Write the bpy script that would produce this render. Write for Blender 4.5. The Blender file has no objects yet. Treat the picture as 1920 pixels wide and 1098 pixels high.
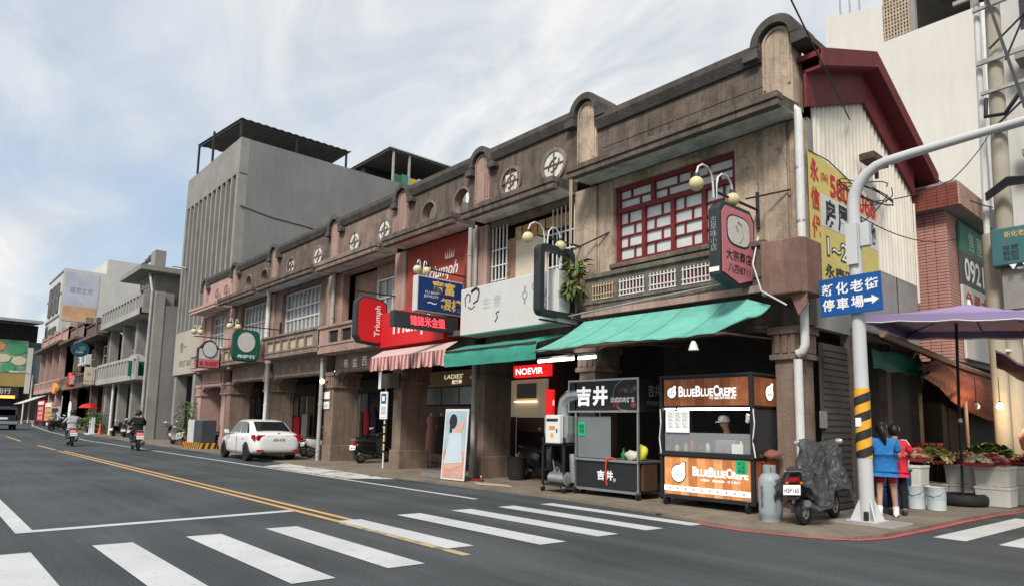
import bpy, bmesh, math, random
from mathutils import Vector, Matrix
random.seed(11)
sc = bpy.context.scene
col = sc.collection
rad = math.radians
F = 11.62                                   # street face of the old shophouse row

# ------------------------------------------------------------------ camera
cd = bpy.data.cameras.new('camera'); cam = bpy.data.objects.new('camera', cd); col.objects.link(cam)
yaw, pitch, roll = 0.840711, 0.1258427, 0.0182908
fw = Vector((-math.sin(yaw)*math.cos(pitch), math.cos(yaw)*math.cos(pitch), math.sin(pitch)))
r0 = Vector((math.cos(yaw), math.sin(yaw), 0)); u0 = r0.cross(fw)
r1 = math.cos(roll)*r0 + math.sin(roll)*u0; u1 = -math.sin(roll)*r0 + math.cos(roll)*u0
M = Matrix(((r1.x, u1.x, -fw.x, 0), (r1.y, u1.y, -fw.y, 0), (r1.z, u1.z, -fw.z, 1.5), (0, 0, 0, 1)))
cam.matrix_world = M
cd.sensor_width = 36; cd.lens = 1260.92*36/1920
cd.shift_x = -14.17/1920; cd.shift_y = 87.74/1920
cd.clip_start = 0.05; cd.clip_end = 3000
sc.camera = cam

# ------------------------------------------------------------------ sky and sun
SUN_EL, SUN_AZ = rad(46), rad(152)          # azimuth clockwise from +y: high, from across the street
w = bpy.data.worlds.new('World'); sc.world = w; w.use_nodes = True
nt = w.node_tree; nt.nodes.clear()
def N(t, tree=None, **k):
    n = (tree or nt).nodes.new(t)
    for a, b in k.items(): setattr(n, a, b)
    return n
out = N('ShaderNodeOutputWorld'); bg = N('ShaderNodeBackground')
sky = N('ShaderNodeTexSky', sky_type='NISHITA', sun_disc=False, sun_elevation=SUN_EL, sun_rotation=SUN_AZ, air_density=1.0, dust_density=2.0, ozone_density=1.2)
tc = N('ShaderNodeTexCoord'); sep = N('ShaderNodeSeparateXYZ'); nt.links.new(tc.outputs['Generated'], sep.inputs[0])
zz = N('ShaderNodeMath', operation='ADD'); zz.inputs[1].default_value = 0.22; nt.links.new(sep.outputs[2], zz.inputs[0])
zm = N('ShaderNodeMath', operation='MAXIMUM'); zm.inputs[1].default_value = 0.05; nt.links.new(zz.outputs[0], zm.inputs[0])
dx = N('ShaderNodeMath', operation='DIVIDE'); dy = N('ShaderNodeMath', operation='DIVIDE')
nt.links.new(sep.outputs[0], dx.inputs[0]); nt.links.new(zm.outputs[0], dx.inputs[1])
nt.links.new(sep.outputs[1], dy.inputs[0]); nt.links.new(zm.outputs[0], dy.inputs[1])
cmb = N('ShaderNodeCombineXYZ'); nt.links.new(dx.outputs[0], cmb.inputs[0]); nt.links.new(dy.outputs[0], cmb.inputs[1])
mp = N('ShaderNodeMapping'); mp.inputs['Rotation'].default_value = (0, 0, rad(28)); mp.inputs['Scale'].default_value = (0.75, 1.5, 1); mp.inputs['Location'].default_value = (3.1, 1.7, 0)
nt.links.new(cmb.outputs[0], mp.inputs[0])
n1 = N('ShaderNodeTexNoise'); n1.inputs['Scale'].default_value = 0.8; n1.inputs['Detail'].default_value = 8; n1.inputs['Roughness'].default_value = 0.5; n1.inputs['Distortion'].default_value = 0.5
n2 = N('ShaderNodeTexNoise'); n2.inputs['Scale'].default_value = 2.3; n2.inputs['Detail'].default_value = 9; n2.inputs['Roughness'].default_value = 0.58; n2.inputs['Distortion'].default_value = 0.9
nt.links.new(mp.outputs[0], n1.inputs['Vector']); nt.links.new(mp.outputs[0], n2.inputs['Vector'])
rp = N('ShaderNodeValToRGB'); rp.color_ramp.elements[0].position = 0.33; rp.color_ramp.elements[1].position = 0.56
nt.links.new(n1.outputs['Fac'], rp.inputs[0])
cr = N('ShaderNodeValToRGB'); cr.color_ramp.elements[0].position = 0.30; cr.color_ramp.elements[1].position = 0.66
cr.color_ramp.elements[0].color = (0.46, 0.51, 0.57, 1); cr.color_ramp.elements[1].color = (0.80, 0.775, 0.74, 1)
nt.links.new(n2.outputs['Fac'], cr.inputs[0])
sk = N('ShaderNodeMixRGB', blend_type='MULTIPLY'); sk.inputs[0].default_value = 1; sk.inputs[2].default_value = (0.13, 0.13, 0.13, 1)
nt.links.new(sky.outputs[0], sk.inputs[1])
pale = N('ShaderNodeMixRGB'); pale.inputs[0].default_value = 0.65; pale.inputs[2].default_value = (0.42, 0.52, 0.65, 1); nt.links.new(sk.outputs[0], pale.inputs[1])
mx = N('ShaderNodeMixRGB'); nt.links.new(rp.outputs[0], mx.inputs[0]); nt.links.new(pale.outputs[0], mx.inputs[1]); nt.links.new(cr.outputs[0], mx.inputs[2])
nt.links.new(mx.outputs[0], bg.inputs[0]); bg.inputs[1].default_value = 0.48
nt.links.new(bg.outputs[0], out.inputs[0])
sl = bpy.data.lights.new('sun', 'SUN'); sl.energy = 1.5; sl.angle = rad(14); sl.color = (1, 0.95, 0.88)
so = bpy.data.objects.new('sun', sl); col.objects.link(so)
sd = Vector((math.sin(SUN_AZ)*math.cos(SUN_EL), math.cos(SUN_AZ)*math.cos(SUN_EL), math.sin(SUN_EL)))
so.rotation_euler = (-sd).to_track_quat('-Z', 'Y').to_euler(); so.location = (0, -10, 40)
vs = sc.view_settings; vs.view_transform = 'Standard'; vs.look = 'None'; vs.exposure = 1.42; vs.gamma = 1.0; vs.use_curve_mapping = False
sc.cycles.max_bounces = 6; sc.cycles.use_denoising = True

# ------------------------------------------------------------------ materials
MATS = {}
def mat(name, c, rough=0.75, var=0.16, scale=2.2, bump=0.25, bscale=40, streak=0.0, dark=(0.03, 0.028, 0.026), metal=0.0, emit=0.0, patch=0.0, patch_c=(0.10, 0.09, 0.08), pscale=0.7, spec=0.3, alpha=1.0, coat=0.0, crack=0.0):
    if name in MATS: return MATS[name]
    m = bpy.data.materials.new(name); m.use_nodes = True; t = m.node_tree; L = t.links
    b = t.nodes['Principled BSDF']
    b.inputs['Roughness'].default_value = rough; b.inputs['Metallic'].default_value = metal; b.inputs['Specular IOR Level'].default_value = spec
    b.inputs['Coat Weight'].default_value = coat; b.inputs['Alpha'].default_value = alpha
    c4 = (*c, 1)
    if var or streak or patch or bump:
        g = N('ShaderNodeNewGeometry', t)
        no = N('ShaderNodeTexNoise', t); no.inputs['Scale'].default_value = scale; no.inputs['Detail'].default_value = 7; no.inputs['Roughness'].default_value = 0.65
        L.new(g.outputs['Position'], no.inputs['Vector'])
        r = N('ShaderNodeValToRGB', t); r.color_ramp.elements[0].position = 0.3; r.color_ramp.elements[1].position = 0.7
        r.color_ramp.elements[0].color = (*[x*(1-var) for x in c], 1); r.color_ramp.elements[1].color = (*[min(1, x*(1+var*0.8)) for x in c], 1)
        L.new(no.outputs['Fac'], r.inputs[0]); cur = r.outputs[0]
        if patch:
            n3 = N('ShaderNodeTexNoise', t); n3.inputs['Scale'].default_value = pscale; n3.inputs['Detail'].default_value = 9; n3.inputs['Roughness'].default_value = 0.7; n3.inputs['Distortion'].default_value = 0.6
            L.new(g.outputs['Position'], n3.inputs['Vector'])
            q = N('ShaderNodeValToRGB', t); q.color_ramp.elements[0].position = 0.47; q.color_ramp.elements[1].position = 0.66
            q.color_ramp.elements[1].color = (patch, patch, patch, 1); L.new(n3.outputs['Fac'], q.inputs[0])
            x = N('ShaderNodeMixRGB', t); x.inputs[2].default_value = (*patch_c, 1); L.new(q.outputs[0], x.inputs[0]); L.new(cur, x.inputs[1]); cur = x.outputs[0]
        if streak:
            mpp = N('ShaderNodeMapping', t); mpp.inputs['Scale'].default_value = (2.2, 2.2, 0.28); L.new(g.outputs['Position'], mpp.inputs[0])
            n4 = N('ShaderNodeTexNoise', t); n4.inputs['Scale'].default_value = 1.6; n4.inputs['Detail'].default_value = 9; n4.inputs['Roughness'].default_value = 0.78; n4.inputs['Distortion'].default_value = 0.35
            L.new(mpp.outputs[0], n4.inputs['Vector'])
            q = N('ShaderNodeValToRGB', t); q.color_ramp.elements[0].position = 0.45; q.color_ramp.elements[1].position = 0.72
            q.color_ramp.elements[1].color = (streak, streak, streak, 1); L.new(n4.outputs['Fac'], q.inputs[0])
            x = N('ShaderNodeMixRGB', t); x.inputs[2].default_value = (*dark, 1); L.new(q.outputs[0], x.inputs[0]); L.new(cur, x.inputs[1]); cur = x.outputs[0]
        if streak >= 0.5:      # thin dark rain drips
            mq = N('ShaderNodeMapping', t); mq.inputs['Scale'].default_value = (11, 11, 0.22); L.new(g.outputs['Position'], mq.inputs[0])
            n6 = N('ShaderNodeTexNoise', t); n6.inputs['Scale'].default_value = 1.0; n6.inputs['Detail'].default_value = 4; L.new(mq.outputs[0], n6.inputs['Vector'])
            q = N('ShaderNodeValToRGB', t); q.color_ramp.elements[0].position = 0.60; q.color_ramp.elements[1].position = 0.74; q.color_ramp.elements[1].color = (0.75, 0.75, 0.75, 1); L.new(n6.outputs['Fac'], q.inputs[0])
            x = N('ShaderNodeMixRGB', t); x.inputs[2].default_value = (*dark, 1); L.new(q.outputs[0], x.inputs[0]); L.new(cur, x.inputs[1]); cur = x.outputs[0]
        if crack:
            nd = N('ShaderNodeTexNoise', t); nd.inputs['Scale'].default_value = 2.5; nd.inputs['Detail'].default_value = 4; L.new(g.outputs['Position'], nd.inputs['Vector'])
            mv = N('ShaderNodeMixRGB', t); mv.inputs[0].default_value = 0.35; L.new(g.outputs['Position'], mv.inputs[1]); L.new(nd.outputs['Color'], mv.inputs[2])
            vo = N('ShaderNodeTexVoronoi', t, feature='DISTANCE_TO_EDGE'); vo.inputs['Scale'].default_value = 0.75; L.new(mv.outputs[0], vo.inputs['Vector'])
            q = N('ShaderNodeValToRGB', t); q.color_ramp.elements[0].position = 0.0015; q.color_ramp.elements[1].position = 0.006; q.color_ramp.elements[0].color = (crack, crack, crack, 1); q.color_ramp.elements[1].color = (0, 0, 0, 1); L.new(vo.outputs['Distance'], q.inputs[0])
            x = N('ShaderNodeMixRGB', t); x.inputs[2].default_value = (*dark, 1); L.new(q.outputs[0], x.inputs[0]); L.new(cur, x.inputs[1]); cur = x.outputs[0]
        L.new(cur, b.inputs['Base Color'])
        if emit: L.new(cur, b.inputs['Emission Color'])
        if bump:
            n5 = N('ShaderNodeTexNoise', t); n5.inputs['Scale'].default_value = bscale; n5.inputs['Detail'].default_value = 5; L.new(g.outputs['Position'], n5.inputs['Vector'])
            bp = N('ShaderNodeBump', t); bp.inputs['Strength'].default_value = bump; bp.inputs['Distance'].default_value = 0.02; L.new(n5.outputs['Fac'], bp.inputs['Height']); L.new(bp.outputs[0], b.inputs['Normal'])
    else:
        b.inputs['Base Color'].default_value = c4
        if emit: b.inputs['Emission Color'].default_value = c4
    b.inputs['Emission Strength'].default_value = emit
    MATS[name] = m; return m
def flat(name, c, rough=0.5, metal=0.0, emit=0.0, spec=0.4, coat=0.0, alpha=1.0):
    return mat(name, c, rough, 0, 1, 0, metal=metal, emit=emit, spec=spec, coat=coat, alpha=alpha)
def paint(name, c, rough=0.45, **k): return mat(name, c, rough, k.pop('var', 0.10), k.pop('scale', 5), k.pop('bump', 0.05), **k)
def glass_mat(name, tint=(0.02, 0.025, 0.03), rough=0.08):
    return flat(name, tint, rough, spec=0.6)
def clear_glass(name, a=0.25, c=(0.6, 0.65, 0.66)):
    if name in MATS: return MATS[name]
    m = bpy.data.materials.new(name); m.use_nodes = True; t = m.node_tree; L = t.links
    b = t.nodes['Principled BSDF']; b.inputs['Base Color'].default_value = (*c, 1); b.inputs['Roughness'].default_value = 0.12; b.inputs['Alpha'].default_value = a
    MATS[name] = m; return m

# ------------------------------------------------------------------ mesh helper
def rotz(a): return Matrix.Rotation(a, 4, 'Z')
def T(x, y, z): return Matrix.Translation((x, y, z))
class MB:
    def __init__(s): s.v = []; s.f = []
    def add(s, vs, fs, M=None):
        n = len(s.v)
        s.v += [tuple(M @ Vector(p)) for p in vs] if M else [tuple(p) for p in vs]
        s.f += [tuple(i+n for i in f) for f in fs]; return s
    def box(s, x0, x1, y0, y1, z0, z1, M=None):
        return s.add([(x0,y0,z0),(x1,y0,z0),(x1,y1,z0),(x0,y1,z0),(x0,y0,z1),(x1,y0,z1),(x1,y1,z1),(x0,y1,z1)],
                     [(0,3,2,1),(4,5,6,7),(0,1,5,4),(1,2,6,5),(2,3,7,6),(3,0,4,7)], M)
    def prism(s, poly, axis, a, b, M=None):
        n = len(poly)
        P = {'y': lambda p, t: (p[0], t, p[1]), 'x': lambda p, t: (t, p[0], p[1]), 'z': lambda p, t: (p[0], p[1], t)}[axis]
        return s.add([P(p, a) for p in poly] + [P(p, b) for p in poly],
                     [tuple(range(n)), tuple(range(2*n-1, n-1, -1))] + [(i, (i+1) % n, n+(i+1) % n, n+i) for i in range(n)], M)
    def tube(s, pts, r, n=8, M=None, cap=True):
        pts = [Vector(p) for p in pts]; rs = r if isinstance(r, (list, tuple)) else [r]*len(pts)
        vs = []; prev = None
        for i, p in enumerate(pts):
            d = (pts[min(i+1, len(pts)-1)] - pts[max(i-1, 0)]).normalized()
            if prev is None:
                a = d.orthogonal().normalized()
            else:
                a = (prev - d*prev.dot(d)); a = a.normalized() if a.length > 1e-6 else d.orthogonal().normalized()
            prev = a; b = d.cross(a)
            vs += [tuple(p + rs[i]*(math.cos(k*2*math.pi/n)*a + math.sin(k*2*math.pi/n)*b)) for k in range(n)]
        fs = [(i*n+k, i*n+(k+1) % n, (i+1)*n+(k+1) % n, (i+1)*n+k) for i in range(len(pts)-1) for k in range(n)]
        if cap: fs += [tuple(range(n-1, -1, -1)), tuple(range((len(pts)-1)*n, len(pts)*n))]
        return s.add(vs, fs, M)
    def lathe(s, prof, n=16, M=None, a0=0, a1=2*math.pi):
        full = abs(a1-a0-2*math.pi) < 1e-6; m = n if full else n+1; vs = []
        for r, z in prof: vs += [(r*math.cos(a0+(a1-a0)*k/n), r*math.sin(a0+(a1-a0)*k/n), z) for k in range(m)]
        fs = [(i*m+k, i*m+(k+1) % m, (i+1)*m+(k+1) % m, (i+1)*m+k) for i in range(len(prof)-1) for k in range(n)]
        if full:
            if prof[0][0] > 1e-6: fs.append(tuple(range(m-1, -1, -1)))
            if prof[-1][0] > 1e-6: fs.append(tuple(range((len(prof)-1)*m, len(prof)*m)))
        return s.add(vs, fs, M)
    def ball(s, c, r, n=12, m=8, sq=(1, 1, 1), M=None):
        pr = [(max(1e-4, math.sin(math.pi*i/m)), -math.cos(math.pi*i/m)) for i in range(m+1)]
        A = T(*c) @ Matrix.Diagonal((r*sq[0], r*sq[1], r*sq[2], 1))
        return s.lathe(pr, n, (M @ A) if M else A)
    def loft(s, secs, cap=True, closed=True, M=None):
        n = len(secs[0]); vs = [p for q in secs for p in q]
        fs = [(i*n+k, i*n+(k+1) % n, (i+1)*n+(k+1) % n, (i+1)*n+k) for i in range(len(secs)-1) for k in range(n if closed else n-1)]
        if cap and closed: fs += [tuple(range(n-1, -1, -1)), tuple(range((len(secs)-1)*n, len(secs)*n))]
        return s.add(vs, fs, M)
    def sheet(s, rows, th=0.0, M=None):
        """grid of points; th gives it thickness along -normal-ish offset in z"""
        n = len(rows[0]); m = len(rows); vs = [tuple(p) for q in rows for p in q]
        fs = [(i*n+k, i*n+k+1, (i+1)*n+k+1, (i+1)*n+k) for i in range(m-1) for k in range(n-1)]
        if th:
            o = len(vs); vs += [(p[0], p[1], p[2]-th) for q in rows for p in q]
            fs += [tuple(o+i for i in reversed(f)) for f in fs]
            rim = [k for k in range(n)] + [i*n+n-1 for i in range(1, m)] + [(m-1)*n+k for k in range(n-2, -1, -1)] + [i*n for i in range(m-2, 0, -1)]
            fs += [(rim[i], rim[(i+1) % len(rim)], o+rim[(i+1) % len(rim)], o+rim[i]) for i in range(len(rim))]
        return s.add(vs, fs, M)
    def arc_band(s, cx, cz, ra, rb, a0, a1, y0, y1, n=14):
        """ring segment in the xz plane, extruded in y"""
        P = [(cx+r*math.cos(a0+(a1-a0)*k/n), cz+r*math.sin(a0+(a1-a0)*k/n)) for r in (ra, rb) for k in range(n+1)]
        vs = [(p[0], y0, p[1]) for p in P] + [(p[0], y1, p[1]) for p in P]; m = n+1; q = 2*m; fs = []
        for k in range(n):
            fs += [(k, k+1, m+k+1, m+k), (q+k, q+m+k, q+m+k+1, q+k+1), (k, q+k, q+k+1, k+1), (m+k, m+k+1, q+m+k+1, q+m+k)]
        if abs(abs(a1-a0)-2*math.pi) > 1e-6: fs += [(0, m, q+m, q), (n, q+n, q+m+n, m+n)]
        return s.add(vs, fs)
    def hole_panel(s, x0, x1, z0, z1, cx, cz, r, y0, y1, n=32):
        """rectangle in xz with a round hole, extruded y0..y1"""
        inn, outp = [], []
        for k in range(n):
            a = 2*math.pi*k/n; c, d = math.cos(a), math.sin(a)
            inn.append((cx+r*c, cz+r*d))
            t = min(((x1-cx)/c if c > 1e-9 else (x0-cx)/c if c < -1e-9 else 1e9), ((z1-cz)/d if d > 1e-9 else (z0-cz)/d if d < -1e-9 else 1e9))
            outp.append((cx+t*c, cz+t*d))
        for cxx, czz in ((x0, z0), (x1, z0), (x1, z1), (x0, z1)):
            k = min(range(n), key=lambda i: (outp[i][0]-cxx)**2+(outp[i][1]-czz)**2); outp[k] = (cxx, czz)
        vs = [(p[0], y, p[1]) for y in (y0, y1) for q in (inn, outp) for p in q]; fs = []
        for k in range(n):
            j = (k+1) % n
            fs += [(k, j, n+j, n+k), (2*n+k, 3*n+k, 3*n+j, 2*n+j), (k, 2*n+k, 2*n+j, j), (n+k, n+j, 3*n+j, 3*n+k)]
        return s.add(vs, fs)
    def build(s, name, m, parent=None, smooth=0, bevel=0.0, label=None, recalc=True):
        me = bpy.data.meshes.new(name)
        off = Vector((0, 0, 0))
        if parent is not None:
            rt = parent
            while rt.parent: rt = rt.parent
            if rt.get('_w'): off = rt.location
        me.from_pydata([(x-off.x, y-off.y, z-off.z) for x, y, z in s.v], [], s.f)
        if recalc:
            bm = bmesh.new(); bm.from_mesh(me); bmesh.ops.recalc_face_normals(bm, faces=bm.faces); bm.to_mesh(me); bm.free()
        if smooth:
            me.shade_smooth(); me.set_sharp_from_angle(angle=rad(smooth))
        if isinstance(m, str): m = MATS[m]
        me.materials.append(m)
        o = bpy.data.objects.new(name, me); col.objects.link(o)
        if parent is not None: o.parent = parent
        if bevel:
            b = o.modifiers.new('b', 'BEVEL'); b.width = bevel; b.segments = 2; b.limit_method = 'ANGLE'; b.angle_limit = rad(40)
        if label: o['label'] = label
        return o
def thing(name, label, cat, loc=(0, 0, 0), rz=0.0, group=None, world=False):
    o = bpy.data.objects.new(name, None); col.objects.link(o); o.location = loc; o.rotation_euler = (0, 0, rz)
    o['label'] = label; o['category'] = cat
    if group: o['group'] = group
    if world: o['_w'] = 1
    o.empty_display_size = 0.2
    return o
def tag(o, label=None, cat=None, group=None, kind=None):
    if label: o['label'] = label
    if cat: o['category'] = cat
    if group: o['group'] = group
    if kind: o['kind'] = kind
    return o
def share(o, parent, name=None, off=(0, 0, 0), M=None):
    """linked copy of a part (same mesh) under parent"""
    c = o.copy(); col.objects.link(c); c.parent = parent
    if name: c.name = name
    if M is not None: c.matrix_local = M
    else: c.location = Vector(o.location) + Vector(off)
    return c
def copy_tree(o, parent=None):
    c = o.copy(); col.objects.link(c); c.parent = parent
    for ch in list(o.children): copy_tree(ch, c)
    return c
# frames for lettering: FY faces the street (-y), FX faces +x, FZ faces up
def FY(x, y, z): return Matrix(((1,0,0,x),(0,0,-1,y),(0,1,0,z),(0,0,0,1)))
def FX(x, y, z): return Matrix(((0,0,1,x),(1,0,0,y),(0,1,0,z),(0,0,0,1)))
_tc = {}
def text(s, h, M, m, parent, w=None, bold=0.0, name='lettering', ex=0.003, sp=1.0, vert=False, shear=0.0):
    """flat lettering, centred on M, cap height about h, squeezed to width w"""
    key = (s, bold, sp, vert, shear)
    if key not in _tc:
        cu = bpy.data.curves.new('t', 'FONT'); cu.body = '\n'.join(s) if vert else s; cu.size = 1; cu.align_x = 'CENTER'
        cu.offset = bold; cu.space_character = sp; cu.shear = shear; cu.resolution_u = 3; cu.space_line = 0.95 if vert else 1
        to = bpy.data.objects.new('t', cu); me = bpy.data.meshes.new_from_object(to)
        bpy.data.objects.remove(to); bpy.data.curves.remove(cu)
        vv = [v.co.copy() for v in me.vertices]; ff = [tuple(p.vertices) for p in me.polygons]; bpy.data.meshes.remove(me)
        x0 = min(v.x for v in vv); x1 = max(v.x for v in vv); y0 = min(v.y for v in vv); y1 = max(v.y for v in vv)
        _tc[key] = ([((v.x-(x0+x1)/2), (v.y-(y0+y1)/2)) for v in vv], ff, x1-x0, y1-y0)
    vv, ff, W, H = _tc[key]
    sy = h/H; sx = (w/W) if w else sy
    b = MB(); b.add([(x*sx, y*sy, ex) for x, y in vv], ff, M)
    return b.build(name, m, parent, recalc=False)
# ================================================================== materials of the place
mat('tan', (0.48, 0.37, 0.275), 0.9, 0.22, 1.4, 0.5, 30, streak=0.7, dark=(0.09, 0.075, 0.06), patch=0.7, patch_c=(0.15, 0.125, 0.10), pscale=1.0, crack=0.55)
mat('brown', (0.150, 0.118, 0.095), 0.92, 0.34, 3.0, 0.8, 26, streak=0.9, dark=(0.03, 0.027, 0.024), patch=0.5, patch_c=(0.06, 0.055, 0.05), pscale=1.2)
mat('brown_light', (0.25, 0.19, 0.152), 0.92, 0.28, 2.0, 0.6, 26, streak=0.7, dark=(0.05, 0.04, 0.035), patch=0.5, patch_c=(0.10, 0.085, 0.07), pscale=1.2)
mat('pink', (0.38, 0.252, 0.212), 0.9, 0.18, 1.6, 0.5, 30, streak=0.55, dark=(0.13, 0.09, 0.075), patch=0.45, patch_c=(0.22, 0.16, 0.13), pscale=1.0, crack=0.7)
mat('pink_clean', (0.43, 0.285, 0.25), 0.88, 0.12, 1.6, 0.4, 30, streak=0.35, dark=(0.2, 0.12, 0.1))
mat('column', (0.215, 0.158, 0.122), 0.9, 0.28, 1.8, 0.6, 24, streak=0.6, dark=(0.05, 0.04, 0.03), patch=0.5, patch_c=(0.26, 0.17, 0.13), pscale=1.5)
mat('coping', (0.092, 0.083, 0.075), 0.95, 0.35, 3.0, 0.7, 24, streak=0.5, dark=(0.02, 0.02, 0.02))
mat('soffit', (0.60, 0.61, 0.58), 0.95, 0.25, 2.0, 0.4, 30, patch=0.6, patch_c=(0.10, 0.10, 0.09), pscale=1.4)
mat('mossy', (0.13, 0.115, 0.095), 0.95, 0.35, 2.5, 0.8, 22, streak=0.7, dark=(0.04, 0.036, 0.03), patch=0.6, patch_c=(0.30, 0.23, 0.17), pscale=1.6)
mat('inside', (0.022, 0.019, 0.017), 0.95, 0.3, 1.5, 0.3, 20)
mat('shutter', (0.06, 0.055, 0.05), 0.7, 0.2, 3, 0.2, 30)
mat('red_wood', (0.16, 0.018, 0.016), 0.55, 0.2, 6, 0.15, 50)
mat('frosted', (0.55, 0.58, 0.58), 0.35, 0.06, 3, 0.0)
mat('white_frame', (0.62, 0.62, 0.60), 0.6, 0.15, 8, 0.1, 50)
mat('dark_glass', (0.03, 0.034, 0.036), 0.12, 0, 1, 0, spec=0.6)
mat('grey_glass', (0.16, 0.18, 0.18), 0.18, 0.25, 1.5, 0, spec=0.6)
mat('white_disc', (0.62, 0.61, 0.57), 0.85, 0.14, 5, 0.3, 40, streak=0.3, dark=(0.3, 0.28, 0.25))
mat('cream_tile', (0.45, 0.37, 0.27), 0.8, 0.25, 5, 0.3, 40, patch=0.4, patch_c=(0.2, 0.15, 0.1), pscale=3)
mat('pipe_white', (0.62, 0.62, 0.60), 0.5, 0.12, 3, 0.05, 40, streak=0.25, dark=(0.3, 0.28, 0.25))
mat('pipe_grey', (0.36, 0.36, 0.34), 0.6, 0.2, 3, 0.1, 40, streak=0.4, dark=(0.13, 0.11, 0.09))
mat('roof_red', (0.15, 0.020, 0.022), 0.6, 0.22, 2, 0.15, 20, streak=0.4, dark=(0.05, 0.01, 0.01))
mat('corrugated', (0.72, 0.67, 0.56), 0.6, 0.10, 1.2, 0.1, 30, streak=0.35, dark=(0.36, 0.28, 0.2))
mat('conc', (0.27, 0.26, 0.24), 0.92, 0.18, 0.9, 0.4, 22, streak=0.3, dark=(0.12, 0.115, 0.11))
mat('conc_dark', (0.20, 0.20, 0.195), 0.92, 0.14, 0.5, 0.4, 18, streak=0.25, dark=(0.08, 0.08, 0.08))
mat('conc_light', (0.52, 0.51, 0.48), 0.9, 0.10, 0.5, 0.3, 18, streak=0.22, dark=(0.30, 0.29, 0.27))
mat('white_wall', (0.64, 0.615, 0.565), 0.9, 0.07, 0.35, 0.25, 16, streak=0.25, dark=(0.42, 0.40, 0.36))
mat('black_metal', (0.022, 0.022, 0.024), 0.5, 0.2, 8, 0.1, 60)
mat('steel', (0.42, 0.42, 0.42), 0.38, 0.12, 6, 0.05, 60, metal=0.8)
mat('rust', (0.10, 0.06, 0.045), 0.8, 0.4, 5, 0.3, 40)
mat('white_plastic', (0.68, 0.68, 0.66), 0.4, 0.05, 5, 0.03)
mat('rubber', (0.018, 0.018, 0.019), 0.75, 0.2, 12, 0.2, 60)
flat('white_print', (0.78, 0.78, 0.76), 0.6); flat('black_print', (0.02, 0.02, 0.02), 0.6); flat('red_print', (0.50, 0.03, 0.03), 0.6)
flat('gold_print', (0.70, 0.50, 0.14), 0.5); flat('grey_print', (0.30, 0.30, 0.30), 0.6)
paint('yellow', (0.72, 0.36, 0.03), 0.55); flat('orange_tape', (0.6, 0.09, 0.02), 0.5)

# ------------------------------------------------------------------ road surface
def asphalt():
    m = bpy.data.materials.new('asphalt'); m.use_nodes = True; t = m.node_tree; L = t.links; b = t.nodes['Principled BSDF']
    g = N('ShaderNodeNewGeometry', t)
    a = N('ShaderNodeTexNoise', t); a.inputs['Scale'].default_value = 0.35; a.inputs['Detail'].default_value = 6; L.new(g.outputs[0], a.inputs['Vector'])
    mpn = N('ShaderNodeMapping', t); mpn.inputs['Scale'].default_value = (0.07, 1.3, 1); L.new(g.outputs[0], mpn.inputs[0])
    ln = N('ShaderNodeTexNoise', t); ln.inputs['Scale'].default_value = 1.0; ln.inputs['Roughness'].default_value = 0.7; ln.inputs['Detail'].default_value = 4; L.new(mpn.outputs[0], ln.inputs['Vector'])
    c = N('ShaderNodeTexNoise', t); c.inputs['Scale'].default_value = 42; c.inputs['Detail'].default_value = 6; c.inputs['Roughness'].default_value = 0.75; L.new(g.outputs[0], c.inputs['Vector'])
    vo = N('ShaderNodeTexVoronoi', t); vo.inputs['Scale'].default_value = 55; L.new(g.outputs[0], vo.inputs['Vector'])
    r = N('ShaderNodeValToRGB', t); r.color_ramp.elements[0].position = 0.40; r.color_ramp.elements[1].position = 0.60
    r.color_ramp.elements[0].color = (0.034, 0.040, 0.043, 1); r.color_ramp.elements[1].color = (0.066, 0.075, 0.079, 1)
    ad = N('ShaderNodeMath', t, operation='ADD'); L.new(a.outputs['Fac'], ad.inputs[0]); L.new(ln.outputs['Fac'], ad.inputs[1])
    hf = N('ShaderNodeMath', t, operation='MULTIPLY'); hf.inputs[1].default_value = 0.5; L.new(ad.outputs[0], hf.inputs[0]); L.new(hf.outputs[0], r.inputs[0])
    r2 = N('ShaderNodeValToRGB', t); r2.color_ramp.elements[0].position = 0.33; r2.color_ramp.elements[1].position = 0.70
    r2.color_ramp.elements[0].color = (0.50, 0.50, 0.50, 1); r2.color_ramp.elements[1].color = (1.6, 1.6, 1.6, 1); L.new(c.outputs['Fac'], r2.inputs[0])
    mm = N('ShaderNodeMixRGB', t, blend_type='MULTIPLY'); mm.inputs[0].default_value = 1.0; L.new(r.outputs[0], mm.inputs[1]); L.new(r2.outputs[0], mm.inputs[2])
    L.new(mm.outputs[0], b.inputs['Base Color']); b.inputs['Roughness'].default_value = 0.82; b.inputs['Specular IOR Level'].default_value = 0.35
    bp = N('ShaderNodeBump', t); bp.inputs['Strength'].default_value = 0.5; bp.inputs['Distance'].default_value = 0.008; L.new(vo.outputs['Distance'], bp.inputs['Height']); L.new(bp.outputs[0], b.inputs['Normal'])
    MATS['asphalt'] = m
asphalt()
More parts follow.
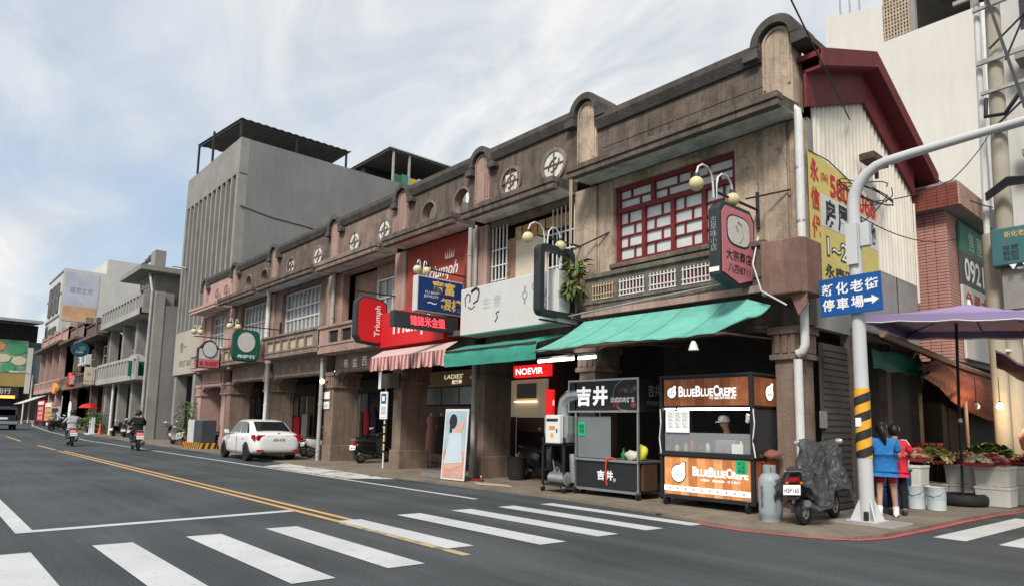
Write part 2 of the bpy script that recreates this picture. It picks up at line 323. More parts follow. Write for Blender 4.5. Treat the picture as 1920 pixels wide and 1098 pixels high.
def worn(name, c, hole=0.55, soft=0.1, under=(0.05, 0.055, 0.057), scale=3.0):
    """paint worn through to the asphalt in patches"""
    m = bpy.data.materials.new(name); m.use_nodes = True; t = m.node_tree; L = t.links; b = t.nodes['Principled BSDF']
    g = N('ShaderNodeNewGeometry', t)
    a = N('ShaderNodeTexNoise', t); a.inputs['Scale'].default_value = scale; a.inputs['Detail'].default_value = 10; a.inputs['Roughness'].default_value = 0.75; L.new(g.outputs[0], a.inputs['Vector'])
    r = N('ShaderNodeValToRGB', t); r.color_ramp.elements[0].position = hole; r.color_ramp.elements[1].position = hole+soft; L.new(a.outputs['Fac'], r.inputs[0])
    a2 = N('ShaderNodeTexNoise', t); a2.inputs['Scale'].default_value = 1.2; a2.inputs['Detail'].default_value = 8; L.new(g.outputs[0], a2.inputs['Vector'])
    r3 = N('ShaderNodeValToRGB', t); r3.color_ramp.elements[0].position = 0.3; r3.color_ramp.elements[1].position = 0.7
    r3.color_ramp.elements[0].color = (*[x*0.82 for x in c], 1); r3.color_ramp.elements[1].color = (*c, 1); L.new(a2.outputs['Fac'], r3.inputs[0])
    mm = N('ShaderNodeMixRGB', t); mm.inputs[2].default_value = (*under, 1); L.new(r.outputs[0], mm.inputs[0]); L.new(r3.outputs[0], mm.inputs[1])
    L.new(mm.outputs[0], b.inputs['Base Color']); b.inputs['Roughness'].default_value = 0.7
    MATS[name] = m
worn('stripe_paint', (0.52, 0.53, 0.53), 0.58, 0.16, scale=9.0)
worn('yellow_paint', (0.60, 0.36, 0.13), 0.60, 0.12); worn('yellow_faded', (0.50, 0.36, 0.20), 0.48, 0.16); worn('red_paint', (0.50, 0.09, 0.08), 0.54, 0.12); worn('white_worn', (0.60, 0.59, 0.55), 0.50, 0.10, (0.16, 0.14, 0.12), 1.6)
def gz(x): return 0.0125*max(0.0, -52-x)           # the street climbs a little in the distance
def strip(mb, pts, wd, z=0.005):
    """flat painted line along pts"""
    P = [Vector((*p, 0)) for p in pts]; L_, R_ = [], []
    for i, p in enumerate(P):
        d = (P[min(i+1, len(P)-1)]-P[max(0, i-1)]).normalized(); n = Vector((-d.y, d.x, 0))*wd/2
        L_.append((p.x+n.x, p.y+n.y, gz(p.x)+z)); R_.append((p.x-n.x, p.y-n.y, gz(p.x)+z))
    return mb.sheet([L_, R_])
b = MB(); xs = [600, 60, 20, 5, -5, -15, -30, -52, -70, -90, -120, -180, -600]; ys = [-600, -60, -20, -5, 0, 5, 10, 20, 60, 600]
b.sheet([[(x, y, gz(max(x, -130))) for y in ys] for x in xs])
road = tag(b.build('road', 'asphalt'), 'dark grey asphalt street with painted markings', kind='structure')
for (y0, y1, xa, xb) in ((0.66, 1.13, -9.34, -6.1), (1.73, 2.15, -9.41, -6.12), (2.77, 3.2, -9.45, -6.17), (3.83, 4.27, -9.52, -6.23), (4.98, 5.36, -9.65, -6.77), (6.08, 6.52, -9.74, -6.3), (7.17, 7.58, -9.72, -6.3), (8.18, 8.56, -9.66, -6.25), (9.15, 9.46, -9.55, -6.13)):
    b = MB().sheet([[(xa, y0, 0.007), (xa+0.03, y1, 0.007)], [(xb-0.03, y0, 0.007), (xb, y1, 0.007)]]); b.build('crosswalk_stripe', 'stripe_paint', road)
strip(MB(), [(-11.0, 1.15), (-11.08, 3.0), (-11.17, 4.92)], 0.21).build('stop_line', 'stripe_paint', road)
strip(MB(), [(-10.9, 1.24), (-20, 1.24), (-60, 1.24)], 0.2, 0.006).build('lane_line', 'stripe_paint', road)
strip(MB(), [(-10.9, 8.66), (-25, 8.64), (-52, 8.66), (-70, 8.9), (-90, 9.9), (-110, 12.0)], 0.13).build('edge_line', 'stripe_paint', road)
strip(MB(), [(-9.45, 5.22), (-36, 5.2)], 0.10).build('centre_line', 'yellow_paint', road)
strip(MB(), [(-9.45, 4.98), (-36, 4.96)], 0.10).build('centre_line', 'yellow_paint', road)
strip(MB(), [(-6.35, 4.93), (-9.45, 4.96)], 0.12, 0.004).build('centre_line', 'yellow_faded', road)
for xa, xb in ((-37.3, -43.2), (-50.5, -58.5), (-66, -74)): strip(MB(), [(xa, 5.05), (xb, 5.05)], 0.12).build('centre_dash', 'yellow_paint', road)
MB().sheet([[(-22.4, 8.8, 0.006), (-23.6, 10.1, 0.006)], [(-16.7, 8.78, 0.006), (-15.9, 9.85, 0.006)]]).build('bay_marking', 'white_worn', road)
strip(MB(), [(-3.22, 11.15), (-3.02, 14.9)], 0.42).build('crosswalk_stripe', 'stripe_paint', road)
strip(MB(), [(-2.42, 11.15), (-2.22, 14.9)], 0.42).build('crosswalk_stripe', 'stripe_paint', road)
edge = [(-130, 12.6), (-90, 11.2), (-67, 10.6), (-40, 10.35), (-26.5, 10.1), (-20.5, 9.95), (-17.6, 9.98), (-12.7, 10.05), (-9.85, 10.1), (-7.8, 9.92), (-6.0, 9.48), (-5.36, 9.43), (-4.78, 9.56), (-4.34, 9.70), (-4.03, 9.95), (-3.86, 10.48), (-3.77, 11.97), (-3.72, 13.45), (-3.62, 15.02), (-3.42, 16.43), (-2.9, 24), (-2.2, 60)]
b = MB()
mat('pavement', (0.20, 0.165, 0.125), 0.93, 0.3, 1.2, 0.6, 18, patch=0.6, patch_c=(0.09, 0.078, 0.064), pscale=0.8)
mat('kerb_stone', (0.17, 0.135, 0.105), 0.93, 0.3, 1.2, 0.6, 18)
b.sheet([[(x, y, gz(x)+0.05) for x, y in edge], [(x-0.4 if x < -6 else x-0.25, y+(0.9 if x < -6 else 0.45), gz(x)+0.062) for x, y in edge], [(x-6 if x > -8 else x, 40, gz(x)+0.066) for x, y in edge]])
b.sheet([[(x, y, gz(x)-0.05) for x, y in edge], [(x, y, gz(x)+0.05) for x, y in edge]])
pav = tag(b.build('pavement', 'pavement'), 'worn brown concrete pavement under the arcade', kind='structure')
strip(MB(), [(-6.3, 9.50), (-6.0, 9.41), (-5.36, 9.36), (-4.76, 9.49), (-4.30, 9.64), (-3.98, 9.91), (-3.80, 10.47), (-3.71, 11.97), (-3.66, 13.45), (-3.56, 15.02), (-3.36, 16.43), (-3.1, 20)], 0.10, 0.008).build('red_line', 'red_paint', road)
# cover slabs and cracks let into the pavement
for x0, x1, y0, y1 in ((-13.4, -12.7, 10.9, 11.5), (-22.6, -21.9, 10.6, 11.2), (-7.3, -6.7, 9.75, 10.15)):
    MB().box(x0, x1, y0, y1, 0.03, 0.069).build('cover_slab', 'kerb_stone', pav, bevel=0.006)

# ------------------------------------------------------------------ the old shophouse row
PC = [-5.72, -10.6, -14.65, -18.85, -23.7, -29.6, -34.6, -39.25]   # pilaster centres, corner first
def medallion(h, cx, style, cz=8.1):
    if style == 'open':
        MB().arc_band(cx, cz, 0.37, 0.43, 0, 2*math.pi, F-0.025, F+0.27, 28).build('round_frame', 'brown_light', h, smooth=30); return
    ring = MB().arc_band(cx, cz, 0.36, 0.45, 0, 2*math.pi, F-0.05, F+0.05, 28).build('round_frame', 'brown_light' if style != 'relief' else 'pink_clean', h, smooth=30)
    if style in ('white', 'half'):
        d = MB()
        if style == 'white': d.prism([(cx+0.37*math.cos(a*math.pi/14), cz+0.37*math.sin(a*math.pi/14)) for a in range(28)], 'y', F-0.022, F+0.05)
        else:
            for a, c in ((-0.16, 0.06), (0.0, 0.10), (0.19, 0.06)): d.box(cx+a-c, cx+a+c, F-0.022, F+0.05, cz-0.30, cz+0.22)
        d.build('plaster_disc', 'white_disc', ring)
    if style == 'relief': MB().prism([(cx+0.37*math.cos(a*math.pi/14), cz+0.37*math.sin(a*math.pi/14)) for a in range(28)], 'y', F-0.012, F+0.05).build('plaster_disc', 'pink_clean', ring)
    m = 'brown' if style != 'relief' else 'pink'
    for q in (0, 1, 2, 3):
        k = MB(); y0, y1 = F-0.045, F-0.02
        if q == 0: k.box(cx-0.37, cx+0.37, y0, y1, cz-0.018, cz+0.018)
        if q == 1: k.box(cx-0.018, cx+0.018, y0-0.002, y1, cz-0.36, cz+0.36)
        if q == 2: k.arc_band(cx+0.10, cz-0.12, 0.27, 0.305, math.pi*0.5, math.pi, y0-0.001, y1, 8)
        if q == 3: k.arc_band(cx-0.10, cz+0.12, 0.27, 0.305, -math.pi*0.5, 0, y0-0.001, y1, 8)
        k.build('tracery_bar', m, ring)
def pilaster_top(h, cx, ztop, face, wide=0.33, corner=False):
    zc = ztop-wide-0.17
    b = MB(); n = 12
    poly = [(cx-wide, 7.42), (cx+wide, 7.42)] + [(cx+wide*math.cos(math.pi*k/n), zc+wide*math.sin(math.pi*k/n)) for k in range(n+1)]
    p = b.prism(poly, 'y', F-0.07, F+0.34).build('arch_pilaster', face, h, bevel=0.008)
    MB().arc_band(cx, zc, wide*0.74, wide*0.88, 0, math.pi, F-0.10, F-0.07, 14).build('arch_moulding', face, p, smooth=30)
    for s in (-1, 1): MB().box(cx+s*wide*0.81-wide*0.07, cx+s*wide*0.81+wide*0.07, F-0.10, F-0.07, 7.9, zc).build('arch_moulding', face, p)
    k = MB(); k.arc_band(cx, zc, wide+0.015, wide+0.17, -0.05, math.pi+0.05, F-0.20, F+0.62, 18)
    for s in (-1, 1): k.prism([(cx+s*(wide+0.03), zc-0.02), (cx+s*(wide+0.16), zc-0.02), (cx+s*(wide+0.34), zc-0.12), (cx+s*(wide+0.34), zc-0.24), (cx+s*(wide+0.03), zc-0.24)], 'y', F-0.19, F+0.61)
    k.build('arch_coping', 'coping', h, smooth=35)
def column(h, cx, wide, depth, m, ytop=3.35):
    c = MB().box(cx-wide/2, cx+wide/2, F, F+depth, 0.62, 2.78).build('column', m, h, bevel=0.02)
    MB().box(cx-wide/2-0.05, cx+wide/2+0.05, F-0.05, F+depth+0.05, 0.0, 0.64).build('plinth', m, c, bevel=0.02)
    MB().box(cx-wide/2-0.07, cx+wide/2+0.07, F-0.07, F+depth+0.07, 2.76, 2.86).build('capital_band', m, c, bevel=0.01)
    MB().box(cx-wide/2-0.03, cx+wide/2+0.03, F-0.03, F+depth+0.03, 2.86, 3.22).build('capital_block', m, c)
    nf = max(3, int(wide/0.16))
    for i in range(nf):
        x = cx-wide/2+(i+0.5)*wide/nf
        MB().box(x-0.045, x+0.045, F-0.065, F-0.03, 2.88, 3.2).build('capital_flute', m, c)
    for i in range(5):
        y = F+(i+0.5)*depth/5
        MB().box(cx+wide/2+0.03, cx+wide/2+0.06, y-0.06, y+0.06, 2.88, 3.2).build('capital_flute', m, c)
    MB().box(cx-wide/2-0.09, cx+wide/2+0.09, F-0.09, F+depth+0.09, 3.22, 3.36).build('capital_band', m, c, bevel=0.01)
    return c
def spandrel(h, xa, xb, m, zb=3.32, zt=4.02, haunch=0.55):
    """beam over the arcade with rounded lower corners"""
    n = 8; L_ = [(xa, zb-haunch*0.6)] + [(xa+haunch-haunch*math.cos(math.pi/2*k/n), zb-haunch*0.6*(1-math.sin(math.pi/2*k/n))) for k in range(1, n+1)]
    R_ = [(xb-(x-xa), z) for x, z in reversed(L_)]
    MB().prism(L_ + R_ + [(xb, zt), (xa, zt)], 'y', F+0.02, F+0.36).build('arcade_beam', m, h, bevel=0.008)
    MB().box(xa+0.12, xb-0.12, F-0.02, F+0.02, zb+0.05, zb+0.11).build('beam_moulding', m, h)
def cornice(h, xa, xb, zb, zt, m, d=0.8):
    c = MB().box(xa, xb, F-d, F-0.002, zb+0.03, zt).build('canopy_slab', m, h); MB().box(xa+0.004, xb-0.004, F-d+0.12, F-0.004, zb+0.02, zb+0.029).build('soffit', 'soffit', c)
    MB().box(xa-0.02, xb+0.02, F-d-0.06, F-d+0.12, zb-0.04, zb+(zt-zb)*0.45).build('canopy_edge', m, c, bevel=0.012)
    MB().box(xa-0.035, xb+0.035, F-d-0.10, F-d+0.12, zb+(zt-zb)*0.45, zt+0.012).build('canopy_edge', m, c, bevel=0.012)
    MB().prism([(F-d+0.1, zt+0.005), (F-d+0.1, zt+0.014), (F-0.004, zt+0.07), (F-0.004, zt+0.005)], 'x', xa, xb).build('canopy_top', m, c)
def parapet(h, xa, xb, zt, m, holes, zb=7.42, zp=9.0):
    if holes:
        xs = [xa] + [(holes[i]+holes[i+1])/2 for i in range(len(holes)-1)] + [xb]; b = MB()
        for i, cx in enumerate(holes): b.hole_panel(xs[i], xs[i+1], zb, zp, cx, 8.1, 0.40, F, F+0.24)
        b.build('parapet_wall', m, h)
    else: MB().box(xa, xb, F, F+0.24, zb, zp).build('parapet_wall', m, h)
    MB().prism([(F-0.06, zp-0.10), (F+0.0, zp-0.10), (F+0.0, zp), (F+0.30, zp), (F+0.30, zt), (F-0.16, zt), (F-0.16, zt-0.14)], 'x', xa, xb).build('coping', 'coping', h, bevel=0.01)
def wall_opening(h, xa, xb, za, zb, ox0, ox1, oz0, oz1, m, y0=F, y1=F+0.28, name='wall'):
    for a in ((xa, ox0, za, zb), (ox1, xb, za, zb), (ox0, ox1, za, oz0), (ox0, ox1, oz1, zb)):
        if a[1]-a[0] > 0.005 and a[3]-a[2] > 0.005: MB().box(a[0], a[1], y0, y1, a[2], a[3]).build(name, m, h)
def grid_window(h, x0, x1, z0, z1, nx, rows, fm, gm, y=F+0.2, bar=0.035, fr=0.07, proud=0.05):
    """window part > frame bars and one pane per light"""
    wn = MB().box(x0, x1, y+0.06, y+0.08, z0, z1).build('window', 'inside', h)
    fb = MB()
    for a in ((x0, x1, z0, z0+fr), (x0, x1, z1-fr, z1), (x0, x0+fr, z0+fr, z1-fr), (x1-fr, x1, z0+fr, z1-fr)): fb.box(a[0], a[1], y-proud, y+0.05, a[2], a[3])
    fb.build('frame', fm, wn)
    zz_ = [z0+fr + (z1-z0-2*fr)*q for q in rows]; iw = (x1-x0-2*fr)/nx
    for i in range(1, nx): MB().box(x0+fr+i*iw-bar/2, x0+fr+i*iw+bar/2, y-proud*0.7, y+0.04, z0+fr, z1-fr).build('glazing_bar', fm, wn)
    for z in zz_[1:-1]: MB().box(x0+fr, x1-fr, y-proud*0.8, y+0.035, z-bar*0.7, z+bar*0.7).build('glazing_bar', fm, wn)
    for i in range(nx):
        for j in range(len(zz_)-1): MB().box(x0+fr+i*iw+0.002, x0+fr+(i+1)*iw-0.002, y+0.012, y+0.02, zz_[j], zz_[j+1]).build('pane', gm, wn)
    return wn
def balcony(h, xa, xb, zb, zt, m, opens, back, d=0.6, oz=(0.30, 0.74)):
    """projecting balcony front: slab, bands, posts, recessed panels"""
    y0, y1 = F-d, F-d+0.16; H = zt-zb; za_, zb_ = zb+H*oz[0], zb+H*oz[1]
    p = MB().box(xa, xb, F-d+0.02, F, zb, zb+0.14).build('balcony', m, h)
    MB().box(xa, xb, y0, y1, zb+0.002, za_).build('balcony_band', m, p, bevel=0.01)
    MB().box(xa, xb, y0, y1, zb_, zt-0.10).build('balcony_band', m, p)
    MB().box(xa-0.02, xb+0.02, y0-0.06, y1+0.04, zt-0.10, zt).build('balcony_rail', m, p, bevel=0.012)
    MB().box(xa-0.01, xb+0.01, y0-0.03, y0, za_-0.09, za_-0.03).build('balcony_moulding', m, p)
    xs_ = [xa] + [q for o in opens for q in o] + [xb]
    for i in range(0, len(xs_), 2): MB().box(xs_[i], xs_[i+1], y0, y1, za_, zb_).build('balcony_post', m, p)
    for o in opens: MB().box(o[0], o[1], y0+0.07, y1-0.02, za_, zb_).build('balcony_panel', back, p)
    for x0, x1 in ((xa, xa+0.14), (xb-0.14, xb)): MB().box(x0, x1, y1, F, zb+0.14, zt-0.11).build('balcony_side', m, p)
    return p
def pipe(h, x, y, z0, z1, r=0.06, m='pipe_white', name='drainpipe'):
    p = MB().tube([(x, y, z0), (x, y, z1)], r, 10).build(name, m, h, smooth=50)
    for z in [z0+0.4+i*1.7 for i in range(int((z1-z0-0.4)/1.7)+1)]: MB().tube([(x, y, z-0.03), (x, y, z+0.03)], r*1.18, 10).build('collar', m, p, smooth=50)
    return p
def house(i, label, par_m, face_m, wall_m, zc, holes, styles, pil_wide=0.33, top=9.42, zt=9.24, coff=-0.36, xcol=None, back_m='inside'):
    xr, xl = PC[i], PC[i+1]
    h = thing('shophouse', label, 'shophouse', ((xl+xr)/2, F, 0), 0, 'old shophouses in the row', world=True)
    ra, rb = xl+pil_wide, xr-pil_wide
    parapet(h, ra, rb, zt, par_m, holes if 'open' in styles else [], zp=zt-0.24)
    for cx, st in zip(holes, styles): medallion(h, cx, st)
    pilaster_top(h, xl, top, face_m, pil_wide)
    cornice(h, xl+0.12, xr+coff, zc[0], zc[1], par_m)
    MB().box(xl-0.34, xl+0.34, F-0.09, F+0.3, 4.02, zc[0]-0.05).build('upper_pilaster', face_m, h, bevel=0.01)
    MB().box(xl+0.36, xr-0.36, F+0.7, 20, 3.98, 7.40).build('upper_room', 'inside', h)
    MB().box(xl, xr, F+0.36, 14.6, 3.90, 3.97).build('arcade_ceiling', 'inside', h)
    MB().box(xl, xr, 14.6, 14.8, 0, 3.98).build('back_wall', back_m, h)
    MB().box(xl, xr, F+0.3, 20, 7.40, 7.52).build('flat_roof', 'coping', h)
    return h, xl, xr
# ================================================================== house 1: corner house
h, xl, xr = house(0, 'tan corner shophouse with dark red lattice window and tin gable side wall', 'brown', 'tan', 'tan', (7.2, 7.4), [], [], pil_wide=0.31, top=9.55, zt=8.88, coff=0.34, back_m='shutter')
corner = h
for k in range(12):
    MB().box(-10.15+k*0.345, -9.825+k*0.345, F-0.014, F, 7.75, 8.04).build('relief_tile', 'brown', h)
    MB().box(-10.15+k*0.345, -9.825+k*0.345, F-0.014, F, 8.06, 8.35).build('relief_tile', 'brown', h)
pilaster_top(h, -5.74, 9.30, 'tan', 0.30)
MB().box(-5.36, -5.345, F-0.2, F+0.5, 7.45, 8.7)
wall_opening(h, xl+0.34, -5.36, 4.0, 7.2, -9.78, -6.70, 5.16, 6.98, 'tan')
MB().box(-6.08, -5.62, F-0.07, F, 4.86, 7.18).build('upper_pilaster', 'tan', h, bevel=0.01)
MB().box(-10.26, -9.80, F-0.03, F, 4.86, 7.18).build('upper_pilaster', 'tan', h, bevel=0.01)
MB().box(-9.85, -6.63, F-0.10, F+0.1, 5.06, 5.16).build('window_sill', 'mossy', h, bevel=0.01)
wn = MB().box(-9.78, -6.70, F+0.24, F+0.26, 5.16, 6.98).build('window', 'inside', h)
y0 = F+0.10
def wbar(x0, x1, z0, z1, p=0.0): MB().box(x0, x1, y0-p, y0+0.08, z0, z1).build('window_bar', 'red_wood', wn)
for z0, z1 in ((5.16, 5.26), (6.88, 6.98), (6.36, 6.47)): wbar(-9.78, -6.70, z0, z1, 0.03)
cw = (9.78-6.70)/4
for i in range(5): wbar(-9.78+i*cw-(0.0 if i == 0 else 0.1 if i == 4 else 0.05), -9.78+i*cw+(0.1 if i == 0 else 0 if i == 4 else 0.05), 5.26, 6.36, 0.02)
def lattice(xa, xb, za, zb, nr, flip):
    rh = (zb-za)/nr; ww = xb-xa; t = 0.018
    for r in range(nr):
        s = xa+ww*(0.36 if (r+flip) % 2 else 0.64); z = za+r*rh
        if r: MB().box(xa, xb, y0+0.01, y0+0.06, z-t, z+t).build('window_bar', 'red_wood', wn)
        MB().box(s-t, s+t, y0+0.012, y0+0.06, z+t, z+rh-t).build('window_bar', 'red_wood', wn)
        for a, c in ((xa, s), (s, xb)): MB().box(a+0.003, c-0.003, y0+0.055, y0+0.065, z+0.003, z+rh-0.003).build('pane', 'frosted', wn)
for i in range(4): lattice(-9.78+i*cw+(0.1 if i == 0 else 0.05), -9.78+(i+1)*cw-(0.1 if i == 3 else 0.05), 5.26, 6.36, 4, i)
for i in range(3):
    a = -9.78+i*3.08/3; wbar(a-(0 if i == 0 else 0.05), a+(0.1 if i == 0 else 0.05), 6.47, 6.88, 0.02)
    lattice(a+(0.1 if i == 0 else 0.05), a+3.08/3-(0.1 if i == 2 else 0.05), 6.47, 6.88, 2, i)
wbar(-6.80, -6.70, 6.47, 6.88, 0.02)
ops = [(-9.96, -9.40), (-9.18, -8.56), (-8.38, -7.77), (-7.58, -6.98)]
mat('red_brick_back', (0.17, 0.02, 0.02), 0.7, 0.2, 6, 0.2)
bl = balcony(h, -10.22, -5.86, 3.95, 4.88, 'mossy', ops, 'red_brick_back', d=0.5, oz=(0.38, 0.74))
for j, o in enumerate(ops):
    gr = MB()
    z0, z1 = 3.95+0.93*0.36, 3.95+0.93*0.76
    for k in range(8):
        x = o[0]+(o[1]-o[0])*k/7; MB().box(x-0.011, x+0.011, F-0.53, F-0.51, z0, z1).build('grille_bar', 'cream_tile' if j == 0 else 'white_frame', bl)
    for z in (z0+0.02, z0+0.12, z1-0.06): MB().box(o[0]-0.03, o[1]+0.03, F-0.537, F-0.517, z-0.011, z+0.011).build('grille_bar', 'cream_tile' if j == 0 else 'white_frame', bl)
MB().box(-10.3, -5.86, F-0.56, F-0.502, 3.93, 4.06).build('balcony_band', 'pink', bl, bevel=0.01)
# rusty tin box closing the balcony end round the corner
mat('tin_pink', (0.21, 0.125, 0.10), 0.85, 0.35, 1.6, 0.4, 18, streak=0.7, dark=(0.07, 0.045, 0.035))
MB().loft([[(x, y, z) for x, y in ((-5.86, F-0.68), (-5.18, F-0.62), (-5.10, F-0.5), (-5.10, F+0.1), (-5.86, F+0.1))] for z in (3.82, 4.2, 4.66, 4.80)]).build('tin_box', 'tin_pink', h, bevel=0.03)
MB().prism([(-5.42, 3.84), (-5.12, 3.84), (-5.14, 3.62), (-5.28, 3.45), (-5.34, 3.62)], 'y', F-0.5, F-0.47).build('hanging_flap', 'tin_pink', h)
# white drainpipe at the corner
p = MB().tube([(-5.55, F-0.12, 7.34), (-5.42, F-0.12, 7.36), (-5.36, F-0.12, 7.28), (-5.34, F-0.12, 7.1), (-5.36, F-0.12, 3.0), (-5.40, F-0.12, 2.88), (-5.50, F-0.12, 2.84)], 0.075, 12).build('drainpipe', 'pipe_white', h, smooth=50)
MB().tube([(-5.50, F-0.12, 0.05), (-5.50, F-0.12, 2.74)], 0.075, 12).build('drainpipe', 'pipe_white', h, smooth=50)
for z in (6.2, 5.2, 3.7): MB().tube([(-5.355, F-0.12, z-0.02), (-5.355, F-0.12, z+0.02)], 0.083, 12).build('pipe_clip', 'steel', p)
column(h, xl, 0.5, 0.8, 'column'); column(h, -5.76, 0.46, 0.55, 'column')
spandrel(h, xl+0.25, -5.98, 'brown', haunch=0.4)
MB().box(-5.98, -5.35, F+0.02, F+0.36, 3.37, 4.0).build('arcade_beam', 'brown', h)
# roller shutters along the back of the arcade and at the side
for k in range(24): MB().box(-10.3, -6.3, 14.55, 14.6, 0.25+k*0.115, 0.25+k*0.115+0.085).build('shutter_slat', 'shutter', h)
MB().box(-5.44, -5.40, F+0.56, 13.35, 0, 3.1).build('side_shutter', 'shutter', h)
for k in range(26): MB().box(-5.40, -5.375, F+0.62, 13.3, 0.1+k*0.115, 0.1+k*0.115+0.085).build('shutter_slat', 'shutter', h)
MB().box(-5.372, -5.366, 11.98, 12.28, 1.55, 1.85).build('paper_notice', flat('notice', (0.16, 0.16, 0.17)), h)
# side: concrete band, corrugated tin gable, red gable roof
MB().box(-5.50, -5.352, F+0.3, 17.28, 3.35, 4.92).build('side_wall', 'conc', h)
MB().box(-5.35, -5.335, 16.0, 16.03, 3.6, 4.9).build('wall_joint', 'rust', h)
MB().box(-5.50, -5.36, F+0.28, F+0.5, 4.92, 7.3).build('side_wall', 'conc', h)
def roof_z(y): return 8.42+(y-11.7)*(9.45-8.42)/(14.45-11.7) if y < 14.45 else 9.45-(y-14.45)*(9.45-7.75)/(18.0-14.45)
rows = []
ny = 150; ya, yb = F+0.42, 17.3
rows = [[(-5.36+0.028*math.sin((ya+(yb-ya)*k/ny)*2*math.pi/0.19), ya+(yb-ya)*k/ny, z if z else roof_z(ya+(yb-ya)*k/ny)-0.25) for k in range(ny+1)] for z in (4.90, 0)]
MB().sheet(rows).build('corrugated_wall', 'corrugated', h, smooth=60)
ys_ = [11.72, 14.45, 18.05]
def slope_band(x0, x1, dz0, dz1, ya, yb):
    return MB().loft([[(x0, y, roof_z(y)+dz0), (x1, y, roof_z(y)+dz0), (x1, y, roof_z(y)+dz1), (x0, y, roof_z(y)+dz1)] for y in (ya, yb)])
for ya, yb in ((11.72, 14.45), (14.45, 18.05)):
    slope_band(-10.4, -4.98, -0.10, 0.0, ya, yb).build('roof_sheet', 'roof_red', h)
    slope_band(-5.02, -4.96, -0.34, 0.02, ya, yb).build('fascia_board', 'roof_red', h, bevel=0.01)
    slope_band(-5.32, -5.0, -0.36, -0.30, ya, yb).build('eave_soffit', 'roof_red', h)
    slope_band(-5.33, -5.27, -1.02, -0.30, ya+(0.0 if ya < 14 else 0), yb-(0 if yb < 15 else 0.75)).build('fascia_board', 'roof_red', h, bevel=0.01)
MB().box(-10.4, -4.97, 18.0, 18.06, 7.40, 7.73).build('fascia_board', 'roof_red', h)
MB().box(-5.34, -5.30, 17.30, 17.34, 4.5, 6.9).build('corner_flashing', 'corrugated', h)
MB().box(-10.4, -5.50, 17.16, 17.30, 0, 7.2).build('rear_wall', 'conc', h)
MB().box(-10.4, -5.7, F+0.9, 17.1, 3.99, 7.3).build('upper_room', 'inside', h)
# dark ground floor of the side street, with a few doors and posts
MB().box(-6.6, -6.5, 13.4, 17.2, 0.05, 3.4).build('side_back_wall', 'inside', h)
for y in (13.45, 15.3, 17.15): MB().box(-5.52, -5.36, y-0.12, y+0.12, 0.05, 3.4).build('side_post', 'brown', h)
# rope hanging beside the pilaster
for dx_ in (0, 0.05): MB().tube([(-10.36-dx_, F-0.82, 7.2), (-10.36-dx_, F-0.82, 5.6)], 0.014, 6).build('hanging_rope', mat('rope', (0.45, 0.36, 0.2), 0.9), h)

# ================================================================== house 2: barred window, jeweller
h, xl, xr = house(1, 'brown shophouse with white window bars above the blank white shop sign', 'brown', 'pink', 'brown', (7.12, 7.36), [-13.44, -11.76], ['half', 'white'])
wall_opening(h, xl+0.34, xr-0.34, 4.0, 7.12, -14.30, -11.0, 5.0, 6.98, 'brown_light')
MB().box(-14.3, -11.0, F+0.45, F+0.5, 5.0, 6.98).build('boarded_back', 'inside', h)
MB().box(-13.48, -12.25, F+0.25, F+0.3, 5.0, 6.55).build('white_board', mat('board_cream', (0.60, 0.53, 0.42), 0.8, 0.1, 3, 0.1), h)
MB().box(-13.9, -13.5, F+0.26, F+0.31, 5.0, 6.6).build('brown_board', mat('board_brown', (0.32, 0.2, 0.13), 0.8, 0.15, 3, 0.1), h)
mat('old_paper', (0.5, 0.28, 0.12), 0.85, 0.5, 5, 0.1, patch=0.7, patch_c=(0.6, 0.5, 0.35), pscale=4)
for k in range(7): MB().box(-13.45+k*0.3, -13.45+k*0.3+0.26, F+0.2, F+0.21, 6.52+0.05*math.sin(k*2), 6.85).build('faded_poster', 'old_paper', h)
for k in range(22):
    x = -14.25+k*0.15
    if -13.6 < x < -11.95: continue
    MB().box(x-0.014, x+0.014, F+0.05, F+0.08, 5.0, 6.97).build('window_bar', 'white_frame', h)
for z in (5.45, 5.85, 6.3):
    for a, c in ((-14.28, -13.6), (-11.97, -11.02)): MB().box(a, c, F+0.04, F+0.07, z-0.016, z+0.016).build('window_bar', 'white_frame', h)
column(h, xl, 0.5, 1.0, 'column'); spandrel(h, xl+0.25, xr-0.25, 'brown')
MB().box(xl, xr, F-0.5, F, 3.95, 4.1).build('balcony_slab', 'mossy', h)
pipe(h, -14.62, F-0.18, 0.05, 3.25, 0.065, 'pipe_grey'); pipe(h, -15.02, F-0.14, 4.2, 7.1, 0.07, 'pipe_grey'); pipe(h, -14.72, F-0.16, 4.2, 7.1, 0.05, 'pipe_grey')

# ================================================================== house 3: red panel
h, xl, xr = house(2, 'brown shophouse with open round holes and a painted red upper wall', 'brown', 'pink', 'brown', (7.14, 7.4), [-17.42, -15.68], ['open', 'open'])
mat('red_panel', (0.30, 0.055, 0.035), 0.8, 0.25, 1.2, 0.2, streak=0.4, dark=(0.13, 0.04, 0.03))
MB().box(xl+0.34, xr-0.34, F, F+0.2, 4.0, 7.12).build('wall', 'brown', h)
pn = MB().box(xl+0.42, xr-0.35, F-0.06, F-0.01, 4.1, 7.1).build('red_wall_panel', 'red_panel', h)
text('Triumph', 0.52, FY(-16.55, F-0.066, 6.05), MATS['white_print'], h, w=1.75, bold=0.012, shear=0.35)
cw_ = MB()
for a in range(5): cw_.prism([(-16.35+a*0.09, 6.42), (-16.27+a*0.09, 6.42), (-16.36+a*0.115, 6.66+0.05*(a == 2))], 'y', F-0.066, F-0.062)
cw_.build('crown_emblem', 'white_print', h)
column(h, xl, 0.5, 1.0, 'column'); spandrel(h, xl+0.25, xr-0.25, 'brown')
MB().box(xl, xr, F-0.5, F, 3.95, 4.1).build('balcony_slab', 'brown', h)

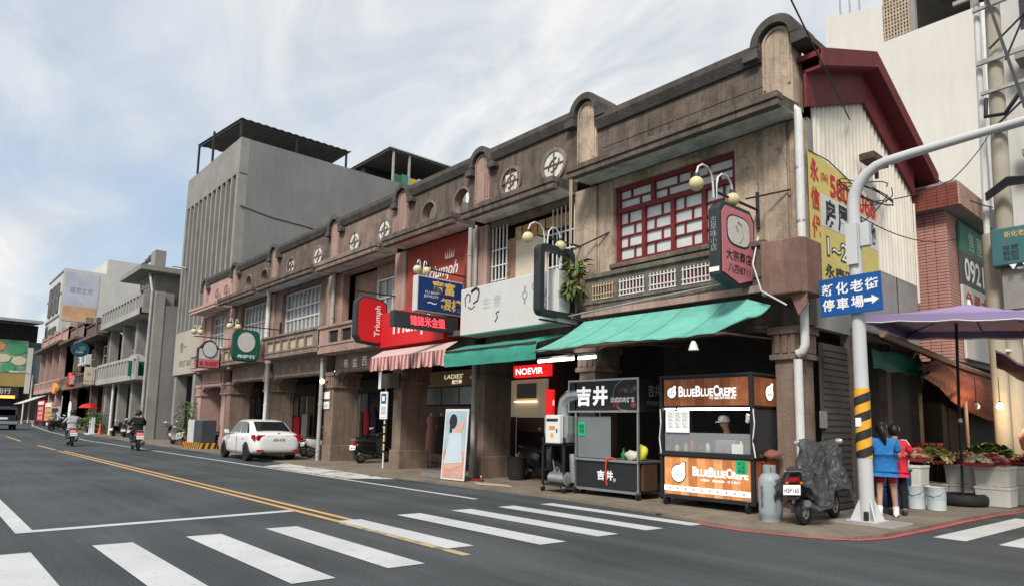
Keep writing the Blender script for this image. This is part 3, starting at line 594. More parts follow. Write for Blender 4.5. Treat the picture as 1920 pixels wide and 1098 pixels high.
# ================================================================== house 4: pink with balcony
h, xl, xr = house(3, 'pinkish shophouse with square-holed balcony and four gilt characters on the beam', 'brown_light', 'pink', 'pink', (7.1, 7.36), [-22.22, -20.09], ['white', 'white'])
wall_opening(h, xl+0.34, xr-0.34, 4.0, 7.1, -23.0, -19.3, 5.0, 7.0, 'pink')
MB().box(-23.0, -21.0, F+0.5, F+0.55, 5.0, 7.0).build('inner_wall', 'pink', h)
MB().box(-21.02, -20.9, F+0.3, F+0.55, 5.0, 7.0).build('inner_wall', 'pink_clean', h)
MB().box(-20.9, -19.3, F+0.3, F+0.4, 6.55, 7.0).build('window_transom', 'pink', h)
grid_window(h, -20.88, -19.32, 5.0, 6.5, 3, [0, 0.55, 1], 'white_frame', 'grey_glass', y=F+0.3)
ops = [(-22.75+k*0.98, -22.03+k*0.98) for k in range(4)]
balcony(h, xl+0.1, xr-0.15, 3.98, 5.0, 'pink', ops, 'inside', oz=(0.36, 0.78))
column(h, xl, 0.72, 1.05, 'column'); spandrel(h, xl+0.36, xr-0.25, 'brown_light')
for k, s in enumerate('布益西泰'): text(s, 0.34, FY(-22.5+k*0.68, F+0.015, 3.64), MATS['white_print'], h, bold=0.02)
pipe(h, -23.95, F-0.2, 0.05, 3.9, 0.075, 'pipe_grey'); pipe(h, -23.4, F-0.17, 5.0, 7.1, 0.07, 'pipe_grey')
MB().box(-24.0, -23.55, F-0.05, F-0.02, 2.35, 2.62).build('number_plate', 'white_print', h); MB().box(-24.0, -23.55, F-0.05, F-0.02, 1.98, 2.25).build('number_plate', 'white_print', h)
text('L 56', 0.1, FY(-23.78, F-0.052, 2.1), MATS['black_print'], h)

# ================================================================== house 5: brown, white grid window
h, xl, xr = house(4, 'brown shophouse with six-panel balcony and wide white grid window', 'brown', 'pink', 'brown_light', (7.16, 7.42), [-27.88, -25.24], ['half', 'white'])
wall_opening(h, xl+0.34, xr-0.34, 4.0, 7.16, -28.6, -24.85, 5.2, 7.0, 'brown_light')
MB().box(-28.62, -24.84, F+0.2, F+0.24, 5.2, 7.0)
grid_window(h, -28.58, -24.87, 5.22, 6.98, 9, [0, 0.32, 0.62, 1], 'white_frame', 'grey_glass', y=F+0.22, bar=0.05)
ops = [(-28.5+k*0.76, -27.87+k*0.76) for k in range(6)]
balcony(h, xl+0.55, xr+0.2, 4.1, 5.05, 'brown_light', ops, 'cream_tile', oz=(0.30, 0.72))
column(h, xl, 0.72, 1.05, 'column'); spandrel(h, xl+0.36, xr-0.36, 'brown_light')
for k, s in enumerate('竹合成鴻行'): text(s, 0.30, FY(-28.1+k*0.8, F+0.015, 3.62), mat('gilt_worn', (0.34, 0.28, 0.18)), h, bold=0.02)
pipe(h, -29.62, F-0.2, 5.0, 7.2, 0.10, 'pipe_white'); pipe(h, -29.2, F-0.22, 0.05, 4.0, 0.085, 'pipe_white')

# ================================================================== house 6 and 7
h, xl, xr = house(5, 'brown shophouse with two open round holes behind the green oval hanging sign', 'brown', 'pink', 'brown_light', (7.14, 7.4), [-32.88, -30.9], ['open', 'open'])
wall_opening(h, xl+0.34, xr-0.34, 4.0, 7.14, -33.6, -30.4, 5.2, 7.0, 'brown_light')
grid_window(h, -33.58, -30.42, 5.22, 6.98, 7, [0, 0.5, 1], 'white_frame', 'grey_glass', y=F+0.22, bar=0.05)
balcony(h, xl+0.4, xr-0.4, 4.1, 5.0, 'brown_light', [(-33.9+k*0.75, -33.3+k*0.75) for k in range(4)], 'cream_tile')
column(h, xl, 0.6, 1.0, 'column'); spandrel(h, xl+0.3, xr-0.36, 'brown_light')
h, xl, xr = house(6, 'pink end shophouse with narrow arched doorway beside the grey bank', 'pink_clean', 'pink_clean', 'pink_clean', (7.14, 7.38), [-37.3, -35.9], ['relief', 'relief'], top=9.3)
wall_opening(h, xl+0.34, xr-0.34, 4.0, 7.14, -38.1, -35.9, 5.2, 7.0, 'pink_clean')
grid_window(h, -38.08, -35.92, 5.22, 6.98, 4, [0, 0.45, 0.75, 1], 'white_frame', 'grey_glass', y=F+0.22, bar=0.05)
balcony(h, xl+0.2, xr-0.4, 4.05, 4.9, 'pink_clean', [(-38.5+k*0.9, -37.8+k*0.9) for k in range(3)], 'pink')
column(h, xl, 0.7, 1.2, 'pink_clean'); column(h, xr-0.75, 0.5, 1.2, 'pink_clean')
spandrel(h, xl+0.35, xr-1.0, 'pink_clean', zb=3.2)
MB().box(-38.6, -35.8, F-0.03, F+0.02, 3.42, 3.95).build('sign_panel', 'pink', h)

# ================================================================== shop fronts seen through the arcade (back wall at 14.6)
s = thing('storefront', 'lit cosmetics shop front under the glowing red sign in the arcade', 'shop front', (-15.9, 14.5, 0), world=True)
MB().box(-17.0, -14.7, 14.35, 14.55, 3.02, 3.4).build('sign_box', flat('red_sign_lit', (0.55, 0.012, 0.012), 0.4, emit=0.55), s, bevel=0.02)
text('NOEVIR', 0.2, FY(-15.55, 14.345, 3.2), flat('white_lit', (0.85, 0.84, 0.8), emit=0.8), s, w=1.25, bold=0.01); text('nny', 0.2, FY(-16.75, 14.345, 3.18), MATS['white_lit'], s, bold=0.01)
MB().box(-16.95, -14.9, 14.50, 14.58, 1.75, 2.95).build('shop_window', mat('lit_wall', (0.42, 0.36, 0.25), 0.8, 0.12, 2, 0, emit=0.10), s)
MB().box(-16.2, -15.35, 14.42, 14.49, 2.35, 2.82).build('poster', flat('poster_dark', (0.03, 0.028, 0.025), emit=0.2), s)
MB().box(-16.3, -15.3, 14.40, 14.48, 2.22, 2.27).build('shelf_lamp', flat('warm_lit', (0.9, 0.62, 0.3), emit=1.2), s)
MB().box(-16.95, -14.9, 14.49, 14.57, 1.3, 1.74).build('counter', mat('counter_brown', (0.10, 0.065, 0.04)), s)
MB().box(-14.85, -14.55, 14.40, 14.5, 1.6, 2.6).build('side_panel', MATS['red_sign_lit'], s)
text('彩妝', 0.16, FX(-14.55+0.003, 14.45, 2.2), MATS['white_lit'], s, vert=True)
rk = thing('clothes_rack', 'rack of dark folded scarves below the red shop sign', 'clothes rack', (-16.3, 13.9, 0), world=True)
MB().tube([(-16.8, 13.9, 1.75), (-15.6, 13.9, 1.75)], 0.015).build('rail', 'steel', rk)
for q in range(2): MB().tube([(-16.8+1.2*q, 13.9, 0.06), (-16.8+1.2*q, 13.9, 1.75)], 0.015).build('post', 'steel', rk)
gm = [mat('cloth_a', (0.09, 0.055, 0.06), 0.9), mat('cloth_b', (0.05, 0.045, 0.06), 0.9), mat('cloth_c', (0.14, 0.09, 0.085), 0.9)]
for k in range(13):
    x = -16.75+k*0.085; MB().loft([[(x+0.03*math.cos(a*math.pi/3), 13.9+0.16*math.sin(a*math.pi/3), z) for a in range(6)] for z in (0.75+random.random()*0.12, 1.3, 1.74)]).build('garment', gm[k % 3], rk, smooth=60)
s = thing('storefront', "beige dress shop front with LADIES' sign in the arcade", 'shop front', (-20, 14.5, 0), world=True)
MB().box(-21.6, -18.3, 14.40, 14.56, 2.86, 3.42).build('sign_board', mat('beige_board', (0.30, 0.23, 0.13), 0.7, 0.1, 2, 0.1), s)
text("LADIES'", 0.16, FY(-19.6, 14.39, 3.2), flat('pale_lit', (0.75, 0.68, 0.45), emit=0.4), s, w=1.1); text('曼黛瑪', 0.15, FY(-19.4, 14.39, 3.0), MATS['pale_lit'], s, w=0.6, bold=0.02)
for k in range(3): MB().box(-21.5+k*1.07, -20.5+k*1.07, 14.5, 14.57, 2.2, 2.82).build('window_pane', 'grey_glass', s)
MB().box(-21.6, -18.3, 14.52, 14.58, 0.1, 2.15).build('display_back', mat('display', (0.13, 0.095, 0.06), 0.85, 0.4, 1.5, 0.2), s)
for px_, c, lb in ((-19.3, (0.52, 0.24, 0.22), 'pink sleeveless dress on a stand in the arcade'), (-18.75, (0.03, 0.03, 0.032), 'dark dress on a stand beside the pink dress')):
    d = thing('dress_form', lb, 'dress form', (px_, 13.3, 0), world=True)
    MB().tube([(px_, 13.3, 0.06), (px_, 13.3, 0.75)], 0.02).build('stand', 'steel', d)
    MB().lathe([(0.2, 0.5), (0.19, 0.9), (0.15, 1.25), (0.12, 1.4), (0.17, 1.62), (0.14, 1.72), (0.05, 1.76)], 14, T(px_, 13.3, 0)).build('dress', mat('dress%.2f' % c[0], c, 0.9, 0.12, 6, 0.1), d, smooth=60)
    MB().lathe([(0.045, 1.75), (0.04, 1.85), (0.0, 1.87)], 10, T(px_, 13.3, 0)).build('neck', 'white_disc', d, smooth=60)
# fluorescent tubes below the big awning
for k, (x0, x1, lb) in enumerate(((-11.5, -10.35, 'longer lit fluorescent tube hanging under the green awning'), (-10.2, -9.7, 'shorter lit fluorescent tube hanging under the green awning'))):
    t_ = thing('tube_lamp', lb, 'lamp', ((x0+x1)/2, 10.9, 3.0), world=True)
    MB().tube([(x0, 10.9, 3.0), (x1, 10.9, 3.0)], 0.03, 8).build('lamp_tube', flat('tube_lit', (0.95, 0.97, 1.0), emit=4.0), t_)
    MB().box(x0, x1, 10.87, 10.93, 3.035, 3.09).build('housing', 'white_plastic', t_)
# ================================================================== grey bank tower beside the pink house
h = thing('bank_building', 'tall grey bank block with vertical fins and a roof shed', 'building', (-44.5, 12.9, 0), world=True)
X0, X1, YB, ZT = -49.6, -39.32, 12.9, 18.05
MB().box(X0, X1, YB+0.5, 34, 7.0, ZT-0.02).build('body', 'conc_dark', h)  # darker than the front: shade of the side partly put into the colour
MB().box(X0, X1, YB, YB+0.5, 15.9, ZT).build('front_band', 'conc', h)
MB().box(X0, X1, YB, YB+0.5, 4.4, 7.25).build('front_band', mat('bank_beige', (0.40, 0.365, 0.31), 0.85, 0.08, 0.6, 0.2, streak=0.2, dark=(0.25, 0.22, 0.19)), h)
MB().box(X0, X1, YB+0.5, 34, 4.4, 6.98).build('body', 'conc_dark', h)
pitch_ = (X1-X0-0.5)/11
for k in range(12):
    x = X0+0.05+k*(X1-X0-0.45)/11
    MB().box(x, x+(0.24 if 0 < k < 11 else 0.36), YB-0.02, YB+0.5, 7.25, 15.9).build('fin', 'conc', h)
MB().box(X0+0.1, X1-0.1, YB+0.42, YB+0.49, 7.25, 15.9).build('recess', 'inside', h)
for k in range(11):
    x = X0+0.35+k*(X1-X0-0.45)/11
    for z in (9.9, 12.7): MB().box(x, x+(X1-X0-0.45)/11-0.3, YB+0.36, YB+0.41, z, z+0.5).build('spandrel_panel', 'shutter', h)
for x in (X0+0.1, -45.4, X1-0.6): MB().box(x, x+0.5, YB+0.1, YB+0.8, 0, 4.4).build('pillar', 'conc', h)
MB().box(X0, X1, 16.5, 16.7, 0, 4.4).build('entrance_wall', 'inside', h)
MB().box(-46.8, -44.9, 16.3, 16.45, 2.2, 3.9).build('blue_panel', flat('deep_blue', (0.02, 0.10, 0.28)), h)
text('第一', 0.7, FY(-47.6, YB-0.01, 6.2), MATS['conc_dark'], h, bold=0.02); text('FIRST BANK', 0.4, FY(-46.6, YB-0.01, 5.1), MATS['conc_dark'], h, w=3.2, bold=0.01)
MB().tube([(X1+0.01, 13.1, 13.9), (X1+0.01, 15, 13.6), (X1+0.01, 17.2, 13.5), (X1+0.01, 19.5, 13.2)], 0.035, 5).build('wall_crack', 'coping', h)
MB().tube([(X0+1.2, YB-0.02, 11.6), (X0+1.2, YB-0.9, 11.6)], 0.06).build('vent_pipe', 'pipe_white', h)
# roof shed: posts, rails, corrugated sheet
sh = MB().sheet([[(-48.1, 12.9+8.3*k/60, 20.25+0.03*math.sin(k*1.6)) for k in range(61)], [(-41.75, 13.6+7.6*k/60, 20.3+0.03*math.sin(k*1.6)) for k in range(61)]], 0.03).build('shed_roof', mat('dark_tin', (0.10, 0.095, 0.09), 0.7, 0.3, 1.5, 0.2), h)
for x, y in ((-48.0, 13.0), (-44.9, 13.0), (-41.9, 13.7), (-41.9, 17.3), (-41.9, 20.9)): MB().box(x-0.06, x+0.06, y-0.06, y+0.06, ZT-0.1, 20.2).build('shed_post', 'black_metal', h)
for a, c in (((-48.0, 13.0), (-41.8, 13.7)), ((-41.9, 13.7), (-41.9, 21))): MB().tube([(*a, 20.1), (*c, 20.15)], 0.07, 4).build('shed_beam', 'black_metal', h)
h2 = thing('roof_shed', 'black rooftop shed with mural wall behind the grey bank block', 'shed', (-42, 26, 18), world=True)
MB().box(-45.5, -39.6, 23.0, 30.0, 20.35, 20.5).build('roof', 'dark_tin', h2); MB().box(-45.6, -39.5, 22.9, 30.1, 20.5, 20.58).build('roof_trim', 'pipe_white', h2)
for y in (23.3, 24.6, 29.6): MB().box(-39.75, -39.62, y, y+0.13, 18.0, 20.35).build('post', 'pipe_grey', h2)
MB().box(-45.4, -43.5, 23.2, 29.9, 18.0, 20.3).build('back_room', 'inside', h2); MB().box(-45, -40.4, 29.3, 29.8, 18.0, 20.3).build('end_wall', 'conc_light', h2)
for k in range(9): MB().box(-39.7, -39.64, 23.4+k*0.68, 24.05+k*0.68, 18.0, 18.75+0.12*(k % 2)).build('mural_panel', flat(['mural_g', 'mural_t', 'mural_y', 'mural_w'][k % 4], [(0.03, 0.12, 0.06), (0.04, 0.2, 0.16), (0.45, 0.35, 0.06), (0.4, 0.4, 0.36)][k % 4]), h2)

# ================================================================== grey concrete house with balconies, left of the bank
mat('conc_rail', (0.36, 0.355, 0.335), 0.9, 0.15, 0.6, 0.3, 18, streak=0.4, dark=(0.16, 0.155, 0.15))
h = thing('concrete_house', 'grey concrete house with stacked balconies and a rooftop lookout', 'house', (-56, F, 0), world=True)
MB().box(-50.4, -49.75, F-0.1, 12.1, 0, 10.05).build('side_wall', 'conc', h); MB().box(-50.38, -49.8, 12.1, 20, 0, 9.15).build('side_wall', 'conc_dark', h)
MB().box(-64, -50.4, F+1.2, 20, 4.0, 9.0).build('body', 'conc', h); MB().box(-64, -50.4, 14.5, 14.8, 0, 4.0).build('shop_wall', 'inside', h)
MB().box(-64, -50.4, F+1.0, 14.5, 3.9, 4.0).build('ceiling', 'inside', h)
for x in (-63.6, -59.0, -54.8): MB().box(x-0.3, x+0.3, F, F+0.6, 0, 8.9).build('pillar', 'conc', h)
def rail_front(h, xa, xb, za, zb, y, n, m='conc_rail'):
    p = MB().box(xa, xb, y, F+1.2, za, za+0.25).build('balcony', m, h)
    MB().box(xa, xb, y, y+0.15, zb-0.2, zb).build('rail', m, p); MB().box(xa, xb, y, y+0.15, za+0.25, za+0.4).build('rail', m, p)
    for k in range(n+1):
        x = xa+(xb-xa-0.2)*k/n; MB().box(x, x+0.2, y+0.002, y+0.14, za+0.4, zb-0.2).build('post', m, p)
    MB().box(xa+0.1, xb-0.1, y+0.10, y+0.13, za+0.4, zb-0.2).build('panel', 'conc', p)
rail_front(h, -64, -50.8, 4.1, 5.7, F-0.7, 14); rail_front(h, -64, -50.6, 8.6, 10.1, F-0.7, 14)
MB().box(-51.2, -50.41, F-0.7, F+1.2, 8.6, 10.1).build('balcony_end', 'conc', h)
for a, c in ((-63.0, -60.0), (-58.4, -55.6), (-54.2, -51.2)): grid_window(h, a, c, 5.4, 8.3, 4, [0, 0.5, 1], 'white_frame', 'grey_glass', y=F+1.05, bar=0.08)
MB().box(-56.0, -52.0, F+0.3, 15, 10.1, 12.0).build('lookout_room', 'conc', h); grid_window(h, -55.7, -53.0, 10.3, 11.6, 3, [0, 0.5, 1], 'white_frame', 'grey_glass', y=F+0.2, bar=0.08)
MB().box(-57.4, -51.0, F-0.9, F+2.4, 11.65, 12.0).build('lookout_canopy', 'conc', h); MB().box(-53.4, -52.2, F+0.2, F+0.9, 12.0, 13.4).build('lookout_pier', 'conc', h); MB().box(-56.6, -53.4, F+0.4, F+0.7, 12.0, 12.9).build('lookout_parapet', 'conc_light', h)
for k in range(3): MB().ball((-56.2+k*0.9, F+0.5, 12.95+k*0.12), 0.28).build('rubble_lump', 'coping', h)
pipe(h, -50.2, F-0.25, 0.1, 10.0, 0.09, 'pipe_grey'); MB().tube([(-50.2, F-0.25, 10.0), (-51.6, F-0.2, 11.6)], 0.08).build('drainpipe', 'pipe_grey', h); pipe(h, -59.5, F-0.25, 0.1, 4.1, 0.09, 'pipe_white')

# ================================================================== far shophouses
def far_house(xa, xb, zt, m, lb, n, can=0.9):
    h = thing('shophouse', lb, 'shophouse', ((xa+xb)/2, F, 0), 0, 'old shophouses far down the street', world=True)
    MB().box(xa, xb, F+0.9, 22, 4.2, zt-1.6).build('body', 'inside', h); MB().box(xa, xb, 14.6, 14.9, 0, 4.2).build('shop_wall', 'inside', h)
    MB().box(xa, xb, F, F+0.3, zt-1.5, zt-0.15).build('parapet_wall', m, h); MB().box(xa, xb, F-0.1, F+0.4, zt-0.15, zt).build('coping', 'coping' if m != 'pink_clean' else 'pink', h)
    MB().box(xa, xb, F-can, F+0.9, zt-1.75, zt-1.5).build('canopy_slab', 'brown', h)
    w_ = (xb-xa)/n
    for k in range(n+1):
        x = xa+k*w_; MB().box(x-0.2, x+0.2, F-0.05, F+0.5, 0, zt-1.75).build('pillar', m, h)
        MB().box(x-0.3, x+0.3, F-0.12, F+0.5, zt-1.5, zt+0.35).build('parapet_pier', m, h)
    for k in range(n):
        x = xa+k*w_
        rail_front2(h, x+0.2, x+w_-0.2, 4.2, 5.5, m)
        grid_window(h, x+0.5, x+w_-0.5, 5.6, zt-2.2, 3, [0, 0.6, 1], 'white_frame', 'dark_glass', y=F+0.6, bar=0.1)
    return h
def rail_front2(h, xa, xb, za, zb, m):
    p = MB().box(xa, xb, F-0.5, F+0.9, za, za+0.2).build('balcony', m, h)
    MB().box(xa, xb, F-0.5, F-0.36, zb-0.18, zb).build('rail', m, p); MB().box(xa, xb, F-0.5, F-0.36, za+0.2, za+0.45).build('rail', m, p)
    for k in range(5):
        x = xa+(xb-xa-0.2)*k/4; MB().box(x, x+0.2, F-0.497, F-0.37, za+0.45, zb-0.18).build('post', m, p)
far_house(-104, -84, 11.0, 'pink_clean', 'far pink shophouse with low parapet below the white tower wall', 4)
far_house(-84, -75, 10.6, 'brown_light', 'far dull brown shophouse beside the round blue hanging sign', 2)
h = far_house(-75, -64.1, 10.0, 'brown', 'far dark shophouse with white sign boards across its balcony', 2)
for k in range(2):
    u = thing('air_conditioner', ['white air conditioner box above the pale sign board', 'second white air conditioner unit nearer the grey house'][k], 'air conditioner', (-71+k*2.2, F-0.9, 6.3), world=True)
    x = -71+k*2.2
    MB().box(x, x+1.1, F-1.0, F-0.5, 6.0, 6.9).build('case', 'white_plastic', u, bevel=0.04); MB().lathe([(0.32, 0), (0.32, 0.03), (0, 0.03)], 16, FY(x+0.5, F-1.0, 6.45)).build('fan_grille', 'grey_glass', u)
# ------------------------------------------------------------------ white tower with a painted advert
h = thing('apartment_tower', 'white tiled tower with faded blue and orange advert on its blank wall', 'building', (-118, 14, 0), world=True)
MB().box(-124.8, -112, 14, 19.2, 0, 22.2).build('body', 'conc_light', h); MB().box(-124.8, -112, 19.2, 26, 0, 24.4).build('body', 'conc_light', h); MB().box(-122, -112.5, 26, 31, 0, 23.4).build('body', 'conc_light', h)
for z in (9, 12.2, 15.4, 18.6, 21.6): MB().box(-124.9, -112, 13.9, 14.0, z, z+0.25).build('joint_band', 'conc_dark', h)
for z in (10.0, 16.2):
    for x in (-122.5, -119, -115.8): grid_window(h, x, x+2.2, z, z+4.2, 2, [0, 0.5, 1], 'conc_dark', 'dark_glass', y=13.85, bar=0.12)
mat('advert_blue', (0.42, 0.45, 0.52), 0.9, 0.12, 0.4, 0.1, patch=0.5, patch_c=(0.56, 0.57, 0.58), pscale=0.3); mat('advert_orange', (0.52, 0.30, 0.16), 0.9, 0.15, 0.4, 0.1, patch=0.5, patch_c=(0.6, 0.5, 0.4), pscale=0.35)
MB().box(-112, -111.95, 14.3, 18.4, 17.0, 21.8).build('advert_top', 'advert_blue', h); MB().box(-112, -111.94, 14.3, 18.3, 14.9, 17.0).build('advert_base', 'advert_orange', h)
text('城市之光', 0.85, FX(-111.94, 16.3, 19.3), flat('advert_ink', (0.22, 0.24, 0.33)), h, w=2.8)
# ------------------------------------------------------------------ far end of the street
h = thing('market_hall', 'open-roofed hall with painted vegetable mural closing the far street end', 'building', (-122, 5, 0), world=True)
MB().box(-136, -123.5, -30, 13.0, 12.6, 15.0).build('upper_storey', 'inside', h)
MB().sheet([[(-121.5, -30, 16.0), (-121.5, 13.4, 15.6)], [(-140, -30, 17.5), (-140, 13.4, 17.0)]], 0.4).build('roof', mat('roof_grey', (0.30, 0.31, 0.33), 0.6), h)
MB().box(-124, -123.4, -30, 19.0, 0, 5.8).build('shop_wall', 'inside', h); MB().box(-124.3, -123.42, 11.0, 16.5, 4.02, 12.5).build('corner_wall', mat('teal_wall', (0.09, 0.12, 0.13), 0.7, 0.3, 0.5), h)
MB().box(-123.4, -123.0, -30, 12.6, 5.8, 7.8).build('yellow_band', mat('yellow_wall', (0.36, 0.26, 0.09), 0.8, 0.15, 0.3), h)
mat('mural_green', (0.09, 0.26, 0.15), 0.8, 0.6, 0.5, 0, patch=0.9, patch_c=(0.55, 0.48, 0.38), pscale=0.35)
MB().box(-123.2, -122.95, -30, 12.0, 7.8, 12.6).build('mural_wall', 'mural_green', h)
for y, z, r_, c in ((9.2, 9.9, 0.8, 'mural_cream'), (11.0, 9.6, 0.9, 'mural_cream'), (8.2, 9.7, 0.6, 'mural_red'), (8.4, 11.6, 0.9, 'mural_orange'), (10.6, 11.3, 1.1, 'mural_leaf'), (9.8, 8.5, 0.8, 'mural_leaf')):
    MB().prism([(y+r_*math.cos(a*math.pi/8)*(1+0.15*math.sin(a*2.3)), z+r_*0.75*math.sin(a*math.pi/8)) for a in range(16)], 'x', -122.95, -122.90).build('mural_figure', flat(c, {'mural_cream': (0.6, 0.52, 0.38), 'mural_red': (0.5, 0.06, 0.06), 'mural_orange': (0.6, 0.25, 0.1), 'mural_leaf': (0.07, 0.3, 0.14)}[c], 0.8), h)
MB().box(-122.95, -122.8, -10, 11.4, 4.0, 5.8).build('sign_band', 'black_print', h); text('老街行', 0.8, FX(-122.79, 9.2, 5.1), MATS['white_print'], h)
MB().box(-122.9, -122.7, -10, 11.0, 4.05, 4.45).build('lamp_band', flat('orange_lit', (0.9, 0.35, 0.08), emit=0.8), h)
MB().box(-121.9, -121.5, 11.9, 12.5, 4.8, 11.5).build('light_panel', 'conc_light', h)

# ================================================================== behind the market on the side street
h = thing('apartment_block', 'big plain cream block with rooftop terrace behind the tin gable', 'building', (-3, 25, 0), world=True)
MB().box(-10.4, -5.45, 25, 50, 0, 15.55).build('body', 'white_wall', h)
MB().prism([(-10.4, 15.55), (-8.35, 15.55), (-8.35, 16.98), (-10.4, 17.44)], 'y', 25, 25.3).build('parapet_wall', 'white_wall', h)
MB().box(-10.4, -10.1, 25.3, 50, 15.55, 17.3).build('parapet_wall', 'white_wall', h)
MB().box(-8.30, -7.50, 25.06, 25.1, 15.55, 17.6).build('lattice_back', 'conc_dark', h)
for k in range(9): MB().box(-8.32+k*0.1, -8.27+k*0.1, 25.0, 25.05, 15.56, 17.6).build('lattice_slat', 'cream_tile', h)
for k in range(14): MB().box(-8.34, -7.46, 25.005, 25.045, 15.6+k*0.14, 15.65+k*0.14).build('lattice_slat', 'cream_tile', h)
MB().box(-8.4, -4.6, 25.0, 34, 17.6, 18.0).build('terrace_roof', 'dark_tin', h); MB().box(-8.3, -5.5, 30, 30.2, 15.55, 17.6).build('terrace_back', 'conc_dark', h)
MB().box(-7.48, -7.3, 25.05, 25.25, 15.55, 17.6).build('terrace_post', 'conc', h); MB().box(-5.65, -5.45, 25.05, 25.25, 15.55, 17.6).build('terrace_post', 'conc', h)
for k in range(3): MB().tube([(-9.9+k*0.35, 25.2, 17.1), (-9.9+k*0.35, 25.2, 18.6)], 0.035).build('rebar_post', 'pipe_grey', h)
MB().tube([(-5.3, 24.9, 4), (-5.3, 24.9, 15.5)], 0.14).build('rain_pipe', 'pipe_white', h)
h = thing('apartment_block', 'pale grey block with balconies and air conditioners behind the utility pole', 'building', (-1, 27, 0), world=True)
MB().box(-5.1, 6, 26, 50, 0, 19).build('body', 'conc_light', h)
for z in (7, 10.2, 13.4):
    MB().box(-4.6, 5, 25.2, 26, z, z+0.2).build('balcony_slab', 'conc', h); MB().box(-4.6, 5, 25.2, 25.3, z+0.2, z+0.9).build('balcony_front', 'conc_light', h)
    MB().box(-4.5, -2.6, 25.95, 26.02, z+0.6, z+2.4).build('window', 'dark_glass', h); MB().box(-2.2, -0.2, 25.95, 26.02, z+0.6, z+2.4).build('window', 'dark_glass', h)
# brick-tiled house with overhanging brick parapet
def bricks(name, c1, c2, mortar, sx, sy):
    m = bpy.data.materials.new(name); m.use_nodes = True; t = m.node_tree; L = t.links; b = t.nodes['Principled BSDF']
    g = N('ShaderNodeNewGeometry', t); sp = N('ShaderNodeSeparateXYZ', t); L.new(g.outputs[0], sp.inputs[0]); ad = N('ShaderNodeMath', t, operation='ADD'); L.new(sp.outputs[0], ad.inputs[0]); L.new(sp.outputs[1], ad.inputs[1])
    cb = N('ShaderNodeCombineXYZ', t); L.new(ad.outputs[0], cb.inputs[0]); L.new(sp.outputs[2], cb.inputs[1])
    k = N('ShaderNodeTexBrick', t); k.offset = 0.0; k.inputs['Scale'].default_value = 1; k.inputs['Brick Width'].default_value = sx; k.inputs['Row Height'].default_value = sy; k.inputs['Mortar Size'].default_value = 0.012
    k.inputs['Color1'].default_value = (*c1, 1); k.inputs['Color2'].default_value = (*c2, 1); k.inputs['Mortar'].default_value = (*mortar, 1); L.new(cb.outputs[0], k.inputs['Vector']); L.new(k.outputs['Color'], b.inputs['Base Color']); b.inputs['Roughness'].default_value = 0.7
    MATS[name] = m
bricks('brick_fine', (0.40, 0.20, 0.16), (0.46, 0.25, 0.20), (0.10, 0.06, 0.05), 0.22, 0.075)
h = thing('brick_house', 'pink brick-tiled house with a dark red overhanging brick parapet', 'house', (-7, 18, 0), world=True)
MB().box(-9.5, -4.90, 18.05, 24, 3.18, 6.78).build('wall', 'conc_dark', h); MB().box(-9.5, -5.2, 18.05, 24, 0, 3.18).build('ground_floor', 'inside', h)
mb_ = MB().box(0, 0.20, 0, 0.05, 0, 0.062)
tile_m = [mat('tile_a', (0.42, 0.215, 0.17), 0.75, 0.12, 9, 0.1), mat('tile_b', (0.47, 0.26, 0.21), 0.75, 0.12, 9, 0.1)]
first = None; nt_ = 0
for r_ in range(48):
    z = 3.2+r_*0.075
    for k in range(4):
        x = -5.75+k*0.215
        if first is None: first = MB().box(x, x+0.203, 18.0, 18.05, z, z+0.062).build('brick_tile', tile_m[0], h)
        else: share(first, h, 'brick_tile', (k*0.215, 0, r_*0.075))
fx = None
for r_ in range(48):
    z = 3.2+r_*0.075
    for k in range(2):
        if fx is None: fx = MB().box(-4.90, -4.86, 18.0, 18.49, z, z+0.062).build('brick_tile', tile_m[1], h)
        else: share(fx, h, 'brick_tile', (0, k*0.505, r_*0.075))
mat('brick_dark', (0.20, 0.055, 0.04), 0.8, 0.2, 4, 0.2)
par_ = MB().box(-9.4, -4.50, 17.74, 24, 6.80, 7.34).build('parapet', 'conc_dark', h)
f3 = f4 = None
for r_ in range(7):
    for k in range(6):
        if f3 is None: f3 = MB().box(-5.8, -5.592, 17.69, 17.74, 6.8, 6.87).build('brick_tile', 'brick_dark', h)
        else: share(f3, h, 'brick_tile', (k*0.217, 0, r_*0.077))
    for k in range(9):
        if f4 is None: f4 = MB().box(-4.50, -4.455, 17.69, 17.898, 6.8, 6.87).build('brick_tile', 'cream_brick' if 'cream_brick' in MATS else mat('cream_brick', (0.42, 0.28, 0.22), 0.8, 0.2, 4, 0.2), h)
        else: share(f4, h, 'brick_tile', (0, k*0.217, r_*0.077))
MB().box(-9.4, -4.52, 17.7, 24, 7.345, 7.40).build('parapet_cap', 'conc', h)
sg = thing('banner_sign', 'vertical property sign with 0921 number on the brick house', 'sign', (-4.8, 20, 4), world=True)
MB().box(-4.84, -4.78, 18.75, 21.8, 5.95, 6.7).build('top_panel', flat('sign_green', (0.03, 0.17, 0.11)), sg); text('售 屋', 0.5, FX(-4.775, 20.0, 6.3), flat('pale_green', (0.45, 0.6, 0.5)), sg)
MB().box(-4.84, -4.78, 18.75, 21.8, 5.1, 5.95).build('number_panel', flat('sign_dark', (0.07, 0.07, 0.075)), sg); text('0921-3', 0.6, FX(-4.775, 20.2, 5.52), MATS['white_print'], sg, w=2.5, bold=0.02)
MB().box(-4.84, -4.78, 18.75, 21.8, 3.3, 5.1).build('lower_panel', flat('sign_pale', (0.5, 0.5, 0.48)), sg); text('急尋本區', 0.55, FX(-4.775, 20.2, 4.7), MATS['red_print'], sg, w=2.6, bold=0.01); text('09·····', 0.3, FX(-4.775, 20.0, 4.1), MATS['grey_print'], sg)
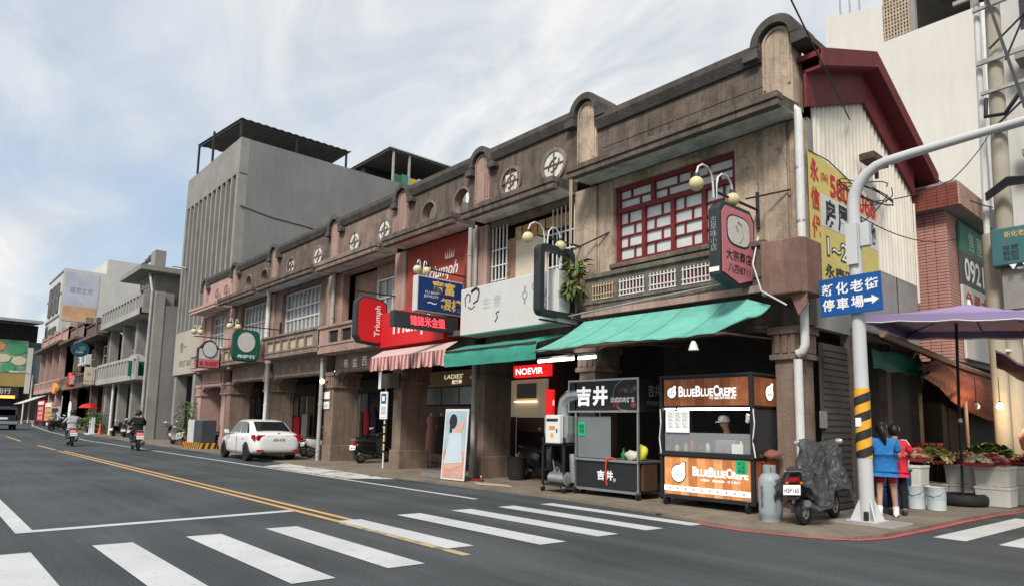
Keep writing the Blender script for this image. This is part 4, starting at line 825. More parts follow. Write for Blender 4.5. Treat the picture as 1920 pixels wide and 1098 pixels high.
# ================================================================== hanging and wall signs
mat('sign_pink', (0.50, 0.17, 0.19), 0.6, 0.12, 3, 0.05, streak=0.2, dark=(0.35, 0.12, 0.13)); mat('sign_black', (0.03, 0.035, 0.038), 0.5, 0.2, 4, 0.05)
mat('sign_white', (0.56, 0.56, 0.54), 0.5, 0.05, 1.5, 0.03, streak=0.12, dark=(0.4, 0.39, 0.36)); mat('sign_red', (0.55, 0.018, 0.022), 0.45, 0.06, 2, 0.02); mat('sign_blue', (0.012, 0.035, 0.15), 0.4, 0.08, 3, 0.02)
mat('sign_green_dk', (0.004, 0.11, 0.07), 0.4, 0.08, 3, 0.02); mat('globe', (0.60, 0.52, 0.30), 0.35, 0.15, 8, 0.05)
def ngon(cx, cy, rx, ry, n=24, p=2.0):
    r = []
    for k in range(n):
        a = 2*math.pi*k/n; c, s_ = math.cos(a), math.sin(a)
        r.append((cx+rx*math.copysign(abs(c)**(2/p), c), cy+ry*math.copysign(abs(s_)**(2/p), s_)))
    return r
def bracket(h, X, y0, y1, z, up=0.0, m='black_metal'):
    MB().tube([(X, y0, z), (X, y1, z+up)], 0.025, 6).build('bracket_arm', m, h)
    MB().tube([(X, y1-0.02, z-0.35), (X, y1-0.02, z+0.35)], 0.035, 6).build('bracket_plate', m, h)
def globes(h, X, ys, z, r=0.13, mid=None, top=0.42):
    mid = mid if mid is not None else sum(ys)/len(ys)
    for y in ys:
        s_ = 1 if y > mid else -1
        pts = [(X, mid+s_*0.04, z-0.12)] + [(X, mid+s_*0.06+(y-mid-s_*0.06)*(1-math.cos(a))/2, z+0.15+top*0.6*math.sin(a)) for a in (0.0, 0.6, 1.2, 1.8, 2.4, 3.0)] + [(X, y, z+r)]
        MB().tube(pts, 0.018, 6).build('lamp_arm', 'pipe_white', h, smooth=60)
        g_ = MB().ball((X, y, z), r, 16, 10).build('globe', 'globe', h, smooth=80)
        MB().lathe([(0.06, r-0.02), (0.05, r+0.05)], 10, T(X, y, z)).build('globe_collar', 'black_metal', g_)
# pink sign of the corner house
s = thing('hanging_sign', 'faded pink hanging sign in black frame with two globe lamps', 'sign', (-6.2, 10.7, 3.9), world=True, group='hanging signs with globe lamps')
MB().prism([(10.05, 4.12), (10.65, 3.96), (11.25, 4.12), (11.25, 5.3), (11.1, 5.46), (10.2, 5.46), (10.05, 5.3)], 'x', -6.33, -6.12).build('case', 'sign_black', s, bevel=0.01)
MB().prism([(10.13, 4.18), (10.45, 4.10), (10.65, 4.04), (10.85, 4.10), (11.17, 4.18), (11.17, 5.24), (11.05, 5.38), (10.25, 5.38), (10.13, 5.24)], 'x', -6.119, -6.10).build('face', 'sign_pink', s)
MB().prism([(y, z) for y, z in ngon(10.65, 4.98, 0.40, 0.29, 20, 3.2)], 'x', -6.098, -6.094).build('emblem_border', 'black_print', s)
MB().prism([(y, z) for y, z in ngon(10.65, 4.98, 0.37, 0.26, 20, 3.2)], 'x', -6.093, -6.088).build('emblem', mat('sign_cream', (0.55, 0.53, 0.48), 0.6, 0.08, 6), s)
MB().tube([(-6.086, 10.66, 4.78), (-6.086, 10.78, 4.92), (-6.086, 10.74, 5.1), (-6.086, 10.6, 5.16), (-6.086, 10.54, 5.06), (-6.086, 10.62, 4.98)], 0.012, 5).build('emblem_curve', 'grey_print', s)
text('大宗商店', 0.2, FX(-6.097, 10.65, 4.52), MATS['black_print'], s, w=0.86, bold=0.012); text('八四8711', 0.15, FX(-6.097, 10.65, 4.28), MATS['black_print'], s, w=0.74, bold=0.01)
text('古早味小店', 0.62, FY(-6.225, 10.046, 4.85), MATS['grey_print'], s, vert=True); MB().box(-6.32, -6.13, 10.04, 10.048, 4.18, 4.26).build('paper_label', 'white_print', s)
bracket(s, -6.22, 10.1, 11.6, 5.62); globes(s, -6.2, (9.5, 10.65), 5.60, 0.125, 10.07); MB().tube([(-6.22, 11.2, 3.4), (-6.22, 11.2, 4.2)], 0.05, 8).build('hanger', 'sign_black', s)
MB().tube([(-6.2, 10.07, 5.5), (-6.2, 10.07, 5.8)], 0.02, 6).build('lamp_stem', 'black_metal', s)
# empty frame sign
s = thing('hanging_sign', 'empty black sign frame with bare tubes and two globe lamps', 'sign', (-10.7, 10.7, 3.9), world=True, group='hanging signs with globe lamps')
def ring_box(y0, y1, z0, z1, t, X0, X1, r=0.16):
    b = MB(); o = []; i_ = []
    for (cy, cz, a0) in ((y1-r, z1-r, 0), (y0+r, z1-r, 90), (y0+r, z0+r, 180), (y1-r, z0+r, 270)):
        for k in range(5):
            a = rad(a0+k*22.5); o.append((cy+r*math.cos(a), cz+r*math.sin(a))); i_.append((cy+(r-t*0.6)*math.cos(a)-(t*0.4)*(1 if cy > (y0+y1)/2 else -1), cz+(r-t*0.6)*math.sin(a)-(t*0.4)*(1 if cz > (z0+z1)/2 else -1)))
    n = len(o); vs = [(X, *p) for X in (X0, X1) for q in (o, i_) for p in q]; fs = []
    for k in range(n):
        j = (k+1) % n; fs += [(k, j, n+j, n+k), (2*n+k, 3*n+k, 3*n+j, 2*n+j), (k, 2*n+k, 2*n+j, j), (n+k, n+j, 3*n+j, 3*n+k)]
    return b.add(vs, fs)
ring_box(10.13, 11.25, 3.95, 5.58, 0.13, -10.88, -10.66).build('frame', 'sign_black', s, smooth=40)
MB().tube([(-10.75, 10.98, 4.1), (-10.75, 10.80, 5.35)], 0.02).build('bare_tube', 'white_plastic', s); MB().tube([(-10.75, 10.45, 4.05), (-10.75, 10.45, 5.45)], 0.02).build('bare_tube', 'white_plastic', s)
bracket(s, -10.75, 10.1, 11.6, 5.75); globes(s, -10.72, (9.79, 10.81), 5.62, 0.13, 10.35); bracket(s, -10.75, 10.2, 11.6, 3.85)
# blank white wall sign
s = thing('wall_sign', 'blank white box sign with faint couple drawing and watch prints', 'sign', (-12.5, 10.8, 3.85), world=True)
MB().box(-14.42, -10.70, 10.75, 11.4, 3.85, 5.10).build('case', 'sign_white', s, bevel=0.02)
for pts, r_ in (([(-14.2, 4.62), (-14.22, 4.85), (-14.12, 4.95), (-14.0, 4.9), (-14.02, 4.72)], 0.018), ([(-13.92, 5.02), (-13.7, 5.04), (-13.62, 4.92), (-13.68, 4.72), (-13.86, 4.66)], 0.022), ([(-13.95, 4.98), (-13.75, 5.06), (-13.63, 4.98)], 0.035), ([(-14.1, 4.6), (-13.95, 4.52), (-13.8, 4.58)], 0.014), ([(-12.95, 4.08), (-12.85, 4.2), (-12.92, 4.3), (-12.8, 4.34)], 0.018)):
    MB().tube([(x, 10.748, z) for x, z in pts], r_, 5).build('ink_line', 'black_print', s)
for x, z in ((-11.85, 4.62), (-11.5, 4.78), (-11.1, 4.45)):
    MB().arc_band(x, z, 0.07, 0.10, 0, 2*math.pi, 10.742, 10.75, 14).build('watch_print', 'grey_print', s); MB().box(x-0.03, x+0.03, 10.744, 10.75, z+0.1, z+0.22).build('watch_print', 'grey_print', s); MB().box(x-0.03, x+0.03, 10.744, 10.75, z-0.22, z-0.1).build('watch_print', 'grey_print', s)
text('生 意', 0.3, FY(-13.1, 10.747, 4.62), mat('faded_ink', (0.47, 0.46, 0.45)), s)
# red wall sign and oval sign
s = thing('wall_sign', 'bright red wall sign above the pink striped awning', 'sign', (-17.4, 11, 3.9), world=True)
MB().box(-19.25, -15.50, 10.98, 11.5, 3.88, 4.98).build('case', 'sign_red', s, bevel=0.015)
text('Triumph', 0.62, FY(-17.2, 10.976, 4.42), MATS['white_print'], s, w=2.35, bold=0.022)
s = thing('hanging_sign', 'rounded red hanging sign with upright white lettering in dark casing', 'sign', (-19.2, 10.6, 4), world=True)
MB().prism([(10.08, 4.2), (10.25, 4.0), (10.9, 3.95), (11.2, 4.1), (11.2, 5.3), (11.0, 5.45), (10.3, 5.5), (10.08, 5.3)], 'x', -19.25, -18.97).build('case', 'sign_black', s, bevel=0.04)
MB().prism([(10.16, 4.25), (10.3, 4.06), (10.9, 4.02), (11.13, 4.14), (11.13, 5.25), (10.97, 5.38), (10.33, 5.43), (10.16, 5.25)], 'x', -18.97, -18.95).build('face', 'sign_red', s)
text('Triumph', 0.26, FX(-18.945, 10.85, 4.72) @ Matrix.Rotation(rad(90), 4, 'Z'), MATS['white_print'], s, w=1.0, bold=0.02)
bracket(s, -19.1, 10.1, 11.6, 5.62, 0.03)
# blue jeweller sign and LED board
s = thing('hanging_sign', 'dark blue hanging jeweller sign with gold characters', 'sign', (-15.3, 10.6, 4.5), world=True)
MB().box(-15.44, -15.22, 9.86, 11.42, 4.52, 5.50).build('case', 'sign_white', s, bevel=0.015); MB().box(-15.219, -15.205, 9.90, 11.38, 4.56, 5.47).build('face', 'sign_blue', s)
text('寶富', 0.36, FX(-15.2, 10.72, 5.24), MATS['gold_print'], s, w=0.78, bold=0.03); text('銀樓', 0.36, FX(-15.2, 11.0, 4.80), MATS['gold_print'], s, w=0.74, bold=0.03); text('FU BAU\nJEWELRY', 0.2, FX(-15.2, 10.32, 5.0), MATS['white_print'], s, w=0.5); text('~', 0.06, FX(-15.2, 10.35, 4.78), MATS['white_print'], s, w=0.3)
bracket(s, -15.33, 9.9, 11.6, 5.72); globes(s, -15.3, (9.9, 10.2), 5.66, 0.12, 10.05, 0.2)
s = thing('led_sign', 'black scrolling LED board with red and green glowing marks', 'sign', (-15.3, 10.2, 4), world=True)
MB().box(-15.44, -15.22, 9.18, 11.28, 4.03, 4.46).build('case', 'sign_black', s, bevel=0.02)
text('鐘錶米金銀', 0.27, FX(-15.21, 10.25, 4.25), flat('led_red', (0.9, 0.04, 0.05), emit=1.6), s, w=1.15, shear=-0.2)
for y in (9.42, 9.62, 10.98, 11.12): MB().arc_band(0, 0, 0.05, 0.07, 0, 2*math.pi, 0, 0.004, 8).build('led_mark', flat('led_green', (0.1, 0.85, 0.45), emit=1.4), s).matrix_local = Matrix.Translation(Vector((-15.21, y, 4.25))-s.location) @ rotz(rad(90))
# oval signs down the row
s = thing('hanging_sign', 'green hanging sign with large white oval beside globe lamps', 'sign', (-28.6, 10.2, 4), world=True, group='hanging signs with globe lamps')
MB().prism(ngon(10.17, 4.6, 0.55, 0.66, 24, 5), 'x', -28.75, -28.52).build('case', 'sign_black', s); MB().prism(ngon(10.17, 4.6, 0.51, 0.62, 24, 5), 'x', -28.52, -28.5).build('face', 'sign_green_dk', s)
MB().prism(ngon(10.15, 4.74, 0.36, 0.42, 24), 'x', -28.5, -28.48).build('emblem', 'sign_cream', s); text('布莊行', 0.15, FX(-28.49, 10.17, 4.14), MATS['white_print'], s, w=0.75, bold=0.03)
bracket(s, -28.6, 9.6, 11.6, 5.42); globes(s, -28.6, (9.46, 9.8), 5.36, 0.13, 9.63, 0.3)
s = thing('hanging_sign', 'white and pink hanging sign with round top before the pink house', 'sign', (-34.6, 10.5, 4), world=True, group='hanging signs with globe lamps')
MB().prism([(10.02, 3.98), (11.08, 3.98), (11.08, 4.95), (10.95, 5.05)] + [(10.55+0.36*math.cos(a*math.pi/8), 5.0+0.36*math.sin(a*math.pi/8)) for a in range(1, 8)] + [(10.15, 5.05), (10.02, 4.95)], 'x', -34.75, -34.52).build('case', 'sign_black', s)
MB().prism([(10.08, 4.42), (11.02, 4.42), (11.02, 4.92), (10.08, 4.92)], 'x', -34.52, -34.5).build('face', 'sign_cream', s); MB().prism([(10.08, 4.02), (11.02, 4.02), (11.02, 4.42), (10.08, 4.42)], 'x', -34.52, -34.5).build('face', 'sign_pink', s)
MB().prism(ngon(10.55, 4.9, 0.34, 0.40, 24), 'x', -34.5, -34.47).build('emblem_rim', 'black_print', s); MB().prism(ngon(10.55, 4.9, 0.31, 0.37, 24), 'x', -34.47, -34.45).build('emblem', 'sign_white', s)
text('新化老舖', 0.24, FX(-34.49, 10.55, 4.22), MATS['red_print'], s, w=0.85, bold=0.03); bracket(s, -34.6, 9.8, 11.6, 5.5); globes(s, -34.6, (9.8, 10.1), 5.72, 0.14, 9.95, 0.3)
s = thing('hanging_sign', 'dark green and white arched sign on the concrete house', 'sign', (-52, 11.2, 4.3), world=True)
MB().prism([(10.72, 4.35), (11.7, 4.35), (11.7, 5.4), (10.72, 5.4)], 'x', -52.1, -51.95).build('lower_face', 'sign_green_dk', s); MB().prism([(10.72, 5.4), (11.7, 5.4)] + [(11.21+0.49*math.cos(a*math.pi/10), 5.5+0.4*math.sin(a*math.pi/10)) for a in range(11)], 'x', -52.1, -51.95).build('upper_face', 'sign_white', s)
text('咖啡店', 0.75, FX(-51.94, 11.2, 4.9), MATS['white_print'], s, vert=True, bold=0.02); bracket(s, -52, 11.2, 12.4, 5.3)
s = thing('hanging_sign', 'round dark blue disc sign far down the street', 'sign', (-66, 9.9, 6.5), world=True)
MB().prism(ngon(9.95, 7.1, 0.66, 0.62, 24), 'x', -66.2, -66).build('disc', flat('disc_blue', (0.015, 0.06, 0.10)), s); MB().prism(ngon(10.1, 7.2, 0.25, 0.22, 12), 'x', -66, -65.98).build('emblem', flat('disc_green', (0.05, 0.2, 0.16)), s); text('Cafe', 0.2, FX(-65.97, 9.9, 6.9), MATS['white_print'], s); bracket(s, -66.1, 10, 11.6, 7.85)
s = thing('hanging_sign', 'red barrel-shaped sign with pale characters far down the street', 'sign', (-70, 10.1, 4.1), world=True)
MB().lathe([(0.2, 4.1), (0.27, 4.2), (0.29, 4.7), (0.27, 5.25), (0.2, 5.35)], 16, T(-70, 10.1, 0)).build('barrel', 'sign_red', s, smooth=50); text('福壽', 0.8, FX(-69.70, 10.1, 4.72), MATS['white_print'], s, vert=True); bracket(s, -70, 10.1, 11.6, 5.5)
for k, (ya, yb, c, lb) in enumerate(((11.05, 11.9, 'sign_white', 'square white sign board with grey print on the dark far house'), (10.42, 11.02, 'mural_cream', 'square olive sign board beside the white far board'))):
    s = thing('sign_board', lb, 'sign', (-66, ya, 4.2), world=True); MB().box(-66.15, -66, ya, yb, 4.25, 5.7).build('board', c, s); text(['花園', '茶'][k], 0.3, FX(-65.99, (ya+yb)/2, 5.1), MATS['grey_print'], s); text('特賣 中', 0.2, FX(-65.99, (ya+yb)/2, 4.5), MATS['grey_print'], s)

# ================================================================== awnings
mat('green_tarp', (0.15, 0.45, 0.365), 0.65, 0.14, 1.2, 0.5, 6, patch=0.5, patch_c=(0.10, 0.27, 0.22), pscale=1.3, streak=0.25, dark=(0.06, 0.14, 0.11)); mat('green_tarp_dk', (0.045, 0.27, 0.20), 0.65, 0.16, 1.5, 0.5, 6, patch=0.4, patch_c=(0.03, 0.17, 0.13), pscale=1.6)
mat('awning_under', (0.03, 0.06, 0.05), 0.8)
def awning(name, lb, rows, m, th=0.02):
    s = thing(name, lb, 'awning', rows[0][0], world=True); MB().sheet(rows, th).build('canvas', m, s, smooth=60); return s
nx_ = 70; rows = []
for j in range(13):
    t_ = j/12; row = []
    for k in range(nx_+1):
        u_ = k/nx_; xa = -10.2-0.37*t_; xb = -5.76-0.05*t_
        x = xa+(xb-xa)*u_; y = 11.08-1.2*t_; z = 3.84-0.72*t_ - 0.07*math.sin(math.pi*t_)-0.025*math.sin(u_*9+1)*t_+0.012*math.sin(u_*31+2*t_)*math.sin(math.pi*t_)+0.008*math.sin(u_*57-4*t_)*t_ - 0.16*max(0, u_-0.9)*10*(1-t_)
        if u_ > 0.93: y += 0.5*(u_-0.93)/0.07*t_; z += 0.26*(u_-0.93)/0.07*t_
        row.append((x, y, z))
    rows.append(row)
s = awning('awning', 'large pale green awning over the food carts', rows, 'green_tarp')
for kk in (14, 28, 42, 56): MB().tube([(r_[kk][0], r_[kk][1], r_[kk][2]+0.004) for r_ in rows], 0.006, 4).build('seam', 'green_tarp_dk', s)
MB().tube([(-10.55, 9.9, 3.09), (-5.95, 9.93, 3.08)], 0.025).build('front_bar', 'rust', s)
for x in (-10.4, -8.0, -6.0): MB().tube([(x, 9.92, 3.08), (x, 11.55, 3.15)], 0.02).build('arm', 'rust', s)
MB().lathe([(0.09, 0), (0.06, 0.1), (0.03, 0.16)], 12, T(-6.6, 9.95, 2.84)).build('lamp_shade', 'white_plastic', s)
rows = []
for j in range(8):
    t_ = j/7; row = []
    for k in range(21):
        u_ = k/20; x = -14.6+(3.75)*u_ + 0.3*t_*(1-u_)
        if t_ < 0.6: y = 11.1-0.9*t_/0.6; z = 3.62-0.26*t_/0.6+0.01*math.sin(u_*17)
        else: y = 10.2-0.02*math.sin(u_*25); z = 3.36-0.38*(t_-0.6)/0.4
        row.append((x, y, z))
    rows.append(row)
s = awning('awning', 'smaller deep green awning with hanging front flap under the white sign', rows, 'green_tarp_dk')
MB().tube([(-14.3, 10.2, 3.36), (-10.85, 10.2, 3.36)], 0.02).build('front_bar', 'rust', s)
s = thing('awning', 'red and white striped awning with scalloped edge under the red sign', 'awning', (-16.4, 11.1, 3.7), world=True)
MB().sheet([[(-18.9+0.2*k, 11.05, 3.78) for k in range(21)], [(-18.15+0.193*k, 10.2, 3.44) for k in range(21)]], 0.02).build('canvas', mat('awning_cream', (0.52, 0.40, 0.36), 0.8, 0.08, 3), s)
for k in range(20):
    x0 = -18.15+0.193*k; z1 = 3.05+0.02*math.sin(k*1.9)
    for j, (a, c, m_) in enumerate(((0, 0.096, 'awning_red'), (0.096, 0.193, 'awning_cream'))):
        b = MB(); n_ = 4; top = [(x0+a+(c-a)*i/n_, 10.2-0.008*math.sin(k+i), 3.43) for i in range(n_+1)]
        bot = [(x0+a+(c-a)*i/n_, 10.19-0.03*math.sin(k*2.1+i), z1-0.03*math.sin(math.pi*((j+i/n_)/2))) for i in range(n_+1)]
        b.sheet([top, bot], 0.004).build('valance_strip', mat('awning_red', (0.42, 0.10, 0.10), 0.8, 0.15, 4) if j == 0 else 'awning_cream', s)

# ================================================================== street furniture
s = thing('street_light', 'white curved street light pole with yellow and black stripes', 'street light', (-4.47, 11.55, 0), world=True)
px, py = -4.47, 11.55
mat('pole_grey', (0.50, 0.51, 0.51), 0.45, 0.08, 2, 0.04, streak=0.2, dark=(0.34, 0.33, 0.31))
pts = [(px, py, 0.02), (px, py, 1.0), (px, py, 3.5), (px, py, 5.3)] + [(px+0.62*(1-math.cos(a)), py, 5.3+0.62*math.sin(a)) for a in (0.3, 0.6, 0.9, 1.2, 1.45)] + [(px+0.9, py, 5.94), (px+2.5, py, 6.0), (px+5.0, py, 6.12)]
MB().tube(pts, [0.115, 0.115, 0.105, 0.10, 0.098, 0.095, 0.09, 0.085, 0.08, 0.075, 0.06, 0.05], 16).build('pole', 'pole_grey', s, smooth=50)
MB().tube([(px+4.9, py, 6.12), (px+5.7, py, 6.16)], [0.08, 0.12], 10).build('lamp_head', 'pole_grey', s, smooth=50)
MB().box(px-0.24, px+0.24, py-0.24, py+0.24, 0.05, 0.10).build('base_plate', 'pole_grey', s)
for a in range(4): MB().prism([(0.10, 0.1), (0.27, 0.1), (0.12, 0.42)], 'y', -0.01, 0.01, T(px, py, 0) @ rotz(rad(45+90*a))).build('gusset', 'pole_grey', s)
for k in range(-1, 4):
    z = 1.14+k*0.29; n_ = 24; r_ = 0.122
    sec = [(px+r_*math.cos(2*math.pi*j/n_), py+r_*math.sin(2*math.pi*j/n_), z+0.29*j/n_) for j in range(n_+1)]
    sec = [(x, y, max(1.08, min(2.2, q)), max(1.08, min(2.2, q+0.145))) for x, y, q in sec]
    MB().sheet([[(x, y, a) for x, y, a, b_ in sec], [(x, y, b_) for x, y, a, b_ in sec]]).build('stripe_band', 'black_print', s, smooth=60)
MB().tube([(px, py, 1.08), (px, py, 2.2)], 0.119, 16, cap=False).build('stripe_base', 'yellow', s, smooth=60)
MB().box(px-0.07, px+0.02, py-0.128, py-0.12, 1.58, 1.72).build('sticker', 'white_print', s)
MB().box(px+0.1, px+0.25, py-0.06, py+0.06, 4.55, 4.95).build('junction_box', 'pole_grey', s, bevel=0.01); MB().box(px-0.09, px+0.09, py-0.15, py-0.1, 4.25, 4.95).build('access_cover', 'pole_grey', s)
MB().box(px+0.02, px+0.07, py-0.2, py-0.12, 0.1, 0.24).build('padlock', 'black_print', s); MB().box(px-0.45, px+0.55, py-0.45, py+0.4, 0.03, 0.085).build('footing', 'conc', s, bevel=0.02)
s = thing('direction_sign', 'blue street sign with white characters and arrow on the light pole', 'sign', (-4.52, 11.38, 3.4), world=True)
M_ = T(-4.52, 11.38, 3.74) @ Matrix.Rotation(rad(-1.2), 4, 'Y')
def loc(b_, name, m, p): return b_.build(name, m, p)
bd = MB().box(-0.5, 0.5, -0.01, 0.01, -0.32, 0.32, M_).build('board', mat('street_blue', (0.006, 0.075, 0.27), 0.45, 0.08, 3, 0.02), s, bevel=0.006)
MR = Matrix.Rotation(rad(-1.2), 4, 'Y'); SP = T(-4.52, 11.38, 3.74) @ MR
for k, c_ in enumerate('新化老街'): text(c_, 0.20, SP @ FY(-0.355+0.235*k, -0.011, 0.13), MATS['white_print'], s, bold=0.022)
for k, c_ in enumerate('停車場'): text(c_, 0.20, SP @ FY(-0.355+0.235*k, -0.011, -0.13), MATS['white_print'], s, bold=0.022)
MB().prism([(0.22, -0.155), (0.34, -0.155), (0.34, -0.20), (0.45, -0.125), (0.34, -0.05), (0.34, -0.095), (0.22, -0.095)], 'y', -0.015, -0.011, SP).build('arrow', 'white_print', s)
for z in (-0.15, 0.15): MB().box(-0.12, 0.16, 0.01, 0.06, z-0.02, z+0.02, SP).build('bracket_strap', 'steel', s)
# bus stop post
s = thing('bus_stop', 'slim bus stop post with white and blue timetable plate', 'bus stop', (-19.2, 11.35, 0), world=True)
MB().tube([(-19.2, 11.4, 0.06), (-19.2, 11.4, 2.75)], 0.03, 10).build('post', 'pipe_white', s)
for k in range(7): MB().tube([(-19.2, 11.4, 0.55+k*0.14), (-19.2, 11.4, 0.55+k*0.14+0.075)], 0.034, 10).build('stripe_band', 'yellow' if k % 2 else 'black_print', s)
MB().box(-19.42, -18.98, 11.33, 11.36, 1.62, 2.50).build('plate', 'white_print', s); MB().box(-19.35, -19.05, 11.322, 11.328, 2.12, 2.44).build('bus_symbol', flat('bus_blue', (0.01, 0.07, 0.30)), s); MB().box(-19.28, -19.12, 11.316, 11.321, 2.2, 2.36).build('bus_icon', 'white_print', s)
text('公車站牌\n新化老街\n—————', 0.36, FY(-19.2, 11.326, 1.85), MATS['grey_print'], s, w=0.36); MB().box(-19.62, -19.46, 11.35, 11.38, 2.6, 3.15).build('side_plate', 'white_print', s)
s = thing('wooden_sign', 'small dark carved wooden sign under the striped awning', 'sign', (-18.8, 11.3, 2.6), world=True)
MB().box(-19.3, -18.2, 11.26, 11.32, 2.6, 3.08).build('board', mat('dark_wood', (0.05, 0.035, 0.025), 0.8, 0.3, 4, 0.4, 20), s, bevel=0.02); text('Tcouck', 0.22, FY(-18.75, 11.258, 2.84), MATS['coping'], s, w=0.7)
# standing poster
s = thing('standing_poster', 'tall leaning poster of a posing woman in pale blue and pink', 'poster', (-14.2, 10.5, 0.06), world=True)
PM = T(-14.22, 10.48, 0.075) @ rotz(rad(4)) @ Matrix.Rotation(rad(-3.5), 4, 'X')
MB().box(-0.46, 0.46, 0, 0.03, 0, 1.82, PM).build('frame', 'white_plastic', s, bevel=0.006)
for z0, z1, c_ in ((0.75, 1.78, (0.36, 0.48, 0.54)), (0.04, 0.75, (0.52, 0.30, 0.25))): MB().box(-0.42, 0.42, -0.004, 0, z0, z1, PM).build('print_ground', mat('print%.2f' % z1, c_, 0.5, 0.25, 2.5, 0), s)
def fig(name, pts, m): MB().prism(pts, 'y', -0.010-0.002*len(s.children) % 0.008, -0.006, PM).build(name, m, s)
skin = mat('print_skin', (0.62, 0.36, 0.27), 0.5, 0.05, 5, 0)
fig('print_hair', ngon(-0.10, 1.50, 0.15, 0.19, 16), flat('print_hair', (0.02, 0.015, 0.012))); fig('print_face', ngon(-0.06, 1.47, 0.10, 0.14, 16), skin)
fig('print_braid', [(-0.22, 1.5), (-0.15, 1.5), (-0.13, 1.2), (-0.18, 1.1), (-0.23, 1.2)], MATS['print_hair']); fig('print_arm', [(0.0, 1.35), (0.1, 1.35), (0.34, 1.6), (0.38, 1.5), (0.2, 1.15), (-0.05, 1.1)], skin)
fig('print_dress', [(-0.2, 1.2), (0.25, 1.2), (0.3, 0.75), (0.36, 0.45), (-0.36, 0.4), (-0.28, 0.8)], mat('print_dress', (0.50, 0.58, 0.62), 0.5, 0.1, 3, 0)); fig('print_legs', [(-0.3, 0.55), (0.35, 0.62), (0.36, 0.4), (-0.1, 0.25), (-0.35, 0.3)], skin)
# pavement odds and ends
MB_ = MB().sheet([[(-13.5, 10.6, 0.075), (-12.5, 10.9, 0.072)], [(-12.9, 10.25, 0.075), (-12.0, 10.6, 0.071)]], 0.006); tag(MB_.build('cardboard_sheet', mat('cardboard', (0.42, 0.34, 0.25), 0.9)), 'flattened pale cardboard sheet lying beside the column', 'cardboard')
s = thing('broom', 'red dustpan brush lying by the column foot', 'brush', (-13.6, 11.0, 0.07), world=True); MB().box(-14.05, -13.6, 10.9, 11.05, 0.065, 0.11).build('head', flat('brush_red', (0.3, 0.02, 0.02)), s); MB().tube([(-13.6, 10.95, 0.1), (-13.3, 10.7, 0.22)], 0.015).build('handle', 'white_plastic', s)
tb = MB().lathe([(0.20, 0.06), (0.24, 0.2), (0.26, 0.62), (0.28, 0.66), (0.24, 0.66), (0.22, 0.2)], 16, T(-13.55, 12.1, 0)).build('waste_bin', 'black_metal', smooth=50); tag(tb, 'dark plastic waste bin behind the arcade column', 'bin')
s = thing('wheel_stop', 'grey and yellow parking stop on the pavement by the poster', 'wheel stop', (-15.2, 10.4, 0.06), world=True)
for k in range(5): MB().box(-15.75+k*0.26, -15.50+k*0.26, 10.55, 10.68, 0.06, 0.17).build('block', 'yellow' if k == 4 else 'conc_dark', s, bevel=0.01)
# electrical cabinet on striped base, left of the pink house
s = thing('utility_cabinet', 'grey utility cabinet on a yellow and black striped base', 'cabinet', (-36.6, 11.1, 0), world=True)
MB().box(-38.0, -35.2, 10.65, 11.45, 0.0, 0.34).build('base', 'yellow', s)
for k in range(9): MB().prism([(-38.0+k*0.31, 0.0), (-37.85+k*0.31, 0.0), (-37.65+k*0.31, 0.34), (-37.80+k*0.31, 0.34)], 'y', 10.64, 10.65).build('stripe', 'black_print', s)
for k in range(3): MB().prism([(10.68+k*0.28, 0.0), (10.80+k*0.28, 0.0), (10.92+k*0.28, 0.34), (10.80+k*0.28, 0.34)], 'x', -35.2, -35.19).build('stripe', 'black_print', s)
MB().box(-37.75, -36.65, 10.75, 11.4, 0.34, 1.48).build('cabinet', 'conc_light', s, bevel=0.02); MB().box(-36.6, -35.35, 10.72, 11.4, 0.34, 1.47).build('cabinet', mat('cab_dark', (0.05, 0.058, 0.07), 0.6), s, bevel=0.02)
for k in range(4): MB().box(-36.64, -36.61, 10.80+0.12*(k % 2), 11.0+0.1*(k % 2), 0.5+k*0.22, 0.6+k*0.22).build('hazard_tape', 'yellow', s)
s = thing('traffic_cone', 'orange traffic cone standing at the roadside', 'traffic cone', (-62, 11.2, gz(-62)), world=True)
MB().lathe([(0.22, 0), (0.22, 0.04), (0.17, 0.05), (0.03, 0.95), (0.0, 0.95)], 16, T(-62, 11.2, gz(-62))).build('cone', flat('cone_orange', (0.65, 0.09, 0.03)), s, smooth=40); MB().lathe([(0.122, 0.35), (0.085, 0.58)], 16, T(-62, 11.2, gz(-62))).build('reflective_band', 'white_print', s)
# ================================================================== food carts
def planks(name, c):
    m = mat(name, c, 0.55, 0.25, 2.5, 0.1, 30); return m
wood_m = [mat('plank%d' % k, c, 0.5, 0.35, 3.5, 0.08, 30, emit=0.22) for k, c in enumerate(((0.50, 0.21, 0.075), (0.42, 0.16, 0.05), (0.56, 0.27, 0.11), (0.36, 0.13, 0.045)))]  # cart boards, both sets, carry added emission for a backlit look
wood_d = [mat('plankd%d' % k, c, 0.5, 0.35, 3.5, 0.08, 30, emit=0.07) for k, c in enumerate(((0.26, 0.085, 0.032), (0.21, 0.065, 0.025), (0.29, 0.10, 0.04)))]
def caster(h, x, y, r=0.075, z0=0.06):
    p = MB().lathe([(r*0.5, -0.02), (r, -0.018), (r, 0.018), (r*0.5, 0.02)], 14, T(x, y, z0+r) @ Matrix.Rotation(rad(90), 4, 'Y')).build('caster_wheel', 'rubber', h, smooth=40)
    MB().box(x-0.03, x+0.03, y-0.03, y+0.03, z0+r*1.5, z0+r*2.4).build('caster_fork', 'steel', p)
